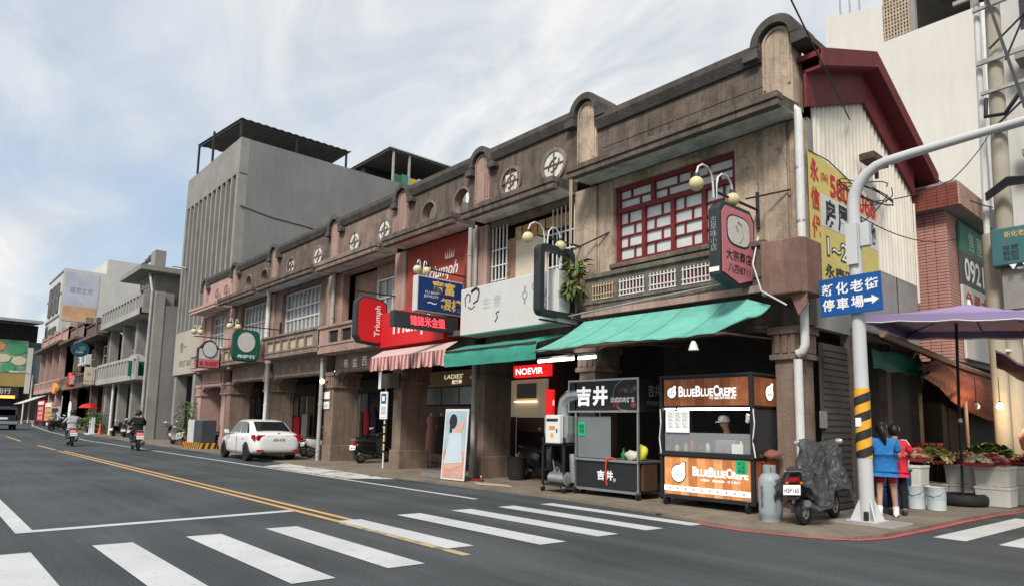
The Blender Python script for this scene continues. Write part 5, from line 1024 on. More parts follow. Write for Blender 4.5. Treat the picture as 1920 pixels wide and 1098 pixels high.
# ---- black grill cart
h = thing('food_cart', 'black grill cart with white brush characters 吉井', 'food cart', (-9.4, 11.2, 0), world=True, group='street food carts')
mat('cart_black', (0.02, 0.021, 0.024), 0.45, 0.2, 3, 0.05); mat('cart_grey', (0.16, 0.175, 0.185), 0.4, 0.12, 1.5, 0.03)
MB().box(-10.2, -8.58, 10.86, 11.5, 0.22, 0.78).build('counter_body', 'cart_black', h, bevel=0.01); MB().box(-10.24, -8.5, 10.82, 11.7, 0.78, 0.83).build('counter_top', 'steel', h, bevel=0.008)
MB().box(-8.575, -8.50, 11.0, 11.45, 0.24, 0.76).build('side_board', mat('cart_brown', (0.10, 0.05, 0.03), 0.7), h); MB().box(-10.22, -8.54, 10.83, 10.88, 0.17, 0.22).build('lower_rail', 'steel', h)
for x, y in ((-10.22, 10.86), (-8.52, 10.86), (-10.22, 11.66), (-8.52, 11.66)): MB().box(x-0.02, x+0.02, y-0.02, y+0.02, 0.2, 2.46).build('post', 'steel', h); caster(h, x, y)
MB().box(-10.42, -8.48, 10.84, 11.0, 1.82, 2.48).build('sign_case', 'cart_black', h)
for a in ((-10.43, -8.47, 1.80, 1.84), (-10.43, -8.47, 2.465, 2.505), (-10.43, -10.39, 1.84, 2.465), (-8.51, -8.47, 1.84, 2.465)): MB().box(a[0], a[1], 10.815, 10.84, a[2], a[3]).build('sign_trim', 'steel', h)
for k, c_ in enumerate('吉井'): text(c_, 0.42, FY(-9.98+0.47*k, 10.836, 2.15), flat('white_box', (0.8, 0.8, 0.78), emit=0.25), h, w=0.42, bold=0.045)  # faint glow added to the letters to brighten them under the awning
text('日式燒肉丼飯', 0.11, FY(-8.90, 10.835, 2.06), MATS['white_print'], h, w=0.62, bold=0.02); MB().arc_band(-8.85, 2.15, 0.30, 0.312, 1.7, 4.9, 10.834, 10.838, 16).build('plate_arc', 'grey_print', h)
for k in range(7): MB().prism(ngon(-8.98+0.08*k, 2.26+0.04*math.sin(k*3), 0.05, 0.05+0.05*(k % 3 == 0), 8), 'y', 10.833-0.001*(k % 2), 10.839).build('food_print', flat('food%d' % (k % 3), [(0.06, 0.025, 0.02), (0.10, 0.05, 0.03), (0.16, 0.13, 0.10)][k % 3]), h)
MB().prism(ngon(-8.62, 1.95, 0.07, 0.05, 10), 'y', 10.833, 10.839).build('food_print', flat('foodr', (0.3, 0.05, 0.03)), h); MB().box(-9.15, -8.99, 10.834, 10.839, 1.92, 2.1).build('seal_print', flat('seal_red', (0.25, 0.015, 0.03)), h)
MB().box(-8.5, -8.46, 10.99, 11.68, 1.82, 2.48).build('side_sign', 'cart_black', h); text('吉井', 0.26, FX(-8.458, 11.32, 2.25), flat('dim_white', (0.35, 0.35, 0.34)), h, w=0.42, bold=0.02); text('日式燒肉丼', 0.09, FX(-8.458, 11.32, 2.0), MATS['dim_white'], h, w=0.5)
MB().box(-10.27, -9.28, 10.90, 10.93, 0.84, 1.72).build('heat_shield', 'cart_grey', h, bevel=0.01); MB().box(-10.18, -9.98, 10.885, 10.898, 1.3, 1.6).build('green_note', flat('note_green', (0.02, 0.42, 0.18)), h); text('營業\n時間', 0.2, FY(-10.08, 10.883, 1.45), MATS['black_print'], h, w=0.14)
for k, c_ in enumerate('吉井'): text(c_, 0.2, FY(-9.50+0.23*k, 10.856, 0.50), MATS['white_print'], h, w=0.2, bold=0.045)
text('丼', 0.08, FY(-9.13, 10.856, 0.42), MATS['white_print'], h)
MB().tube([(-9.32, 10.84, 0.30), (-9.34, 10.82, 0.6), (-9.30, 10.8, 0.83), (-9.24, 10.84, 0.87), (-9.18, 10.95, 0.84)], 0.018, 6).build('red_strap', flat('strap_red', (0.6, 0.05, 0.02)), h, smooth=60)
for i_, (x, c_, lb, hh) in enumerate(((-9.05, (0.02, 0.13, 0.03), 'green bottle standing on the black cart counter', 0.24),)):
    o = MB().lathe([(0.05, 0), (0.055, 0.02), (0.055, hh*0.55), (0.02, hh*0.75), (0.02, hh), (0.0, hh)], 12, T(x, 11.05, 0.83)).build('sauce_bottle', flat('bottle_green', c_, 0.2), smooth=50); tag(o, lb, 'bottle')
def lump(name, lb, cat, c, r, sq, m):
    b = MB(); b.ball((0, 0, 0), 1, 14, 10); random.seed(hash(lb) % 1000); v2 = []
    for x, y, z in b.v:
        k = 1+0.16*math.sin(5*x+3*y)*math.cos(4*z+2*x); v2.append((c[0]+x*r*sq[0]*k, c[1]+y*r*sq[1]*k, c[2]+max(z, -0.75)*r*sq[2]*k))
    b.v = v2; return tag(b.build(name, m, smooth=60), lb, cat)
lump('plastic_bag', 'crumpled pale bag on the black cart counter', 'bag', (-8.85, 11.08, 0.92), 0.12, (1.4, 1, 0.9), mat('bag_pale', (0.5, 0.47, 0.4), 0.6)); lump('plastic_bag', 'yellow plastic bag at the end of the black cart counter', 'bag', (-8.62, 11.12, 0.98), 0.13, (0.9, 0.8, 1.3), mat('bag_yellow', (0.55, 0.55, 0.06), 0.5))
# ---- smoke scrubber beside it
h = thing('smoke_extractor', 'wheeled smoke extractor with silver duct and white control box', 'machine', (-10.6, 10.9, 0), world=True)
mat('galv', (0.45, 0.47, 0.48), 0.35, 0.15, 4, 0.03, metal=0.75)
for x in (-11.0, -10.35):
    for y in (10.62, 11.25): MB().box(x-0.02, x+0.02, y-0.02, y+0.02, 0.15, 1.25).build('leg', 'black_metal', h); caster(h, x, y, 0.06)
for z in (0.2, 1.08): MB().box(-11.02, -10.33, 10.6, 11.27, z, z+0.04).build('shelf', 'black_metal', h)
MB().loft([[(-10.98, 10.68, 1.14), (-10.32, 10.68, 1.14), (-10.32, 11.2, 1.14), (-10.98, 11.2, 1.14)], [(-11.02, 10.66, 1.35), (-10.28, 10.66, 1.35), (-10.28, 11.22, 1.35), (-11.02, 11.22, 1.35)], [(-11.02, 10.66, 1.72), (-10.28, 10.66, 1.72), (-10.28, 11.22, 1.72), (-11.02, 11.22, 1.72)]]).build('filter_box', 'galv', h, bevel=0.01)
cb = MB().box(-10.84, -10.40, 10.52, 10.65, 1.12, 1.74).build('control_box', 'white_plastic', h, bevel=0.02)
MB().box(-10.80, -10.45, 10.512, 10.52, 1.60, 1.66).build('display', 'black_print', cb); MB().box(-10.72, -10.54, 10.512, 10.519, 1.42, 1.50).build('warning_label', flat('label_orange', (0.7, 0.25, 0.04)), cb); MB().box(-10.66, -10.59, 10.512, 10.519, 1.25, 1.34).build('warning_label', 'yellow', cb); MB().box(-10.49, -10.46, 10.505, 10.519, 1.36, 1.44).build('latch', 'black_print', cb)
MB().tube([(-10.62, 10.9, 1.7), (-10.62, 10.9, 1.9), (-10.58, 10.9, 2.05), (-10.45, 10.92, 2.16), (-10.30, 10.95, 2.18), (-10.15, 11.0, 2.15)], 0.16, 18).build('duct_elbow', 'galv', h, smooth=40)
MB().lathe([(0.10, 0), (0.18, 0.02), (0.18, 0.2), (0.1, 0.24)], 18, T(-10.28, 11.02, 2.02)).build('fan_housing', 'black_metal', h, smooth=40)
MB().tube([(-10.85, 10.75, 0.36), (-10.35, 10.72, 0.36)], 0.13, 16).build('blower', 'galv', h, smooth=40); MB().lathe([(0.13, 0), (0.15, 0.02), (0.08, 0.05)], 16, T(-10.35, 10.72, 0.36) @ Matrix.Rotation(rad(90), 4, 'Y')).build('blower_mouth', 'galv', h, smooth=40)
MB().tube([(-10.27, 10.8, 0.9), (-10.25, 10.8, 0.6), (-10.27, 10.85, 0.3)], 0.07, 12).build('flex_hose', 'galv', h, smooth=60)
# ---- crepe cart
h = thing('food_cart', 'lit crepe cart clad in orange-brown boards with BlueBlueCrepe lettering', 'food cart', (-7, 11.3, 0), world=True, group='street food carts')
MB().box(-7.92, -6.06, 10.86, 11.9, 0.24, 0.98).build('counter_body', 'cart_black', h); MB().box(-7.98, -6.0, 10.80, 11.95, 0.98, 1.07).build('counter_top', 'cart_black', h, bevel=0.01)
MB().box(-7.95, -6.03, 10.82, 10.86, 0.20, 0.26).build('lower_rail', 'cart_black', h)
for x, y in ((-7.94, 10.86), (-6.04, 10.86), (-7.94, 11.88), (-6.04, 11.88)): MB().box(x-0.03, x+0.03, y-0.03, y+0.03, 0.2, 2.45).build('post', 'cart_black', h); caster(h, x+(0.1 if x < -7 else -0.1), y, 0.10)
n_ = 10
for k in range(n_):
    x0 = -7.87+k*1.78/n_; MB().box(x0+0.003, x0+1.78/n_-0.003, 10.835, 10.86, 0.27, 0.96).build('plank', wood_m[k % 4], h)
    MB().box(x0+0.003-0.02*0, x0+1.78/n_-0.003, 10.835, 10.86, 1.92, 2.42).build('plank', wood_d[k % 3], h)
for k in range(5):
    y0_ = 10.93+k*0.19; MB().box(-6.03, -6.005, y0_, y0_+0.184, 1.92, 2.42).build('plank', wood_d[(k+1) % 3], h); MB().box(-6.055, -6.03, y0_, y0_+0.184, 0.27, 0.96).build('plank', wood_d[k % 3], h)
MB().box(-7.9, -6.03, 10.865, 11.0, 1.88, 2.46).build('sign_case', 'cart_black', h); MB().box(-6.2, -6.035, 10.9, 11.9, 1.88, 2.46).build('sign_case', 'cart_black', h)
MB().box(-7.98, -6.0, 10.84, 11.95, 2.46, 2.50).build('roof_panel', 'cart_black', h)
def crepe_text(x, z, y, hh, wd):
    # small capitals: larger initials
    segs = [('B', 1), ('LUE', 0), ('B', 1), ('LUE', 0), ('C', 1), ('REPE', 0)]; u_ = [0.115, 0.27, 0.115, 0.27, 0.12, 0.36]; tot = sum(u_); cx = x-wd/2
    for (t_, big), q in zip(segs, u_):
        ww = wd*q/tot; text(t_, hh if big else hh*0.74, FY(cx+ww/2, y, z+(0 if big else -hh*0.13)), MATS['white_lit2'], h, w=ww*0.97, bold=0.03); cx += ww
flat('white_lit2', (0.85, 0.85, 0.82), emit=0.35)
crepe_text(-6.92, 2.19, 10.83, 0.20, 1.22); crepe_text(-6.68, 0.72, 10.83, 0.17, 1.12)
def crepe_logo(FM, r, ink=True):
    o = MB(); o.prism([(r*math.cos(a), r*math.sin(a)) for a in [k*math.pi/10 for k in range(20)]], 'z', 0.003, 0.006, FM); o.prism([(-0.15*r, 0.75*r), (0.55*r, 1.35*r), (1.0*r, 1.25*r), (0.85*r, 0.4*r)], 'z', 0.0035, 0.0055, FM); o.build('logo_edge', 'black_print', h)
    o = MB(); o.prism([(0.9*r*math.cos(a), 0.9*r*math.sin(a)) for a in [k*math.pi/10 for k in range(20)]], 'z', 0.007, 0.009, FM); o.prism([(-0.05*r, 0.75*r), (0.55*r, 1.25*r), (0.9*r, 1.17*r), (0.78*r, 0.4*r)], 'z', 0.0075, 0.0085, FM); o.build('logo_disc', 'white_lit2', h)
    text('可麗餅', r*0.42, FM @ T(0, -0.25*r, 0.01), MATS['black_print'], h, w=r*1.1, bold=0.02)
    for a, c in ((0.5, 0.9), (0.2, 0.5)): MB().tube([tuple(FM @ Vector((-0.1*r, 0.1*r, 0.012))), tuple(FM @ Vector((a*r, c*r, 0.012)))], 0.006, 5).build('logo_line', 'grey_print', h)
crepe_logo(FY(-7.68, 10.83, 2.17), 0.11); crepe_logo(FY(-7.55, 10.83, 0.66), 0.17); crepe_logo(FX(-6.0, 11.4, 2.15), 0.15)
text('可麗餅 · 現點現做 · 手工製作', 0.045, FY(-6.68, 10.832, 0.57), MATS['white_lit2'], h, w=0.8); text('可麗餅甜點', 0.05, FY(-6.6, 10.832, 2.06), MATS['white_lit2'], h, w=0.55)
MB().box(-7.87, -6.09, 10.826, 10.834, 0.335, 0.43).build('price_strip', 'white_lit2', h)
for k in range(10): MB().prism(ngon(-7.74+k*0.17, 0.383, 0.02, 0.025, 8), 'y', 10.822, 10.826).build('strip_icon', 'grey_print', h)
MB().box(-6.36, -6.13, 10.824, 10.832, 0.72, 0.96).build('green_note', 'note_green', h); text('本日\n公休\n時間', 0.2, FY(-6.245, 10.822, 0.84), MATS['black_print'], h, w=0.14)
MB().tube([(-7.6, 10.9, 1.86), (-6.05, 10.9, 1.86)], 0.022, 8).build('lamp_tube', 'tube_lit', h); MB().tube([(-7.92, 10.95, 1.87), (-7.7, 10.95, 1.87)], 0.018, 8).build('lamp_tube', 'tube_lit', h)
MB().box(-7.86, -7.33, 10.87, 10.878, 1.42, 1.83).build('menu_sheet', flat('menu_white', (0.72, 0.76, 0.72), emit=0.12), h)
for k in range(3): text('花生起司 50\n巧克力蛋 45\n草莓鮮奶 60\n肉鬆玉米 55\n火腿鮪魚 60', 0.3, FY(-7.74+k*0.16, 10.868, 1.65), MATS['grey_print'], h, w=0.13)
MB().box(-7.9, -6.08, 10.90, 10.91, 1.07, 1.42).build('splash_film', clear_glass('film', 0.28, (0.5, 0.52, 0.53)), h)
MB().box(-6.46, -6.24, 10.88, 10.89, 1.06, 1.24).build('film_note', 'white_disc', h); MB().box(-6.06, -6.04, 10.95, 11.85, 1.08, 1.86).build('side_film', clear_glass('film2', 0.55, (0.05, 0.055, 0.06)), h)
for x_, y_ in ((-7.96, 10.83), (-6.01, 10.84), (-5.98, 11.7), (-5.97, 11.92)): MB().tube([(x_, y_, 1.86), (x_+0.03, y_-0.02, 1.6), (x_-0.02, y_, 1.3), (x_+0.04, y_-0.03, 1.02)], 0.011, 5).build('power_cable', 'white_plastic', h)
MB().lathe([(0.03, 0), (0.07, 0.14)], 10, T(-6.16, 10.9, 1.62) @ Matrix.Rotation(rad(25), 4, 'Y')).build('paper_cup', 'white_plastic', h)
MB().box(-7.8, -6.2, 11.3, 11.6, 1.07, 1.2).build('griddle', 'black_metal', h); MB().box(-6.0, -5.95, 11.0, 11.75, 1.02, 1.08).build('side_shelf', 'cart_brown', h)
lump('plastic_bag', 'clear bag of goods resting on the crepe cart side shelf', 'bag', (-5.9, 11.3, 1.06), 0.16, (0.7, 1.6, 0.6), clear_glass('bag_clear', 0.6, (0.4, 0.16, 0.12)))
for k in range(9):
    x = -7.75+k*0.17; hh = 0.12+0.05*(k % 3); MB().lathe([(0.035, 0), (0.04, 0.02), (0.04, hh*0.7), (0.018, hh*0.85), (0.018, hh), (0, hh)], 10, T(x, 11.08+0.05*(k % 2), 1.07)).build('topping_bottle', ['white_plastic', 'bag_yellow', 'cart_brown', 'cart_brown'][k % 4] if k % 4 != 2 else flat('ketchup', (0.4, 0.02, 0.02)), h, smooth=40)
MB().box(-6.9, -6.5, 11.05, 11.25, 1.07, 1.3).build('napkin_box', 'steel', h, bevel=0.01)
# ---- gas bottle
h = thing('gas_cylinder', 'tall grey gas cylinder beside the crepe cart', 'gas cylinder', (-5.46, 10.32, 0.05), world=True)
mat('gas_grey', (0.28, 0.315, 0.335), 0.45, 0.14, 5, 0.08, streak=0.25, dark=(0.2, 0.2, 0.2))
MB().lathe([(0.13, 0.05), (0.15, 0.06), (0.15, 0.12), (0.175, 0.16), (0.18, 0.22), (0.18, 0.66), (0.165, 0.74), (0.12, 0.80), (0.05, 0.82)], 24, T(-5.46, 10.32, 0)).build('tank', 'gas_grey', h, smooth=40)
MB().lathe([(0.10, 0.80), (0.105, 0.94), (0.095, 0.94), (0.09, 0.80)], 18, T(-5.46, 10.32, 0), 0.4, 5.2).build('collar', 'gas_grey', h, smooth=40); MB().lathe([(0.03, 0.8), (0.03, 0.9), (0.0, 0.92)], 10, T(-5.46, 10.32, 0)).build('valve', mat('brass', (0.4, 0.28, 0.12), 0.4, metal=0.6), h); MB().tube([(-5.46, 10.32, 0.9), (-5.55, 10.45, 0.95), (-5.7, 10.7, 0.9), (-5.95, 11.0, 0.95)], 0.015, 6).build('gas_hose', flat('hose_red', (0.35, 0.03, 0.02)), h, smooth=60)
text('味全便利瓦斯', 0.34, T(-5.46, 10.32, 0.45) @ rotz(rad(-8)) @ FY(-0.02, -0.183, 0), MATS['black_print'], h, vert=True)

# ================================================================== people
def skin_obj(name, J, E_, m, parent, root, sub=1):
    names = list(J); idx = {k: i for i, k in enumerate(names)}
    me = bpy.data.meshes.new(name); me.from_pydata([J[k][0] for k in names], [(idx[a], idx[b_]) for a, b_ in E_], [])
    o = bpy.data.objects.new(name, me); col.objects.link(o); o.parent = parent
    o.modifiers.new('skin', 'SKIN'); sv = me.skin_vertices[0].data
    for k in names:
        r_ = J[k][1]; r_ = r_ if isinstance(r_, tuple) else (r_, r_); sv[idx[k]].radius = r_
    sv[idx[root]].use_root = True
    s_ = o.modifiers.new('sub', 'SUBSURF'); s_.levels = s_.render_levels = 2
    me.materials.append(MATS[m] if isinstance(m, str) else m)
    # bake so that the figure is one plain mesh
    dg = bpy.context.evaluated_depsgraph_get(); dg.update(); me2 = bpy.data.meshes.new_from_object(o.evaluated_get(dg)); me2.shade_smooth()
    o.modifiers.clear(); o.data = me2; me2.materials.clear(); me2.materials.append(MATS[m] if isinstance(m, str) else m)
    return o
mat('skin', (0.42, 0.24, 0.17), 0.55, 0.06, 8, 0.02); mat('hair', (0.012, 0.010, 0.009), 0.4, 0.3, 20, 0.3, 80)
def V3(a): return Vector(a)
def person(label, loc_, rz, P, top, top_m, leg_m, leg_to='ankle', sleeve='elbow', shoe_m='black_print', scale=1.0, hair='short', group=None, extra=None, sock=None):
    """P: joints (x right, y forward, z up) pelvis chest neck head + l/r shoulder elbow wrist hip knee ankle"""
    h = thing('person', label, 'person', loc_, rz, group); h.scale = (scale,)*3
    J = {'pelvis': (P['pelvis'], (0.115, 0.085)), 'waist': (tuple((V3(P['pelvis'])*0.55+V3(P['chest'])*0.45)), (0.10, 0.075)), 'chest': (P['chest'], (0.115, 0.08)), 'neck': (P['neck'], 0.05), 'jaw': (tuple(V3(P['neck'])*0.35+V3(P['head'])*0.65), (0.062, 0.075)), 'head': (P['head'], (0.082, 0.10)), 'crown': (tuple(V3(P['head'])+ (V3(P['head'])-V3(P['neck'])).normalized()*0.08), (0.06, 0.07))}
    E_ = [('pelvis', 'waist'), ('waist', 'chest'), ('chest', 'neck'), ('neck', 'jaw'), ('jaw', 'head'), ('head', 'crown')]
    for s_ in 'lr':
        for a, r_ in (('shoulder', 0.05), ('elbow', 0.042), ('wrist', 0.030), ('hip', 0.085), ('knee', 0.056), ('ankle', 0.038)): J[s_+a] = (P[s_+a], r_)
        sh_, el, wr = V3(P[s_+'shoulder']), V3(P[s_+'elbow']), V3(P[s_+'wrist']); d = (wr-el).normalized(); sd_ = d.cross(Vector((0, 0, 1))).normalized() if abs(d.z) < 0.9 else Vector((0, 1, 0)); dn = d.cross(sd_).normalized()
        J[s_+'palm'] = (tuple(wr+d*0.07), (0.036, 0.022)); E_ += [(s_+'wrist', s_+'palm')]
        for q in range(4):
            b0 = wr+d*0.10+sd_*(q-1.5)*0.020; J[s_+'f%d' % q] = (tuple(b0), 0.010); J[s_+'g%d' % q] = (tuple(b0+d*(0.045-0.006*abs(q-1.5))+dn*0.02), 0.008); E_ += [(s_+'palm', s_+'f%d' % q), (s_+'f%d' % q, s_+'g%d' % q)]
        J[s_+'t'] = (tuple(wr+d*0.06-sd_*0.045), 0.011); J[s_+'t2'] = (tuple(wr+d*0.09-sd_*0.055+dn*0.02), 0.009); E_ += [(s_+'palm', s_+'t'), (s_+'t', s_+'t2')]
        J[s_+'toe'] = (tuple(V3(P[s_+'ankle'])+Vector((0, 0.13, -0.04))), (0.035, 0.028))
        E_ += [('chest', s_+'shoulder'), (s_+'shoulder', s_+'elbow'), (s_+'elbow', s_+'wrist'), ('pelvis', s_+'hip'), (s_+'hip', s_+'knee'), (s_+'knee', s_+'ankle'), (s_+'ankle', s_+'toe')]
    skin_obj('body', J, E_, 'skin', h, 'pelvis')
    # shirt
    T_ = {'pelvis': (J['pelvis'][0], (0.205, 0.165)), 'waist': (J['waist'][0], (0.145, 0.112)), 'chest': (J['chest'][0], (0.165, 0.118))}; T_['collar'] = (tuple(V3(P['neck'])*0.75+V3(P['chest'])*0.25), 0.075); TE = [('pelvis', 'waist'), ('waist', 'chest'), ('chest', 'collar')]
    T_['hem'] = (tuple(V3(P['pelvis'])-(V3(P['chest'])-V3(P['pelvis'])).normalized()*0.10), (0.21, 0.17)); TE.append(('hem', 'pelvis'))
    for s_ in 'lr':
        T_[s_+'shoulder'] = (P[s_+'shoulder'], 0.08)
        e_ = V3(P[s_+'shoulder']).lerp(V3(P[s_+'elbow']), 0.75) if sleeve == 'short' else V3(P[s_+'elbow'])
        T_[s_+'sl'] = (tuple(e_), 0.072 if sleeve == 'short' else 0.060); TE += [('chest', s_+'shoulder'), (s_+'shoulder', s_+'sl')]
        if sleeve == 'long': T_[s_+'cuff'] = (tuple(V3(P[s_+'elbow']).lerp(V3(P[s_+'wrist']), 0.93)), 0.046); TE.append((s_+'sl', s_+'cuff'))
    skin_obj(top, T_, TE, top_m, h, 'pelvis')
    L_ = {'pelvis': (P['pelvis'], (0.12, 0.09))}; LE = []
    for s_ in 'lr':
        L_[s_+'hip'] = (P[s_+'hip'], 0.078); hi, kn, an = V3(P[s_+'hip']), V3(P[s_+'knee']), V3(P[s_+'ankle']); LE.append(('pelvis', s_+'hip'))
        if leg_to == 'short': L_[s_+'k'] = (tuple(hi.lerp(kn, 0.72)), 0.088); LE.append((s_+'hip', s_+'k'))
        else: L_[s_+'k'] = (tuple(kn), 0.074); L_[s_+'a'] = (tuple(kn.lerp(an, 0.93)), 0.055); LE += [(s_+'hip', s_+'k'), (s_+'k', s_+'a')]
    skin_obj('shorts' if leg_to == 'short' else 'trousers', L_, LE, leg_m, h, 'pelvis')
    for s_ in 'lr':
        a = V3(P[s_+'ankle']); sh2 = MB().loft([[(a.x+wx*math.cos(q*math.pi/4), a.y+yy, a.z-0.07+max(-0.02, hz*(0.5+0.5*math.sin(q*math.pi/4)))) for q in range(8)] for yy, wx, hz in ((-0.08, 0.02, 0.05), (-0.06, 0.042, 0.10), (0.02, 0.046, 0.10), (0.10, 0.050, 0.06), (0.17, 0.042, 0.04), (0.19, 0.02, 0.025))]); sh2.build('shoe', shoe_m, h, smooth=60)
        if sock: MB().tube([tuple(a+Vector((0, 0, 0.0))), tuple(a.lerp(V3(P[s_+'knee']), 0.28))], [0.046, 0.05], 12).build('sock', sock, h, smooth=60)
    hd = V3(P['head']); up = (hd-V3(P['neck'])).normalized()
    if hair in ('short', 'pony'):
        b = MB(); b.ball((0, 0, 0), 1, 16, 12); vv = []
        for x, y, z in b.v:
            if y > 0.45 and z < 0.35: y = 0.45; 
            vv.append((hd.x+x*0.098, hd.y-0.012+y*0.112, hd.z+0.035+max(z, -0.85)*0.125))
        b.v = vv; b.build('hair', 'hair', h, smooth=60)
    if hair == 'pony': MB().tube([tuple(hd+Vector((0, -0.09, 0.07))), tuple(hd+Vector((0.02, -0.16, 0.04))), tuple(hd+Vector((0.05, -0.16, -0.10))), tuple(hd+Vector((0.07, -0.13, -0.28)))], [0.035, 0.06, 0.06, 0.015], 10).build('ponytail', 'hair', h, smooth=60)
    if hair == 'cap':
        MB().lathe([(0.108, -0.01), (0.108, 0.04), (0.085, 0.10), (0.0, 0.125)], 16, T(hd.x, hd.y, hd.z+0.03)).build('cap', 'white_disc', h, smooth=50); MB().sheet([[(hd.x-0.09+0.03*k, hd.y+0.08+0.02*(k in (1, 2, 3, 4, 5)), hd.z+0.035) for k in range(7)], [(hd.x-0.07+0.023*k, hd.y+0.19-0.01*abs(k-3), hd.z+0.02) for k in range(7)]], 0.01).build('cap_peak', 'white_disc', h)
    if hair == 'helmet':
        hm = extra or 'black_print'; b = MB(); b.ball((0, 0, 0), 1, 18, 12); b.v = [(hd.x+x*0.135, hd.y-0.01+y*0.155, hd.z+0.035+max(z, -0.62)*0.155) for x, y, z in b.v]; b.build('helmet', hm, h, smooth=60)
        MB().lathe([(0.139, -0.02), (0.139, 0.0)], 18, T(hd.x, hd.y, hd.z+0.06)).build('helmet_band', 'white_print' if hm == 'black_print' else 'black_print', h)
    return h
STAND = dict(pelvis=(0, 0, 0.86), chest=(0, 0.02, 1.20), neck=(0, 0.01, 1.36), head=(0, 0.04, 1.48), lshoulder=(-0.17, 0.0, 1.28), rshoulder=(0.17, 0.0, 1.28), lelbow=(-0.22, 0.06, 1.02), relbow=(0.22, 0.06, 1.02), lwrist=(-0.14, 0.26, 0.98), rwrist=(0.14, 0.26, 0.98), lhip=(-0.085, 0, 0.80), rhip=(0.085, 0, 0.80), lknee=(-0.10, 0.02, 0.44), rknee=(0.10, 0.02, 0.44), lankle=(-0.11, -0.02, 0.08), rankle=(0.11, -0.02, 0.08))
def pose(**k): d = dict(STAND); d.update(k); return d
mat('blue_shirt', (0.02, 0.16, 0.42), 0.8, 0.10, 8, 0.9, 14); mat('red_shorts', (0.42, 0.012, 0.03), 0.7, 0.1, 8, 0.9, 14); mat('red_shirt', (0.55, 0.025, 0.04), 0.75, 0.08, 8, 0.9, 14); mat('grey_hoodie', (0.36, 0.37, 0.36), 0.85, 0.08, 8, 0.9, 14); mat('black_cloth', (0.012, 0.012, 0.014), 0.85, 0.2, 8, 0.9, 14); mat('jeans', (0.03, 0.045, 0.06), 0.85, 0.2, 8, 0.9, 14); mat('pink_shirt', (0.55, 0.14, 0.2), 0.8, 0.1, 8, 0.9, 14)
person('woman seen from behind in blue shirt and red shorts beside the pole', (-4.54, 12.58, 0.06), rad(12), pose(lwrist=(-0.12, 0.3, 1.05), lankle=(-0.10, -0.10, 0.08), rankle=(0.13, 0.06, 0.08), rknee=(0.11, 0.06, 0.44), head=(-0.04, 0.06, 1.48)), 'shirt', 'blue_shirt', 'red_shorts', 'short', 'short', 'white_plastic', 1.0, 'pony', sock='white_print')
c2 = person('person in red and white striped sports shirt in front of the stall', (-4.52, 13.02, 0.06), rad(20), pose(rwrist=(0.2, 0.3, 1.05), relbow=(0.28, 0.1, 1.05)), 'shirt', 'red_shirt', 'black_cloth', 'ankle', 'short', 'black_print', 0.97, 'short')
MB().lathe([(0.152, 0.80), (0.15, 0.9), (0.135, 1.0), (0.14, 1.07)], 20, Matrix.Diagonal((1.15, 0.9, 1, 1))).build('white_side_panel', 'white_print', c2, smooth=60)
for k in range(9): MB().lathe([(0.156-0.0015*k, 0.81+k*0.028), (0.156-0.0015*k, 0.818+k*0.028)], 20, Matrix.Diagonal((1.15, 0.9, 1, 1))).build('shirt_stripe', 'black_print', c2)
for k in range(3): MB().tube([(0.10+0.0*k, -0.055+0.03*k, 1.345), (0.18, -0.06+0.03*k, 1.345), (0.235, -0.05+0.03*k, 1.25)], 0.008, 5).build('shoulder_stripe', 'white_print', c2)
person('crepe seller in white cap leaning behind the cart counter', (-6.95, 11.62, 0.06), rad(165), pose(head=(0, 0.12, 1.52), neck=(0, 0.06, 1.38)), 'shirt', 'black_cloth', 'black_cloth', 'ankle', 'short', 'black_print', 1.02, 'cap')
person('cook in dark clothes standing behind the black grill cart', (-8.35, 12.2, 0.06), rad(170), pose(), 'shirt', 'black_cloth', 'black_cloth', 'ankle', 'long', 'black_print', 1.05, 'short')
# ================================================================== scooters
for k, c in {'sc_black': (0.015, 0.015, 0.017), 'sc_white': (0.62, 0.62, 0.60), 'sc_grey': (0.10, 0.105, 0.11), 'sc_red': (0.25, 0.012, 0.015), 'sc_teal': (0.02, 0.06, 0.07)}.items(): flat(k, c, 0.28, spec=0.5, coat=0.4)
flat('tail_red', (0.30, 0.006, 0.008), 0.15, emit=0.06); flat('tail_lit', (0.9, 0.05, 0.06), 0.25, emit=1.2); flat('mirror', (0.55, 0.58, 0.60), 0.08, metal=0.7); flat('alloy', (0.42, 0.42, 0.43), 0.35, metal=0.7); flat('amber', (0.7, 0.22, 0.02), 0.3)
def wheel(h, c, r, wd, tyre='rubber', rim='alloy', spokes=5, axis='x'):
    RM = T(*c) @ Matrix.Rotation(rad(90), 4, 'Y')
    p = MB().lathe([(r*0.62, -wd*0.42), (r*0.88, -wd*0.5), (r*0.98, -wd*0.34), (r, 0), (r*0.98, wd*0.34), (r*0.88, wd*0.5), (r*0.62, wd*0.42), (r*0.62, -wd*0.42)], 24, RM).build('wheel', tyre, h, smooth=50)
    MB().lathe([(r*0.52, -wd*0.36), (r*0.63, -wd*0.40), (r*0.63, wd*0.40), (r*0.52, wd*0.36), (r*0.52, -wd*0.36)], 24, RM).build('rim', rim, p, smooth=40)
    MB().lathe([(0.0, -wd*0.3), (r*0.16, -wd*0.3), (r*0.16, wd*0.3), (0.0, wd*0.3)], 12, RM).build('hub', rim, p, smooth=40)
    for k in range(spokes): MB().box(-wd*0.40, wd*0.40, -r*0.07, r*0.07, r*0.12, r*0.58, T(*c) @ Matrix.Rotation(2*math.pi*k/spokes, 4, 'X')).build('spoke', rim, p)
    return p
def ring8(y, wx, z0, z1, k=0.75):
    return [(wx*a, y, z0+(z1-z0)*b_) for a, b_ in ((-k, 0), (k, 0), (1, 0.25), (1, 0.72), (k, 1), (-k, 1), (-1, 0.72), (-1, 0.25))]
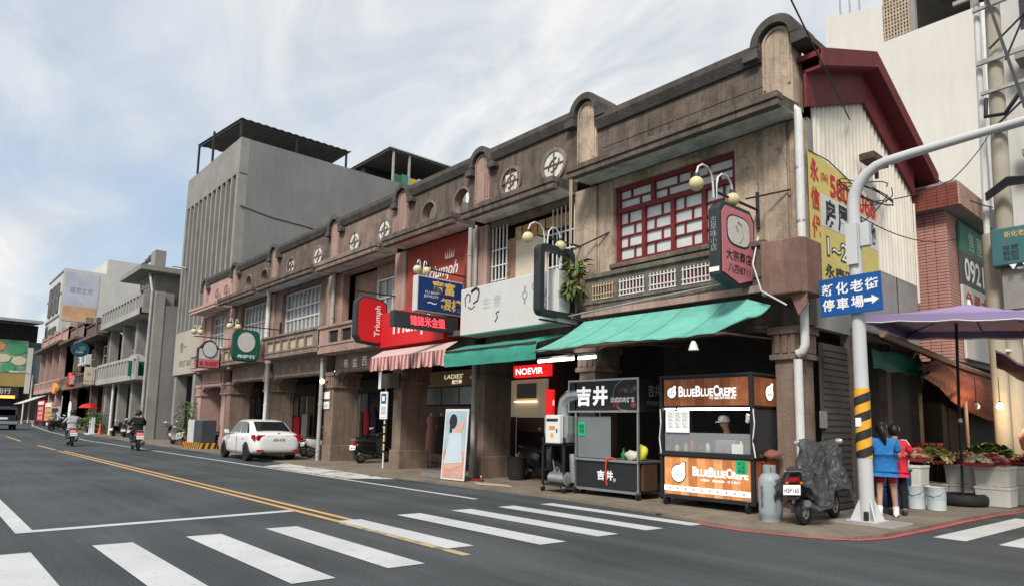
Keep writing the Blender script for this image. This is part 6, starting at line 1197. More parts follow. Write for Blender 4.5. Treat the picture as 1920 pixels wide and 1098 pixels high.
def scooter(label, loc_, rz, body='sc_black', group=None, plate='ABC·123', tilt=-6, scale=1.0, lit=False, seat='rubber', simple=False):
    h = thing('scooter', label, 'scooter', loc_, rz, group); h.rotation_euler = (0, rad(tilt), rz); h.scale = (scale,)*3
    wheel(h, (0, -0.62, 0.235), 0.235, 0.10); wheel(h, (0, 0.64, 0.235), 0.235, 0.09)
    MB().loft([ring8(-0.90, 0.05, 0.66, 0.74), ring8(-0.80, 0.12, 0.48, 0.76), ring8(-0.55, 0.155, 0.38, 0.74), ring8(-0.2, 0.15, 0.34, 0.70), ring8(0.0, 0.12, 0.28, 0.62)]).build('body', body, h, smooth=45, bevel=0)
    MB().loft([ring8(-0.78, 0.09, 0.72, 0.80), ring8(-0.6, 0.13, 0.72, 0.83), ring8(-0.3, 0.135, 0.70, 0.79), ring8(0.0, 0.11, 0.66, 0.76), ring8(0.06, 0.07, 0.66, 0.73)]).build('seat', seat, h, smooth=45)
    MB().box(-0.15, 0.15, -0.02, 0.38, 0.25, 0.32).build('floorboard', 'sc_black', h, bevel=0.02)
    MB().loft([[(x, y, z) for x, y in ((-wx, y0_), (wx, y0_), (wx*0.8, y0_+0.10), (0, y0_+0.15), (-wx*0.8, y0_+0.10))] for wx, y0_, z in ((0.13, 0.36, 0.27), (0.19, 0.40, 0.45), (0.20, 0.38, 0.68), (0.16, 0.32, 0.90), (0.09, 0.29, 0.98))]).build('leg_shield', body, h, smooth=50)
    MB().loft([ring8(0.42, 0.06, 0.46, 0.50), ring8(0.64, 0.07, 0.47, 0.52), ring8(0.84, 0.06, 0.36, 0.42)]).build('front_fender', body, h, smooth=50)
    for sx in (-0.07, 0.07): MB().tube([(sx, 0.64, 0.24), (sx*0.9, 0.50, 0.55)], 0.022, 6).build('fork', 'alloy', h)
    MB().loft([ring8(0.24, 0.08, 0.95, 1.04), ring8(0.34, 0.13, 0.94, 1.07), ring8(0.42, 0.09, 0.93, 1.03)]).build('handlebar_cover', body, h, smooth=50)
    MB().tube([(-0.33, 0.22, 1.03), (-0.12, 0.30, 1.02), (0.12, 0.30, 1.02), (0.33, 0.22, 1.03)], 0.018, 8).build('handlebar', 'rubber', h)
    MB().ball((0, 0.42, 0.99), 0.06, 10, 8, (1.2, 0.6, 0.8)).build('headlight', 'mirror', h, smooth=60)
    for s_ in (-1, 1):
        m_ = MB().tube([(s_*0.22, 0.26, 1.03), (s_*0.28, 0.26, 1.16), (s_*0.33, 0.25, 1.22)], 0.009, 6).build('mirror_arm', 'rubber', h)
        MB().ball((s_*0.34, 0.25, 1.26), 0.06, 12, 8, (1.05, 0.3, 0.75)).build('mirror_glass', 'mirror', m_, smooth=60)
        MB().ball((s_*0.11, -0.84, 0.64), 0.035, 8, 6, (1, 0.6, 0.7)).build('indicator', 'amber', h)
    MB().loft([ring8(-0.92, 0.06, 0.66, 0.72), ring8(-0.86, 0.09, 0.64, 0.74)]).build('tail_light', 'tail_lit' if lit else 'tail_red', h, smooth=40)
    MB().loft([ring8(-0.96, 0.09, 0.40, 0.44), ring8(-0.86, 0.10, 0.44, 0.62)]).build('rear_mudguard', 'sc_black', h)
    PMt = T(0, -0.965, 0.545) @ Matrix.Rotation(rad(-14), 4, 'X')
    p_ = MB().box(-0.13, 0.13, -0.004, 0.004, -0.075, 0.075, PMt).build('number_plate', 'white_print', h)
    text(plate, 0.07, PMt @ FY(0, -0.006, -0.012), MATS['black_print'], h, w=0.22, bold=0.01)
    if not simple:
        MB().tube([(0.14, -0.2, 0.22), (0.17, -0.5, 0.24), (0.17, -0.85, 0.34)], [0.03, 0.05, 0.055], 10).build('exhaust', 'sc_grey', h, smooth=50); MB().box(-0.16, -0.08, -0.75, -0.1, 0.18, 0.32).build('engine_case', 'sc_grey', h, bevel=0.03)
        MB().tube([(-0.1, -0.78, 0.80), (-0.1, -0.92, 0.82), (0.1, -0.92, 0.82), (0.1, -0.78, 0.80)], 0.014, 6).build('grab_rail', 'alloy', h)
    return h
sc1 = scooter('scooter under a grey plastic cover with plate H5P 165', (-4.98, 10.98, 0.06), rad(4), 'sc_black', plate='H5P·165', tilt=-4)
# clear grey rain cover draped over it: one wrinkled sheet with thickness
def film(name, a, c, rough=0.25):
    m = bpy.data.materials.new(name); m.use_nodes = True; b = m.node_tree.nodes['Principled BSDF']; b.inputs['Base Color'].default_value = (*c, 1); b.inputs['Alpha'].default_value = a; b.inputs['Roughness'].default_value = rough; b.inputs['Specular IOR Level'].default_value = 0.6; MATS[name] = m; return m
film('cover_film', 0.70, (0.055, 0.058, 0.06), 0.22)
_t = MATS['cover_film'].node_tree; _g = N('ShaderNodeNewGeometry', _t); _n = N('ShaderNodeTexNoise', _t); _n.inputs['Scale'].default_value = 9; _n.inputs['Detail'].default_value = 5; _n.inputs['Distortion'].default_value = 1.5; _b = N('ShaderNodeBump', _t); _b.inputs['Strength'].default_value = 1.0; _b.inputs['Distance'].default_value = 0.06
_t.links.new(_g.outputs[0], _n.inputs['Vector']); _t.links.new(_n.outputs['Fac'], _b.inputs['Height']); _t.links.new(_b.outputs[0], _t.nodes['Principled BSDF'].inputs['Normal'])
rows = []; random.seed(5)
for j in range(45):
    t_ = j/44; y = -0.98+1.75*t_
    ridge = 0.86+0.02*math.sin(t_*14) if t_ < 0.45 else 0.86+0.42*min(1, (t_-0.45)/0.26) - (0.38*max(0, (t_-0.72)/0.28)**1.3)
    wid = 0.20+0.10*math.exp(-((t_-0.7)/0.12)**2)
    low = 0.30-0.06*math.sin(t_*7)+(0.12 if t_ < 0.12 else 0)
    row = []
    for k in range(41):
        s_ = -1+2*k/40; a = abs(s_)
        if a < 0.35: x = s_/0.35*wid*0.95; z = ridge - 0.13*(a/0.35)**2*(1 if t_ < 0.45 or t_ > 0.8 else -0.25)
        else:
            q = (a-0.35)/0.65; x = math.copysign(wid*0.95+q*(0.16+0.05*math.sin(t_*19+s_*2)), s_); z = ridge-0.13*(1 if t_ < 0.45 or t_ > 0.8 else -0.25) - (ridge-0.13-low)*q**0.9
        wr = 0.018*math.sin(23*t_+9*s_)+0.014*math.sin(41*t_-17*s_)+0.010*math.sin(60*t_*s_+5)
        row.append((x+wr*1.2*(1 if s_ > 0 else -1), y+0.02*math.sin(31*s_+3*t_), z+wr))
    rows.append(row)
MB().sheet(rows).build('rain_cover', 'cover_film', sc1, smooth=70)
scooter('black scooter parked in the arcade behind the column with small plate', (-13.1, 12.55, 0.06), rad(-95), 'sc_black', plate='MXE·520', scale=1.05)
G_ = 'scooters parked in the arcade'
for k, (x, y, r_, c, lb) in enumerate(((-21.9, 12.6, 15, 'sc_black', 'black scooter nearest the bus stop in the arcade'), (-22.6, 13.0, 8, 'sc_grey', 'grey scooter behind the black one in the arcade'), (-25.9, 12.6, 10, 'sc_white', 'white-bodied scooter half hidden behind the parked car'), (-26.8, 12.8, 6, 'sc_black', 'dark scooter in shade behind the white car'), (-36.9, 12.6, -20, 'sc_black', 'scooter with bright mirrors in the pink doorway'),
    (-41.2, 11.3, 100, 'sc_white', 'white scooter parked sideways before the bank'), (-42.0, 13.2, 80, 'sc_grey', 'dark scooter in front of the bank entrance'), (-43.6, 11.6, 75, 'sc_black', 'black scooter between the bank and the concrete house'), (-46.5, 12.4, 70, 'sc_teal', 'teal scooter under the bank overhang'),
    (-52.6, 11.6, 60, 'sc_black', 'black scooter before the concrete house pillar'), (-54.6, 11.4, 75, 'sc_grey', 'grey scooter second from the concrete house corner'), (-57.0, 11.5, 50, 'sc_black', 'scooter leaning by the dark shop of the concrete house'),
    (-71, 9.7, 20, 'sc_black', 'foremost of the far kerbside scooters'), (-72.5, 9.9, 35, 'sc_black', 'second of the far kerbside scooters'), (-74.2, 10.1, 30, 'sc_grey', 'third of the far kerbside scooters'), (-76, 10.3, 25, 'sc_black', 'last of the far kerbside scooters'))):
    scooter(lb, (x, y, gz(x)+0.06), rad(r_), c, G_ if x > -40 else 'scooters parked along the street', plate='AB%d·%d' % (k, 370+17*k), simple=k > 4)
# riders
def rider(lb, loc_, rz, top_m, helm, sc_c, leg_m='jeans', s_=1.13):
    b = scooter('%s scooter ridden away down the street' % lb[0], loc_, rz, sc_c, 'scooters being ridden', 'QWE·%d' % random.randint(100, 999), 0, s_, True)
    P = dict(pelvis=(0, -0.25, 0.88), chest=(0, -0.17, 1.22), neck=(0, -0.13, 1.38), head=(0, -0.09, 1.50), lshoulder=(-0.18, -0.16, 1.30), rshoulder=(0.18, -0.16, 1.30), lelbow=(-0.30, -0.02, 1.10), relbow=(0.30, -0.02, 1.10), lwrist=(-0.31, 0.17, 1.06), rwrist=(0.31, 0.17, 1.06), lhip=(-0.10, -0.2, 0.84), rhip=(0.10, -0.2, 0.84), lknee=(-0.19, 0.18, 0.74), rknee=(0.19, 0.18, 0.74), lankle=(-0.14, 0.12, 0.38), rankle=(0.14, 0.12, 0.38))
    return person(lb[1], loc_, rz, P, 'jacket', top_m, leg_m, 'ankle', 'long', 'black_print', s_, 'helmet', 'people riding scooters', helm)
random.seed(3)
rider(('dark', 'rider in black jacket and black helmet on a dark scooter'), (-36.2, 8.05, 0.008), rad(86), 'black_cloth', 'black_print', 'sc_black')
rider(('pale', 'rider in pale grey hooded top on the farther scooter'), (-42.4, 6.35, 0.008), rad(88), 'grey_hoodie', 'black_print', 'sc_grey')

# ================================================================== white saloon car (front towards local +y)
flat('car_white', (0.74, 0.74, 0.73), 0.25, spec=0.5, coat=0.6); flat('car_glass', (0.012, 0.014, 0.016), 0.06, spec=0.7); flat('car_dark', (0.02, 0.02, 0.021), 0.6); flat('car_glass_side', (0.20, 0.23, 0.24), 0.08, spec=0.7)
def car():
    h = thing('parked_car', 'white saloon car parked by the arcade', 'car', (-26.9, 10.28, 0.008), rad(87)); h.scale = (1.06, 1.10, 1.05)
    # stations: y, half width, sill z, belt z, deck z (no cabin)
    st = [(-2.20, 0.62, 0.42, 0.78, 0.86), (-2.14, 0.74, 0.30, 0.86, 0.98), (-1.9, 0.82, 0.24, 0.90, 1.06), (-1.5, 0.85, 0.20, 0.92, 1.07), (-0.9, 0.86, 0.19, 0.92, 1.04), (0.0, 0.86, 0.19, 0.90, 1.0), (0.9, 0.85, 0.19, 0.86, 0.96), (1.5, 0.83, 0.20, 0.80, 0.88), (1.95, 0.76, 0.22, 0.68, 0.74), (2.15, 0.62, 0.28, 0.58, 0.62), (2.2, 0.5, 0.34, 0.5, 0.54)]
    secs = []
    for y, w_, zs, zb_, zd in st:
        half = [(0.0, zs), (w_*0.85, zs), (w_*0.97, zs+0.10), (w_, (zs+zb_)/2), (w_*0.975, zb_-0.04), (w_*0.93, zb_+0.02), (w_*0.80, zd-0.01), (0.0, zd+0.015)]
        secs.append([(x, y, z) for x, z in half] + [(-x, y, z) for x, z in reversed(half[1:-1])])
    b = MB().loft(secs); o = b.build('body', 'car_white', h)
    sub = o.modifiers.new('s', 'SUBSURF'); sub.levels = sub.render_levels = 2
    # wheel arches cut away
    cut = MB()
    for y in (-1.28, 1.30):
        for s_ in (-1, 1): cut.lathe([(0.0, 0), (0.365, 0), (0.365, 0.34), (0.0, 0.34)], 28, T(s_*0.99 if s_ < 0 else 0.65, y, 0.31) @ Matrix.Rotation(rad(90), 4, 'Y'))
    co = cut.build('cut', 'car_dark', h); bo = o.modifiers.new('b', 'BOOLEAN'); bo.object = co; bo.operation = 'DIFFERENCE'; bo.solver = 'EXACT'
    dg = bpy.context.evaluated_depsgraph_get(); dg.update(); me = bpy.data.meshes.new_from_object(o.evaluated_get(dg)); me.shade_smooth(); me.set_sharp_from_angle(angle=rad(40)); o.modifiers.clear(); o.data = me
    bpy.data.objects.remove(co)
    MB().box(-0.66, 0.66, -1.7, 1.7, 0.22, 0.62).build('underbody', 'car_dark', h)
    # cabin: roof with pillars, then glass
    cab = [(-1.62, 0.70, 1.03), (-0.98, 0.64, 1.40), (-0.55, 0.635, 1.455), (0.1, 0.63, 1.46), (0.35, 0.63, 1.43), (1.02, 0.70, 1.0)]
    def cs(y, w_, z, base): return [(-0.80 if base else -w_, y, 0.93), (-w_*1.0, y, z-0.05), (-w_*0.86, y, z-0.005), (0, y, z+0.02), (w_*0.86, y, z-0.005), (w_, y, z-0.05), (0.80 if base else w_, y, 0.93)]
    sec = [[(-0.76, y, 0.94)] + [(-w_*0.99, y, max(0.95, z-0.06)), (-w_*0.86, y, z-0.012), (-w_*0.4, y, z+0.008), (w_*0.4, y, z+0.008), (w_*0.86, y, z-0.012), (w_*0.99, y, max(0.95, z-0.06))] + [(0.76, y, 0.94)] for y, w_, z in cab]
    MB().loft(sec).build('cabin', 'car_white', h, smooth=35)
    # glass panels lie just outside the cabin surface
    def quad(name, pts, m): return MB().sheet([pts[:2], [pts[3], pts[2]]]).build(name, m, h)
    quad('rear_window', [(-0.60, -1.585, 1.06), (0.60, -1.585, 1.06), (0.53, -1.02, 1.385), (-0.53, -1.02, 1.385)], 'car_glass'); quad('windscreen', [(-0.62, 1.0, 1.03), (0.62, 1.0, 1.03), (0.54, 0.42, 1.415), (-0.54, 0.42, 1.415)], 'car_glass')
    for s_ in (-1, 1):
        quad('side_window', [(s_*0.752, -0.30, 0.97), (s_*0.752, 0.78, 0.97), (s_*0.655, 0.28, 1.37), (s_*0.648, -0.26, 1.395)], 'car_glass_side')
        quad('side_window', [(s_*0.752, -1.0, 0.97), (s_*0.752, -0.36, 0.97), (s_*0.650, -0.34, 1.395), (s_*0.655, -0.82, 1.37)], 'car_glass_side')
        quad('side_window', [(s_*0.752, -1.32, 0.98), (s_*0.752, -1.06, 0.98), (s_*0.660, -0.88, 1.355), (s_*0.672, -0.96, 1.33)], 'car_glass')
        MB().loft([ring8(-2.06, 0.02, 0.72, 0.93), ring8(-1.80, 0.03, 0.80, 0.93)], M=T(s_*0.80, 0, 0)).build('tail_light', 'tail_red', h, smooth=40)
        MB().loft([ring8(-2.165, 0.16, 0.74, 0.92), ring8(-2.08, 0.15, 0.72, 0.93)], M=T(s_*0.60, 0, 0)).build('tail_light', 'tail_red', h, smooth=40)
        MB().box(s_*0.62-0.12, s_*0.62+0.12, -2.20, -2.12, 0.36, 0.42).build('reflector', 'tail_red', h, bevel=0.01)
        m_ = MB().loft([ring8(0.60, 0.06, 0.94, 1.06), ring8(0.72, 0.09, 0.93, 1.08), ring8(0.78, 0.06, 0.95, 1.05)], M=T(s_*0.92, 0, 0)).build('wing_mirror', 'car_white', h, smooth=50)
        for y in (-0.25, -0.95): MB().box(s_*0.862-0.012, s_*0.862+0.012, y-0.09, y+0.09, 0.79, 0.82).build('door_handle', 'car_white', h, bevel=0.008)
        for y in (0.82, -0.33): MB().box(s_*0.866-0.004, s_*0.866+0.004, y-0.006, y+0.006, 0.28, 0.9).build('door_gap', 'car_dark', h)
        for y in (-1.28, 1.30): wheel(h, (s_*0.745, y, 0.31), 0.315, 0.20, rim=flat('wheel_silver', (0.45, 0.45, 0.46), 0.35), spokes=8)
    MB().box(-0.27, 0.27, -2.19, -2.165, 0.66, 0.83).build('number_plate', 'white_print', h); text('ARR·4795', 0.11, FY(0, -2.193, 0.745), MATS['black_print'], h, w=0.42, bold=0.015)
    MB().box(-0.42, 0.42, -2.175, -2.155, 0.875, 0.90).build('chrome_strip', 'alloy', h); MB().arc_band(0, 0.955, 0.035, 0.05, 0, 2*math.pi, -2.14, -2.11, 16).build('badge', 'alloy', h)
    MB().box(-0.55, 0.55, -2.15, -2.05, 0.24, 0.32).build('lower_bumper', 'car_dark', h); MB().tube([(0, -0.95, 1.44), (0, -1.02, 1.52)], 0.01, 5).build('aerial', 'car_dark', h)
    return h
car()
# ------------------------------------------------------------------ dark van far down the street
h = thing('van', 'dark blue van driving away at the far end of the street', 'van', (-76, 6.0, gz(-76)), rad(90)); flat('van_blue', (0.018, 0.025, 0.045), 0.3, coat=0.5); h.scale = (1.1, 1.1, 1.1)
MB().loft([ring8(-2.2, 0.86, 0.42, 1.62, 0.92), ring8(-2.1, 0.9, 0.36, 1.84, 0.86), ring8(0.6, 0.9, 0.36, 1.86, 0.86), ring8(1.5, 0.88, 0.36, 1.0, 0.9), ring8(2.2, 0.8, 0.4, 0.9, 0.9)]).build('body', 'van_blue', h, smooth=35)
MB().box(-0.7, 0.7, -2.2, -2.16, 1.15, 1.6).build('rear_window', 'car_glass', h); MB().box(-0.9, 0.9, -2.3, -2.1, 0.42, 0.66).build('bumper', 'alloy', h, bevel=0.04); MB().box(-0.25, 0.25, -2.235, -2.21, 0.82, 0.98).build('number_plate', 'white_print', h)
for s_ in (-1, 1):
    MB().box(s_*0.82-0.06, s_*0.82+0.06, -2.2, -2.14, 0.8, 1.2).build('tail_light', 'tail_red', h)
    for y in (-1.4, 1.4): wheel(h, (s_*0.78, y, 0.33), 0.33, 0.2)
# ================================================================== tin wall banner
s = thing('wall_banner', 'yellow estate agent banner with red and black characters on the tin wall', 'banner', (-5.3, 13.3, 4.2), world=True)
BX = -5.312
mat('banner_yellow', (0.60, 0.50, 0.16), 0.75, 0.08, 2, 0.05); mat('banner_white', (0.60, 0.60, 0.58), 0.75, 0.06, 2, 0.05); mat('banner_orange', (0.62, 0.44, 0.22), 0.75, 0.08, 2, 0.05)
MB().prism([(11.78, 4.16), (14.93, 4.16), (14.93, 6.18), (14.2, 6.38), (13.3, 6.52), (12.3, 6.60), (11.78, 6.60)], 'x', BX-0.01, BX).build('cloth', 'banner_yellow', s)
MB().box(BX, BX+0.004, 12.25, 14.92, 5.28, 5.90).build('white_field', 'banner_white', s); MB().prism([(13.6, 5.9), (14.92, 5.9), (14.92, 6.17), (14.2, 6.37), (13.6, 6.47)], 'x', BX, BX+0.004).build('orange_field', 'banner_orange', s)
for k, c_ in enumerate('永信代書'): text(c_, 0.44, FX(BX+0.005, 12.0, 6.28-k*0.54), MATS['red_print'], s, w=0.34, bold=0.03)
text('(06)', 0.2, FX(BX+0.005, 12.42, 6.23), MATS['red_print'], s, w=0.3, bold=0.01); text('580-0066', 0.46, FX(BX+0.005, 13.75, 6.16), MATS['red_print'], s, w=2.2, bold=0.03)
for k, c_ in enumerate('房屋'): text(c_, 0.56, FX(BX+0.005, 12.62+0.56*k, 5.58), MATS['black_print'], s, w=0.46, bold=0.035)
for k, c_ in enumerate('土地'): text(c_, 0.56, FX(BX+0.005, 14.08+0.52*k, 5.58), MATS['black_print'], s, w=0.44, bold=0.035)
text('1~2萬', 0.5, FX(BX+0.005, 13.2, 4.94), MATS['black_print'], s, w=1.6, bold=0.05); text('1~2萬', 0.44, FX(BX+0.009, 13.2, 4.94), MATS['white_print'], s, w=1.54, bold=0.0)
text('永康區  可低', 0.26, FX(BX+0.005, 13.5, 4.45), MATS['black_print'], s, w=2.4, bold=0.015)
MB().tube([(BX, 11.78, 6.6), (BX, 12.6, 6.64), (BX, 13.4, 6.52), (BX, 14.9, 6.2)], 0.012, 5).build('rope', 'black_metal', s)
s = thing('floodlight', 'rusty red floodlight on the tin wall above the banner', 'lamp', (-5.2, 14.4, 7), world=True)
MB().box(-5.25, -4.95, 13.95, 14.75, 6.98, 7.14).build('lamp_body', 'rust', s, bevel=0.02); MB().box(-5.12, -5.06, 14.4, 14.46, 6.7, 7.0).build('bracket', 'black_metal', s)

# ================================================================== purple parasol on a tyre
s = thing('parasol', 'large purple market parasol on a thin pole', 'parasol', (-4.3, 15.95, 0.06), world=True)
mat('purple', (0.31, 0.245, 0.43), 0.75, 0.08, 1.0, 0.1, 14); mat('purple_under', (0.06, 0.045, 0.07), 0.85)
cx, cy, hx, hy, zE, zA = -3.75, 15.0, 1.45, 1.6, 3.60, 3.98; n_ = 12
def canopy(u_, v_, dz):
    m_ = max(abs(u_), abs(v_)); z = zE+(zA-zE)*(1-m_) - 0.05*math.sin(math.pi*m_)*(1-abs(abs(u_)-abs(v_))) + dz
    q = rotz(rad(6)) @ Vector((u_*hx, v_*hy, 0)); return (cx+q.x, cy+q.y, z-0.07*q.x)
rows = [[canopy(-1+2*i/n_, -1+2*j/n_, 0) for i in range(n_+1)] for j in range(n_+1)]
MB().sheet(rows, 0.012).build('canopy', 'purple', s, smooth=20)
for a, b_ in (((-1, -1), (1, -1)), ((1, -1), (1, 1)), ((1, 1), (-1, 1)), ((-1, 1), (-1, -1))):
    A_, B_ = Vector(canopy(*a, -0.012)), Vector(canopy(*b_, -0.012)); MB().sheet([[tuple(A_.lerp(B_, k/10)) for k in range(11)], [tuple(A_.lerp(B_, k/10)+Vector((0, 0, -0.11-0.015*math.sin(k*2.2)))) for k in range(11)]]).build('valance', 'purple', s)
    MB().tube([tuple(A_.lerp(B_, k/10)+Vector((0, 0, -0.125-0.015*math.sin(k*2.2)))) for k in range(11)], 0.012, 5).build('hem', 'white_plastic', s)
for u_, v_ in ((-1, -1), (1, -1), (1, 1), (-1, 1), (0, -1), (0, 1)): MB().tube([canopy(u_*0.98, v_*0.98, -0.05), (cx, cy, zA-0.08)], 0.012, 5).build('rib', 'black_metal', s)
MB().tube([(-4.31, 15.95, 0.1), (-4.27, 15.92, 2.0), (-4.22, 15.9, 3.80)], 0.028, 8).build('pole', 'black_metal', s); MB().tube([(cx, cy, zA-0.02), (cx, cy, zA+0.08)], [0.04, 0.02], 8).build('finial', 'white_plastic', s)
MB().tube([(-4.275, 15.93, 1.72), (-4.275, 15.93, 1.80)], 0.045, 8).build('clamp', 'steel', s)
ty = MB().lathe([(0.24, -0.10), (0.38, -0.115), (0.43, -0.07), (0.44, 0.0), (0.43, 0.07), (0.38, 0.115), (0.24, 0.10), (0.27, 0.0), (0.24, -0.10)], 28, T(-4.31, 15.95, 0.18)).build('tyre', 'rubber', smooth=50); tag(ty, 'old black tyre lying flat as the parasol foot', 'tyre')
# ================================================================== market stall
mat('foam', (0.60, 0.59, 0.53), 0.85, 0.08, 4, 0.25, 40, streak=0.2, dark=(0.42, 0.38, 0.3)); mat('blue_crate', (0.012, 0.055, 0.17), 0.5, 0.12, 4, 0.05); mat('red_crate', (0.28, 0.012, 0.014), 0.5, 0.15, 4, 0.05)
def foam_box(x, y, z, lb, w_=0.56, d=0.42, hh=0.33, rz=0.0, lid=True):
    h = thing('foam_box', lb, 'box', (x, y, z), rz, 'white foam boxes of the stall')
    MB().loft([[(-w_/2*k, -d/2*k, zz_), (w_/2*k, -d/2*k, zz_), (w_/2*k, d/2*k, zz_), (-w_/2*k, d/2*k, zz_)] for k, zz_ in ((0.94, 0), (1.0, hh))]).build('body', 'foam', h, bevel=0.015)
    if lid:
        MB().box(-w_/2-0.01, w_/2+0.01, -d/2-0.01, d/2+0.01, hh+0.002, hh+0.06).build('lid', 'foam', h, bevel=0.012)
        for k in range(3): MB().box(-w_/2+0.08+k*0.16, -w_/2+0.14+k*0.16, -d/2-0.012, -d/2+0.03, hh+0.055, hh+0.072).build('lid_rib', 'foam', h)
    return h
zf = 0.066
fb = [(-5.02, 15.15, 0, 'lower foam box behind the two buckets'), (-5.02, 15.15, 1, 'upper lidded foam box behind the two buckets'), (-4.40, 16.55, 0, 'lower foam box behind the tyre'), (-4.42, 16.55, 1, 'upper foam box behind the tyre'), (-3.83, 16.35, 0, 'lower foam box just past the tyre'), (-3.83, 16.35, 1, 'upper foam box just past the tyre'), (-3.42, 17.2, 0, 'lower foam box at the outer end of the stall'), (-3.40, 17.2, 1, 'upper foam box at the outer end of the stall')]
for x, y, l_, lb in fb: foam_box(x, y, zf+l_*0.395, lb, 0.60, 0.5, rz=rad(random.uniform(-4, 4)))
foam_box(-4.88, 16.35, zf, 'foam box in shade behind the stall front', 0.5, 0.4)
for l_ in range(2):
    h = thing('plastic_crate', ['lower blue plastic crate beside the shoppers', 'upper blue plastic crate beside the shoppers'][l_], 'crate', (-5.0, 14.3, zf+l_*0.37), 0.1, 'blue crates')
    MB().box(-0.25, 0.25, -0.2, 0.2, 0, 0.34).build('body', 'blue_crate', h, bevel=0.02)
    for k in range(5): MB().box(-0.22+k*0.1, -0.16+k*0.1, -0.215, -0.2, 0.04, 0.30).build('rib', 'blue_crate', h)
    MB().box(-0.27, 0.27, -0.22, 0.22, 0.31, 0.36).build('rim', 'blue_crate', h, bevel=0.01)
foam_box(-5.0, 14.3, zf+0.74, 'small foam tray on top of the blue crates', 0.46, 0.36, 0.16, lid=False)
for k, (x, y) in enumerate(((-4.66, 14.36), (-4.32, 14.38))):
    h = thing('bucket', ['milky bucket nearer the blue crates', 'milky bucket nearer the tyre'][k], 'bucket', (x, y, zf), 0, 'milky buckets by the stall')
    MB().lathe([(0.145, 0), (0.155, 0.01), (0.165, 0.42), (0.172, 0.43), (0.16, 0.43), (0.15, 0.3), (0.0, 0.3)], 22).build('pail', mat('bucket_milk', (0.52, 0.57, 0.58), 0.4, 0.05, 4), h, smooth=40)
    MB().lathe([(0.161, 0.20), (0.166, 0.28)], 22).build('water_line', mat('bucket_band', (0.36, 0.43, 0.46), 0.4), h); MB().tube([(-0.165, 0, 0.40), (-0.12, -0.14, 0.30), (0, -0.18, 0.26), (0.12, -0.14, 0.30), (0.165, 0, 0.40)], 0.006, 5).build('handle', 'steel', h)
# trays of produce
mat('tray_red', (0.20, 0.015, 0.02), 0.6)
def produce(lb, x0, x1, y0, y1, z, cols, r_, n, seed, leafy=False):
    h = thing('vegetable_tray', lb, 'vegetables', ((x0+x1)/2, (y0+y1)/2, z), 0, 'trays of vegetables', world=True); random.seed(seed)
    MB().box(x0, x1, y0, y1, z, z+0.06).build('tray', 'tray_red', h, bevel=0.01)
    per = {}
    for k in range(n):
        u_, v_ = random.random(), random.random(); hgt = 0.16*math.sin(math.pi*u_)*math.sin(math.pi*v_); rr = r_*random.uniform(0.7, 1.25); ci = random.randrange(len(cols))
        b = per.setdefault(ci, MB()); c_ = (x0+0.04+(x1-x0-0.08)*u_, y0+0.04+(y1-y0-0.08)*v_, z+0.06+hgt*random.uniform(0.5, 1)+rr*0.5)
        if leafy:
            Mx = T(*c_) @ Matrix.Rotation(random.uniform(0, 6.28), 4, 'Z') @ Matrix.Rotation(random.uniform(-0.9, 0.9), 4, 'X')
            b.sheet([[(-rr*0.5, -rr*1.5, 0), (0, -rr*1.5, 0.02), (rr*0.5, -rr*1.5, 0)], [(-rr, 0, 0.02), (0, 0, 0.05), (rr, 0, 0.02)], [(-rr*0.4, rr*1.8, 0), (0, rr*1.9, 0.03), (rr*0.4, rr*1.8, 0)]], 0.01, Mx)
        else: b.ball(c_, rr, 8, 6, (random.uniform(0.8, 1.5), random.uniform(0.8, 1.4), random.uniform(0.7, 1.0)))
    for ci, b in per.items(): tag(b.build('vegetables', mat('veg_%s' % '_'.join('%.2f' % q for q in cols[ci]), cols[ci], 0.5, 0.3, 12, 0.1), h, smooth=50), kind='stuff')
produce('tray of pale melons and roots on the stall', -5.28, -4.72, 15.0, 15.5, 0.92, [(0.42, 0.32, 0.14), (0.35, 0.22, 0.12), (0.2, 0.03, 0.03)], 0.055, 90, 1)
produce('heap of yellow-green cabbages on the stall', -5.2, -4.5, 15.7, 16.3, 0.88, [(0.36, 0.36, 0.10), (0.45, 0.42, 0.18), (0.24, 0.28, 0.06)], 0.11, 70, 2, True)
produce('tray of red onions behind the parasol pole', -4.7, -4.1, 16.3, 16.8, 0.88, [(0.24, 0.03, 0.05), (0.35, 0.10, 0.08), (0.42, 0.22, 0.18)], 0.045, 130, 3)
produce('tray of pink shallots beyond the parasol pole', -4.1, -3.6, 16.15, 16.6, 0.88, [(0.42, 0.12, 0.09), (0.3, 0.05, 0.05), (0.5, 0.28, 0.2)], 0.042, 130, 4)
produce('tray of red chillies at the outer stall end', -3.75, -3.15, 16.95, 17.45, 0.88, [(0.35, 0.015, 0.012), (0.25, 0.01, 0.01), (0.06, 0.02, 0.015)], 0.04, 150, 5)
produce('heap of orange carrots and citrus at the outer stall end', -3.7, -3.2, 17.6, 18.1, 0.92, [(0.6, 0.24, 0.03), (0.55, 0.33, 0.04)], 0.048, 90, 6)
produce('bundles of leafy greens at the back of the stall', -4.5, -3.7, 17.2, 17.8, 0.92, [(0.10, 0.20, 0.03), (0.22, 0.28, 0.05), (0.05, 0.12, 0.02)], 0.11, 90, 7, True)
produce('low tray of ginger and garlic beside the tyre', -4.25, -3.75, 15.75, 16.1, 0.86, [(0.45, 0.36, 0.2), (0.5, 0.45, 0.34), (0.3, 0.18, 0.08)], 0.035, 110, 11)
produce('row of yellow mangoes on the outer stall end', -3.55, -3.1, 18.2, 18.7, 0.95, [(0.6, 0.36, 0.04), (0.5, 0.2, 0.03)], 0.06, 50, 12)
produce('purple aubergines at the inner stall end', -5.25, -4.75, 16.5, 17.1, 0.95, [(0.06, 0.015, 0.06), (0.10, 0.02, 0.08), (0.25, 0.03, 0.04)], 0.055, 60, 13)
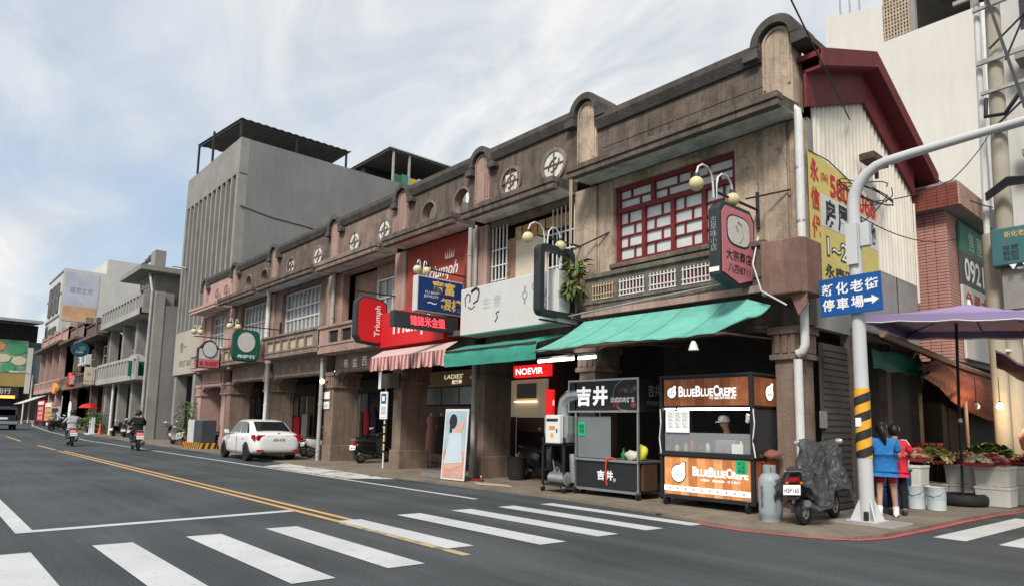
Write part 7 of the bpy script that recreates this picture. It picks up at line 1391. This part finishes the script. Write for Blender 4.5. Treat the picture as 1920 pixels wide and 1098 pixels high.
for x, y, lb in ((-4.7, 17.2, 'stall trestle under the leafy greens'), (-4.0, 17.5, 'stall trestle under the carrots')):
    h = thing('trestle_table', lb, 'table', (x, y, 0.06), 0, world=True); MB().box(x-0.5, x+0.85 if x > -4.3 else x+0.45, y-0.1, y+0.6, 0.84, 0.90).build('top', 'dark_wood', h)
    for a in (-0.42, 0.36):
        for c in (-0.05, 0.55): MB().box(x+a-0.025, x+a+0.025, y+c-0.025, y+c+0.025, 0.06, 0.84).build('leg', 'dark_wood', h)
for k in range(3):
    x, y = (-5.15+0.02*k, 15.9+0.42*k); h = thing('plastic_crate', ['red crate on the inner side of the stall', 'second red crate on the inner side of the stall', 'third red crate deep inside the stall'][k], 'crate', (x, y, 1.0), 0, 'red crates'); MB().box(-0.2, 0.2, -0.18, 0.18, 0, 0.26).build('body', 'red_crate', h, bevel=0.02); MB().box(-0.22, 0.22, -0.2, 0.2, 0.23, 0.28).build('rim', 'red_crate', h)
    MB().box(-0.02, 0.02, -0.02, 0.02, -0.94, 0, None).build('support', 'dark_wood', h)
# stall roofs, tarps, bulbs
h = thing('stall_roof', 'sagging lean-to stall roof along the side street', 'stall roof', (-5, 19, 3), world=True)
rows = [[(-5.34+0.6*t_, 13.4+0.58*k, 3.50-0.027*k-0.18*t_+0.02*math.sin(k*1.3)) for k in range(19)] for t_ in (0, 0.35, 0.7, 1.0)]
MB().sheet(rows, 0.03).build('roof_sheet', 'dark_tin', h); MB().tube([(-4.75, 13.35, 3.31), (-4.75, 18, 3.06), (-4.75, 24, 2.81)], 0.06, 8).build('front_pole', mat('pole_brown', (0.22, 0.15, 0.12), 0.8), h)
for y in (18.2, 22.5): MB().tube([(-4.75, y, 0.06), (-4.75, y, 2.9)], 0.04, 8).build('post', 'pole_brown', h)
gt = MB().sheet([[(-5.18, 13.95+2.8*k/14, 3.14-0.03*math.sin(k*0.7)) for k in range(15)], [(-5.15+0.02*math.sin(k), 13.95+2.8*k/14, 2.74+0.02*math.sin(k*1.1)) for k in range(15)]], 0.008).build('green_tarp_strip', mat('tarp_dkgreen', (0.02, 0.16, 0.11), 0.7, 0.2, 3, 0.1)); tag(gt, 'dark green tarpaulin strip hanging under the tin wall', 'tarpaulin')
def net_mat():
    m = bpy.data.materials.new('red_net'); m.use_nodes = True; t = m.node_tree; L = t.links; b = t.nodes['Principled BSDF']; g = N('ShaderNodeNewGeometry', t); mp_ = N('ShaderNodeMapping', t); mp_.inputs['Rotation'].default_value = (rad(40), 0, 0); L.new(g.outputs[0], mp_.inputs[0])
    ck = N('ShaderNodeTexVoronoi', t); ck.inputs['Scale'].default_value = 9; ck.inputs['Randomness'].default_value = 0.25; L.new(mp_.outputs[0], ck.inputs['Vector']); r = N('ShaderNodeValToRGB', t); r.color_ramp.elements[0].color = (0.40, 0.12, 0.06, 1); r.color_ramp.elements[1].color = (0.14, 0.03, 0.02, 1); r.color_ramp.elements[1].position = 0.6; L.new(ck.outputs['Distance'], r.inputs[0]); L.new(r.outputs[0], b.inputs['Base Color']); b.inputs['Roughness'].default_value = 0.8
    b.inputs['Transmission Weight'].default_value = 0; MATS['red_net'] = m
net_mat()
top_ = [(15.3, 2.80), (16.4, 3.08), (17.4, 3.04), (18.6, 2.98), (20, 2.92), (21.5, 2.86), (23.8, 2.76)]; bot_ = [(15.6, 2.66), (16.5, 2.48), (17.4, 2.23), (18.6, 2.02), (20, 1.86), (21.6, 1.76), (23.8, 2.1)]
rows = [[(-4.80+0.18*math.sin(math.pi*t_)+0.03*math.sin(k*2+6*t_), a_[0]+(b_[0]-a_[0])*t_, a_[1]+(b_[1]-a_[1])*t_) for k, (a_, b_) in enumerate(zip(top_, bot_))] for t_ in [q/8 for q in range(9)]]
tp = MB().sheet(rows, 0.008).build('red_tarp', 'red_net', smooth=60); tag(tp, 'sagging red meshed tarpaulin above the stall lamps', 'tarpaulin')
def bulb(x, y, z, lit, lb):
    h = thing('light_bulb', lb, 'lamp', (x, y, z), 0, 'stall light bulbs', world=True); MB().tube([(x, y, z+0.06), (x, y, z+0.62)], 0.008, 5).build('cord', 'black_metal', h); MB().lathe([(0.022, 0.05), (0.022, 0.1), (0.0, 0.1)], 10, T(x, y, z)).build('socket', 'black_metal', h)
    MB().lathe([(0.0, -0.085), (0.05, -0.065), (0.068, -0.02), (0.05, 0.03), (0.022, 0.06)], 14, T(x, y, z)).build('glass', flat('bulb_lit', (1.0, 0.72, 0.35), emit=14) if lit else 'white_plastic', h, smooth=60)
    if lit:
        l = bpy.data.lights.new('bulb_light', 'POINT'); l.energy = 24; l.color = (1, 0.68, 0.36); l.shadow_soft_size = 0.07; lo = bpy.data.objects.new('bulb_light', l); col.objects.link(lo); lo.parent = h; lo.location = (0, 0, -0.12)
bulb(-3.98, 17.75, 2.12, True, 'glowing warm bulb hanging in the market stall'); bulb(-4.36, 17.5, 2.12, False, 'unlit white bulb hanging in the market stall')
# hanging pink bags and a person in pink at the frame edge
for k, (x, y, z) in enumerate(((-3.55, 17.75, 1.35),)): lump('plastic_bag', ['pink plastic bag hanging at the outer stall end', 'reddish net bag hanging beside the pink bag'][k], 'bag', (x, y, z), 0.11, (1.3, 0.9, 2.2), mat('bag_pink%d' % k, [(0.45, 0.2, 0.22), (0.3, 0.07, 0.07)][k], 0.5, 0.3, 8))
person('stall holder in pink top standing beyond the vegetables', (-3.35, 18.4, 0.06), rad(170), pose(), 'shirt', 'pink_shirt', 'black_cloth', 'ankle', 'short', 'black_print', 1.02, 'short')
rows = [[(-3.28+0.16*k-0.05*j, 14.6+0.22*j, 3.02-0.10*math.sin(j*0.5)-0.05*k*(1 if j < 5 else 0.6)-0.28*math.sin(math.pi*k/14)+0.03*math.sin(k*2.1+j*1.7)) for k in range(15)] for j in range(9)]
s = thing('net_canopy', 'sagging maroon shade net with white rope at the outer stall edge', 'canopy', (-2.6, 15.4, 2.7), world=True); MB().sheet(rows, 0.15).build('net', mat('maroon_net', (0.12, 0.035, 0.045), 0.85, 0.4, 6, 0.8, 14), s, smooth=60)
MB().tube([(p_[0], p_[1]-0.03, p_[2]-0.02) for p_ in rows[0]], 0.014, 5).build('rope', 'white_plastic', s)
h = thing('light_fitting', 'dim strip lamp glowing deep inside the stall', 'lamp', (-6.2, 15.8, 2.2), world=True); MB().box(-6.3, -6.25, 15.3, 16.2, 2.2, 2.26).build('lamp_tube', flat('dim_tube', (0.75, 0.9, 0.8), emit=1.5), h); MB().box(-6.35, -6.2, 15.3, 16.2, 2.26, 2.32).build('housing', 'white_plastic', h)

# ================================================================== utility poles and wires
mat('pole_conc', (0.36, 0.33, 0.26), 0.9, 0.14, 1.5, 0.3, 20, streak=0.4, dark=(0.2, 0.17, 0.13))
h = thing('utility_pole', 'tall concrete utility pole with crossarms and cable clutter', 'utility pole', (-3.97, 19, 0), world=True)
MB().tube([(-3.97, 19, 0), (-3.90, 19, 8), (-3.80, 19, 14)], [0.22, 0.18, 0.15], 16).build('pole', 'pole_conc', h, smooth=50)
MB().tube([(-4.17, 18.72, 0), (-4.16, 18.72, 6.2)], 0.17, 14).build('side_post', 'pole_conc', h, smooth=50); MB().tube([(-4.28, 18.95, 5.5), (-4.15, 18.95, 12.2)], 0.07, 10).build('conduit', 'pipe_white', h)
for z, xa, xb, r_ in ((12.35, -4.6, -1.5, 0.05), (11.95, -4.2, -1.5, 0.035), (10.55, -4.2, -1.5, 0.055), (9.75, -4.15, -1.5, 0.04), (8.7, -3.95, -1.5, 0.035)): MB().box(xa, xb, 18.72, 18.80, z-r_, z+r_, Matrix.Translation((-3.9, 0, z)) @ Matrix.Rotation(rad(-2), 4, 'Y') @ Matrix.Translation((3.9, 0, -z))).build('crossarm', 'pipe_grey', h)
for a, c in (((-3.9, 18.7, 8.8), (-2.2, 18.7, 10.2)), ((-3.9, 18.7, 10.8), (-2.4, 18.7, 12.0)), ((-3.6, 18.72, 10.4), (-2.6, 18.72, 12.6))): MB().tube([a, c], 0.025, 6).build('brace', 'black_metal', h)
for k in range(5): MB().lathe([(0.05, 0), (0.09, 0.05), (0.05, 0.1), (0.09, 0.15), (0.04, 0.22)], 10, T(-4.4+0.6*k, 18.76, 12.42)).build('insulator', 'sc_grey', h, smooth=50)
MB().lathe([(0.26, 8.9), (0.28, 9.0), (0.28, 9.8), (0.22, 9.95), (0.1, 10.0)], 16, T(-2.9, 18.7, 0)).build('transformer', 'conc_light', h, smooth=50)
MB().tube([(-4.0, 18.55, 9.5), (-4.0, 18.4, 9.0), (-3.6, 18.3, 8.9), (-3.3, 18.3, 9.3)], 0.05, 8).build('cable_loop', 'black_metal', h, smooth=60)
for k in range(4): MB().tube([(-4.15, 18.55, 7.0+0.05*k), (-3.7, 18.5, 7.25+0.06*k), (-3.0, 18.5, 7.2+0.03*k), (-1.5, 18.5, 7.1)], 0.03, 6).build('cable_bundle', 'black_metal', h, smooth=60)
for z in (3.4, 4.4, 5.6): MB().lathe([(0.20, z), (0.20, z+0.05)], 14, T(-4.1, 18.85, 0)).build('pole_band', 'pipe_white', h)
h = thing('switch_box', 'teal metal box sign mounted on the utility pole', 'sign', (-3.6, 18.4, 5.2), world=True); MB().box(-4.02, -3.0, 18.1, 18.5, 5.28, 6.15).build('box', mat('teal_box', (0.05, 0.14, 0.15), 0.5, 0.12, 3), h, bevel=0.03); text('新化老街', 0.14, FY(-3.5, 18.095, 5.98), MATS['gold_print'], h, w=0.5); text('導覽\n解說\n地圖', 0.36, FY(-3.65, 18.095, 5.55), MATS['black_print'], h, w=0.3); text('▼  ▼', 0.12, FY(-3.5, 18.095, 5.22), MATS['white_print'], h)
MB().box(-3.9, -3.1, 18.3, 18.55, 4.3, 5.2).build('meter_box', 'conc', h, bevel=0.02)
def wire(lb, pts, r_=0.012, sag=0.0):
    P = [Vector(p) for p in pts]; out_ = []
    for i in range(len(P)-1):
        for k in range(12): q = k/12; v = P[i].lerp(P[i+1], q); v.z -= sag*4*q*(1-q); out_.append(tuple(v))
    out_.append(tuple(P[-1])); return tag(MB().tube(out_, r_, 6).build('overhead_wire', 'black_metal'), lb, 'wire', 'overhead wires')
wire('black wire running from the tin gable up over the street', [(-5.28, 13.66, 7.8), (-4.22, 9.0, 7.74), (-2.6, 5.6, 7.7)], 0.014)
wire('thick black cable crossing in front of the utility pole', [(-3.95, 19, 12.4), (-2.55, 14.5, 7.4), (-1.6, 13.0, 6.0)], 0.03)
wire('thin wire from the tin roof edge to the utility pole', [(-4.98, 17.95, 7.6), (-4.1, 18.9, 6.9)], 0.015, 0.12)
wire('wire from the tin wall along the street light arm to the pole', [(-5.3, 14.6, 6.3), (-4.3, 16.5, 7.0), (-3.95, 18.9, 8.9)], 0.012, 0.1)
wire('loose wire from the banner top to the street light pole', [(-5.3, 15.6, 6.7), (-4.5, 11.7, 5.0)], 0.012, 0.1)
wire('thin service wire dropping to the brick house', [(-4.5, 11.6, 5.2), (-4.6, 17.8, 6.0)], 0.010, 0.25)
for k in range(4): wire('white cable drooping down the corner tin box' if k == 0 else ['', 'grey cable strung along the balcony foot', 'rod bracing the pink sign to the wall', 'rod bracing the empty frame sign'][k], [[(-6.05, 11.25, 5.0), (-5.95, 10.85, 4.4), (-5.8, 10.85, 3.9), (-5.4, 10.95, 3.62)], [(-10.9, 11.05, 4.0), (-8.4, 11.06, 4.12), (-6.4, 11.06, 4.2)], [(-6.2, 11.1, 5.72), (-5.55, 11.55, 5.85)], [(-10.72, 11.2, 5.6), (-9.9, 11.6, 5.95)]][k], 0.014 if k < 2 else 0.018).data.materials.__setitem__(0, MATS['pipe_white'] if k == 0 else MATS['pipe_grey'] if k == 1 else MATS['black_metal'])
for k in range(3):
    pts = [(-4.35+0.35*math.cos(a+k), 11.75+0.3*math.sin(a*1.3+k), 5.55+0.25*math.sin(a)) for a in [q*0.5 for q in range(14)]]
    tag(MB().tube(pts, 0.010, 5).build('cable_coil', 'black_metal', smooth=60), ['tangled black cable coil by the street light bend', 'second loop of tangled cable by the street light bend', 'third loop of tangled cable by the street light bend'][k], 'cable', 'cable coils')

# ================================================================== plants
for k, c in enumerate(((0.05, 0.10, 0.025), (0.09, 0.15, 0.04), (0.17, 0.17, 0.05))): mat('leaf%d' % k, c, 0.55, 0.3, 10, 0.1)
def plant(lb, x, y, z, hgt, spread, n, pot=None, seed=0, leaf=0.14, lm=0, droop=0.4):
    h = thing('potted_plant', lb, 'plant', (x, y, z), 0, 'potted plants'); random.seed(seed); pz = 0
    if pot: MB().lathe([(0.16, 0), (0.22, 0.32), (0.24, 0.34), (0.20, 0.34), (0.18, 0.28), (0, 0.28)], 18).build('pot', pot, h, smooth=40); pz = 0.3
    MB().tube([(0, 0, pz), (0.03, 0.02, pz+hgt*0.5), (0, 0.04, pz+hgt*0.85)], [0.025, 0.018, 0.008], 6).build('stem', 'dark_wood', h); bs = [MB(), MB()]
    for k in range(n):
        a = random.uniform(0, 6.28); zz_ = pz+hgt*random.uniform(0.1, 1.0); rr = spread*random.random()**0.5*(1-0.4*abs((zz_-pz)/hgt-0.5)); L_ = leaf*random.uniform(0.7, 1.4)
        Mx = T(rr*math.cos(a), rr*math.sin(a), zz_) @ rotz(a) @ Matrix.Rotation(random.uniform(-0.3, droop*2), 4, 'Y') @ Matrix.Rotation(random.uniform(-0.6, 0.6), 4, 'X')
        bs[k % 2].add([(0, 0, 0), (L_*0.5, L_*0.22, 0.02), (L_*0.5, 0, 0.035), (L_*0.5, -L_*0.22, 0.02), (L_*1.15, 0, -0.03)], [(0, 3, 2), (0, 2, 1), (1, 2, 4), (2, 3, 4)], Mx)
    for k, b in enumerate(bs): tag(b.build('leaves', 'leaf%d' % ((lm+k) % 3), h, recalc=False), kind='stuff')
    return h
plant('tall leafy plant in a red pot beside the utility cabinet', -39.6, 11.2, 0.06, 2.1, 0.55, 420, flat('pot_red', (0.30, 0.03, 0.025)), 1, 0.16)
plant('spiky fern hanging at the balcony end by the empty frame', -10.45, 11.05, 4.95, 0.34, 0.2, 90, None, 2, 0.2, 1, 0.9); plant('yellowish fern below the first on the balcony end', -10.5, 11.0, 4.48, 0.32, 0.22, 90, None, 3, 0.2, 1, 0.9); plant('small fern at the foot of the empty frame sign', -11.1, 11.15, 4.7, 0.35, 0.18, 80, None, 4, 0.2, 1, 0.9)
plant('bushy plants in pots before the far shops', -64.0, 11.3, gz(-64)+0.06, 1.5, 0.8, 380, 'conc_dark', 5, 0.26); plant('yellow-green plant in a barrel by the far cone', -66.5, 11.0, gz(-66)+0.06, 0.9, 0.5, 200, 'conc', 6, 0.26, 1); plant('shrub at the far kerb beside the scooters', -80, 11.0, gz(-80)+0.06, 1.2, 0.9, 300, 'conc_dark', 7, 0.3)
# ------------------------------------------------------------------ far shop clutter
for k, (xa, xb, za, zb_, c, t_, lb) in enumerate(((-93.6, -88.9, 1.0, 3.3, 'sign_red', '特價', 'red price board before the far pink shops'), (-87.8, -83.5, 1.1, 3.0, 'banner_orange', '小吃', 'orange menu board before the far pink shops'), (-83, -78.6, 1.2, 2.5, 'banner_white', '飲料', 'white menu board with dark header far down the street'))):
    s = thing('menu_board', lb, 'sign', (xa, 10.6, gz(xa)), world=True); MB().box(xa, xb, 10.6, 10.75, za, zb_).build('board', c, s); MB().box(xa+0.2, xb-0.2, 10.56, 10.6, zb_-0.5, zb_-0.15).build('header', 'white_print' if k < 2 else 'black_print', s)
    for q in range(3): text(t_*2, 0.42, FY((xa+xb)/2, 10.58, za+0.35+q*0.5), MATS['white_print' if k == 0 else 'red_print'], s, w=(xb-xa)*0.8)
    for q in (xa+0.2, xb-0.2): MB().box(q-0.06, q+0.06, 10.62, 10.72, 0.3, za).build('leg', 'black_metal', s)
s = thing('hanging_sign', 'round orange sign above the far menu boards', 'sign', (-83, 10.6, 4), world=True); MB().prism(ngon(-83.2, 4.4, 1.2, 0.55, 20), 'y', 10.55, 10.75).build('disc', flat('sign_orange', (0.6, 0.24, 0.05), emit=0.15), s); MB().tube([(-83.2, 10.7, 4.9), (-83.2, 11.6, 5.1)], 0.05).build('hanger', 'black_metal', s)
s = thing('feather_flag', 'white rounded flag banner standing behind the hooded rider', 'flag', (-71.5, 10.4, gz(-71)), world=True); MB().prism([(-72.0, 1.0), (-70.9, 1.0), (-70.7, 2.2), (-70.9, 2.75), (-71.6, 2.95), (-72.1, 2.5)], 'y', 10.4, 10.43).build('cloth', 'white_print', s); MB().tube([(-72.1, 10.45, 0.3), (-72.1, 10.45, 2.7), (-71.5, 10.45, 3.05), (-70.8, 10.45, 2.8)], 0.04, 6).build('pole', 'black_metal', s)
s = thing('parasol', 'small red parasol before the far dark shops', 'parasol', (-68, 11, gz(-68)), world=True); MB().lathe([(0.8, 2.2), (0.5, 2.5), (0.0, 2.65)], 8, T(-68, 11.3, 0.1)).build('canopy', 'sign_red', s); MB().tube([(-68, 11.3, 0.2), (-68, 11.3, 2.7)], 0.03).build('pole', 'pipe_white', s)
s = thing('shop_awning', 'pale shop awning at the far end of the pink row', 'awning', (-97, 10.5, 3.2), world=True); MB().sheet([[(-104, 11.5, 4.0), (-95, 11.5, 4.0)], [(-104, 9.3, 3.0), (-95, 9.3, 3.0)]], 0.06).build('canvas', 'conc_light', s); MB().tube([(-95.2, 9.4, 0.6), (-95.2, 9.4, 3.0)], 0.08).build('post', 'pipe_white', s)
s = thing('street_light', 'slim far street light standing by the market hall', 'street light', (-104, 10.9, gz(-104)), world=True); MB().tube([(-104, 10.9, 0.5), (-104, 10.9, 6.6), (-103.4, 10.0, 6.9), (-102.8, 9.0, 6.9)], 0.09, 8).build('pole', 'pipe_white', s); MB().box(-103.2, -102.5, 8.4, 9.2, 6.8, 7.0).build('lamp_head', 'pipe_white', s)
h = thing('barrier_post', 'pair of white barrier posts beside the traffic cone', 'barrier', (-63, 10.8, gz(-63)), world=True)
for k in range(2): MB().box(-63.7+k*0.9, -63.4+k*0.9, 10.7, 10.9, 0.15, 1.5).build('post', 'pipe_white', h)
MB().box(-64.2, -62.0, 10.5, 11.1, 0.14, 0.26).build('base', 'pipe_white', h)
def goods(lb, xa, xb, seed):
    h = thing('storefront', lb, 'shop front', ((xa+xb)/2, 14.5, 0), 0, 'dim shop fronts in the arcade', world=True); random.seed(seed); x = xa
    MB().box(xa, xb, 14.3, 14.58, 2.75, 3.3).build('fascia', 'dark_wood', h)
    while x < xb-0.5:
        w_ = random.uniform(0.55, 0.95); k = random.random()
        fr = MB().box(x, x+0.07, 14.46, 14.58, 0.08, 2.75).build('door_frame', random.choice(['pipe_grey', 'dark_wood', 'white_frame']), h)
        MB().box(x+0.07, x+w_, 14.50, 14.56, 0.08, 2.75).build('door_pane', 'dark_glass' if k < 0.5 else 'display' if k < 0.8 else 'grey_glass', h)
        if k > 0.35: MB().box(x+0.12, x+w_-0.1, 14.2, 14.35, 0.5+0.4*k, 1.5+0.5*k).build('hung_goods', random.choice(['cloth_a', 'cloth_b', 'cloth_c', 'red_shirt', 'cardboard', 'jeans', 'grey_hoodie', 'sign_white']), h, bevel=0.03)
        x += w_+0.03
    MB().box(xa+0.6, xa+1.5, 14.25, 14.29, 2.85, 3.15).build('shop_sign', 'sign_cream', h); MB().tube([(xa+1.9, 13.6, 3.7), (xa+2.6, 13.6, 3.7)], 0.025, 6).build('lamp_tube', 'dim_tube', h)
goods('dim shop front with hanging goods behind the bus stop', -29.5, -24.4, 4); goods('dim shop front with hanging goods behind the white car', -36.0, -30.5, 8); goods('dim shop front behind the pink doorway', -46, -37.5, 9)
for k, (x, c, lb) in enumerate(((-25.2, 'red_shirt', 'red coat hanging at the back of the arcade'), (-24.6, 'cloth_b', 'dark coat hanging at the back of the arcade'))):
    tag(MB().loft([[(x+0.22*q*math.cos(a*math.pi/4), 14.1+0.08*math.sin(a*math.pi/4), z) for a in range(8)] for q, z in ((0.9, 1.0), (0.95, 1.5), (0.8, 2.0), (0.3, 2.1))]).build('hanging_coat', c, smooth=60), lb, 'coat')
sl_ = thing('spot_lamp', 'small lit round lamp on the pipe beside the number plates', 'lamp', (-23.9, 11.3, 3.0), world=True); MB().ball((-23.75, 11.35, 3.0), 0.10, 12, 8).build('lamp_glass', flat('warm_bulb', (0.9, 0.8, 0.5), emit=1.0), sl_, smooth=60); MB().tube([(-23.75, 11.45, 3.0), (-23.75, 11.6, 3.0)], 0.03).build('arm', 'black_metal', sl_)
for o_ in bpy.data.objects:
    if '_w' in o_: del o_['_w']
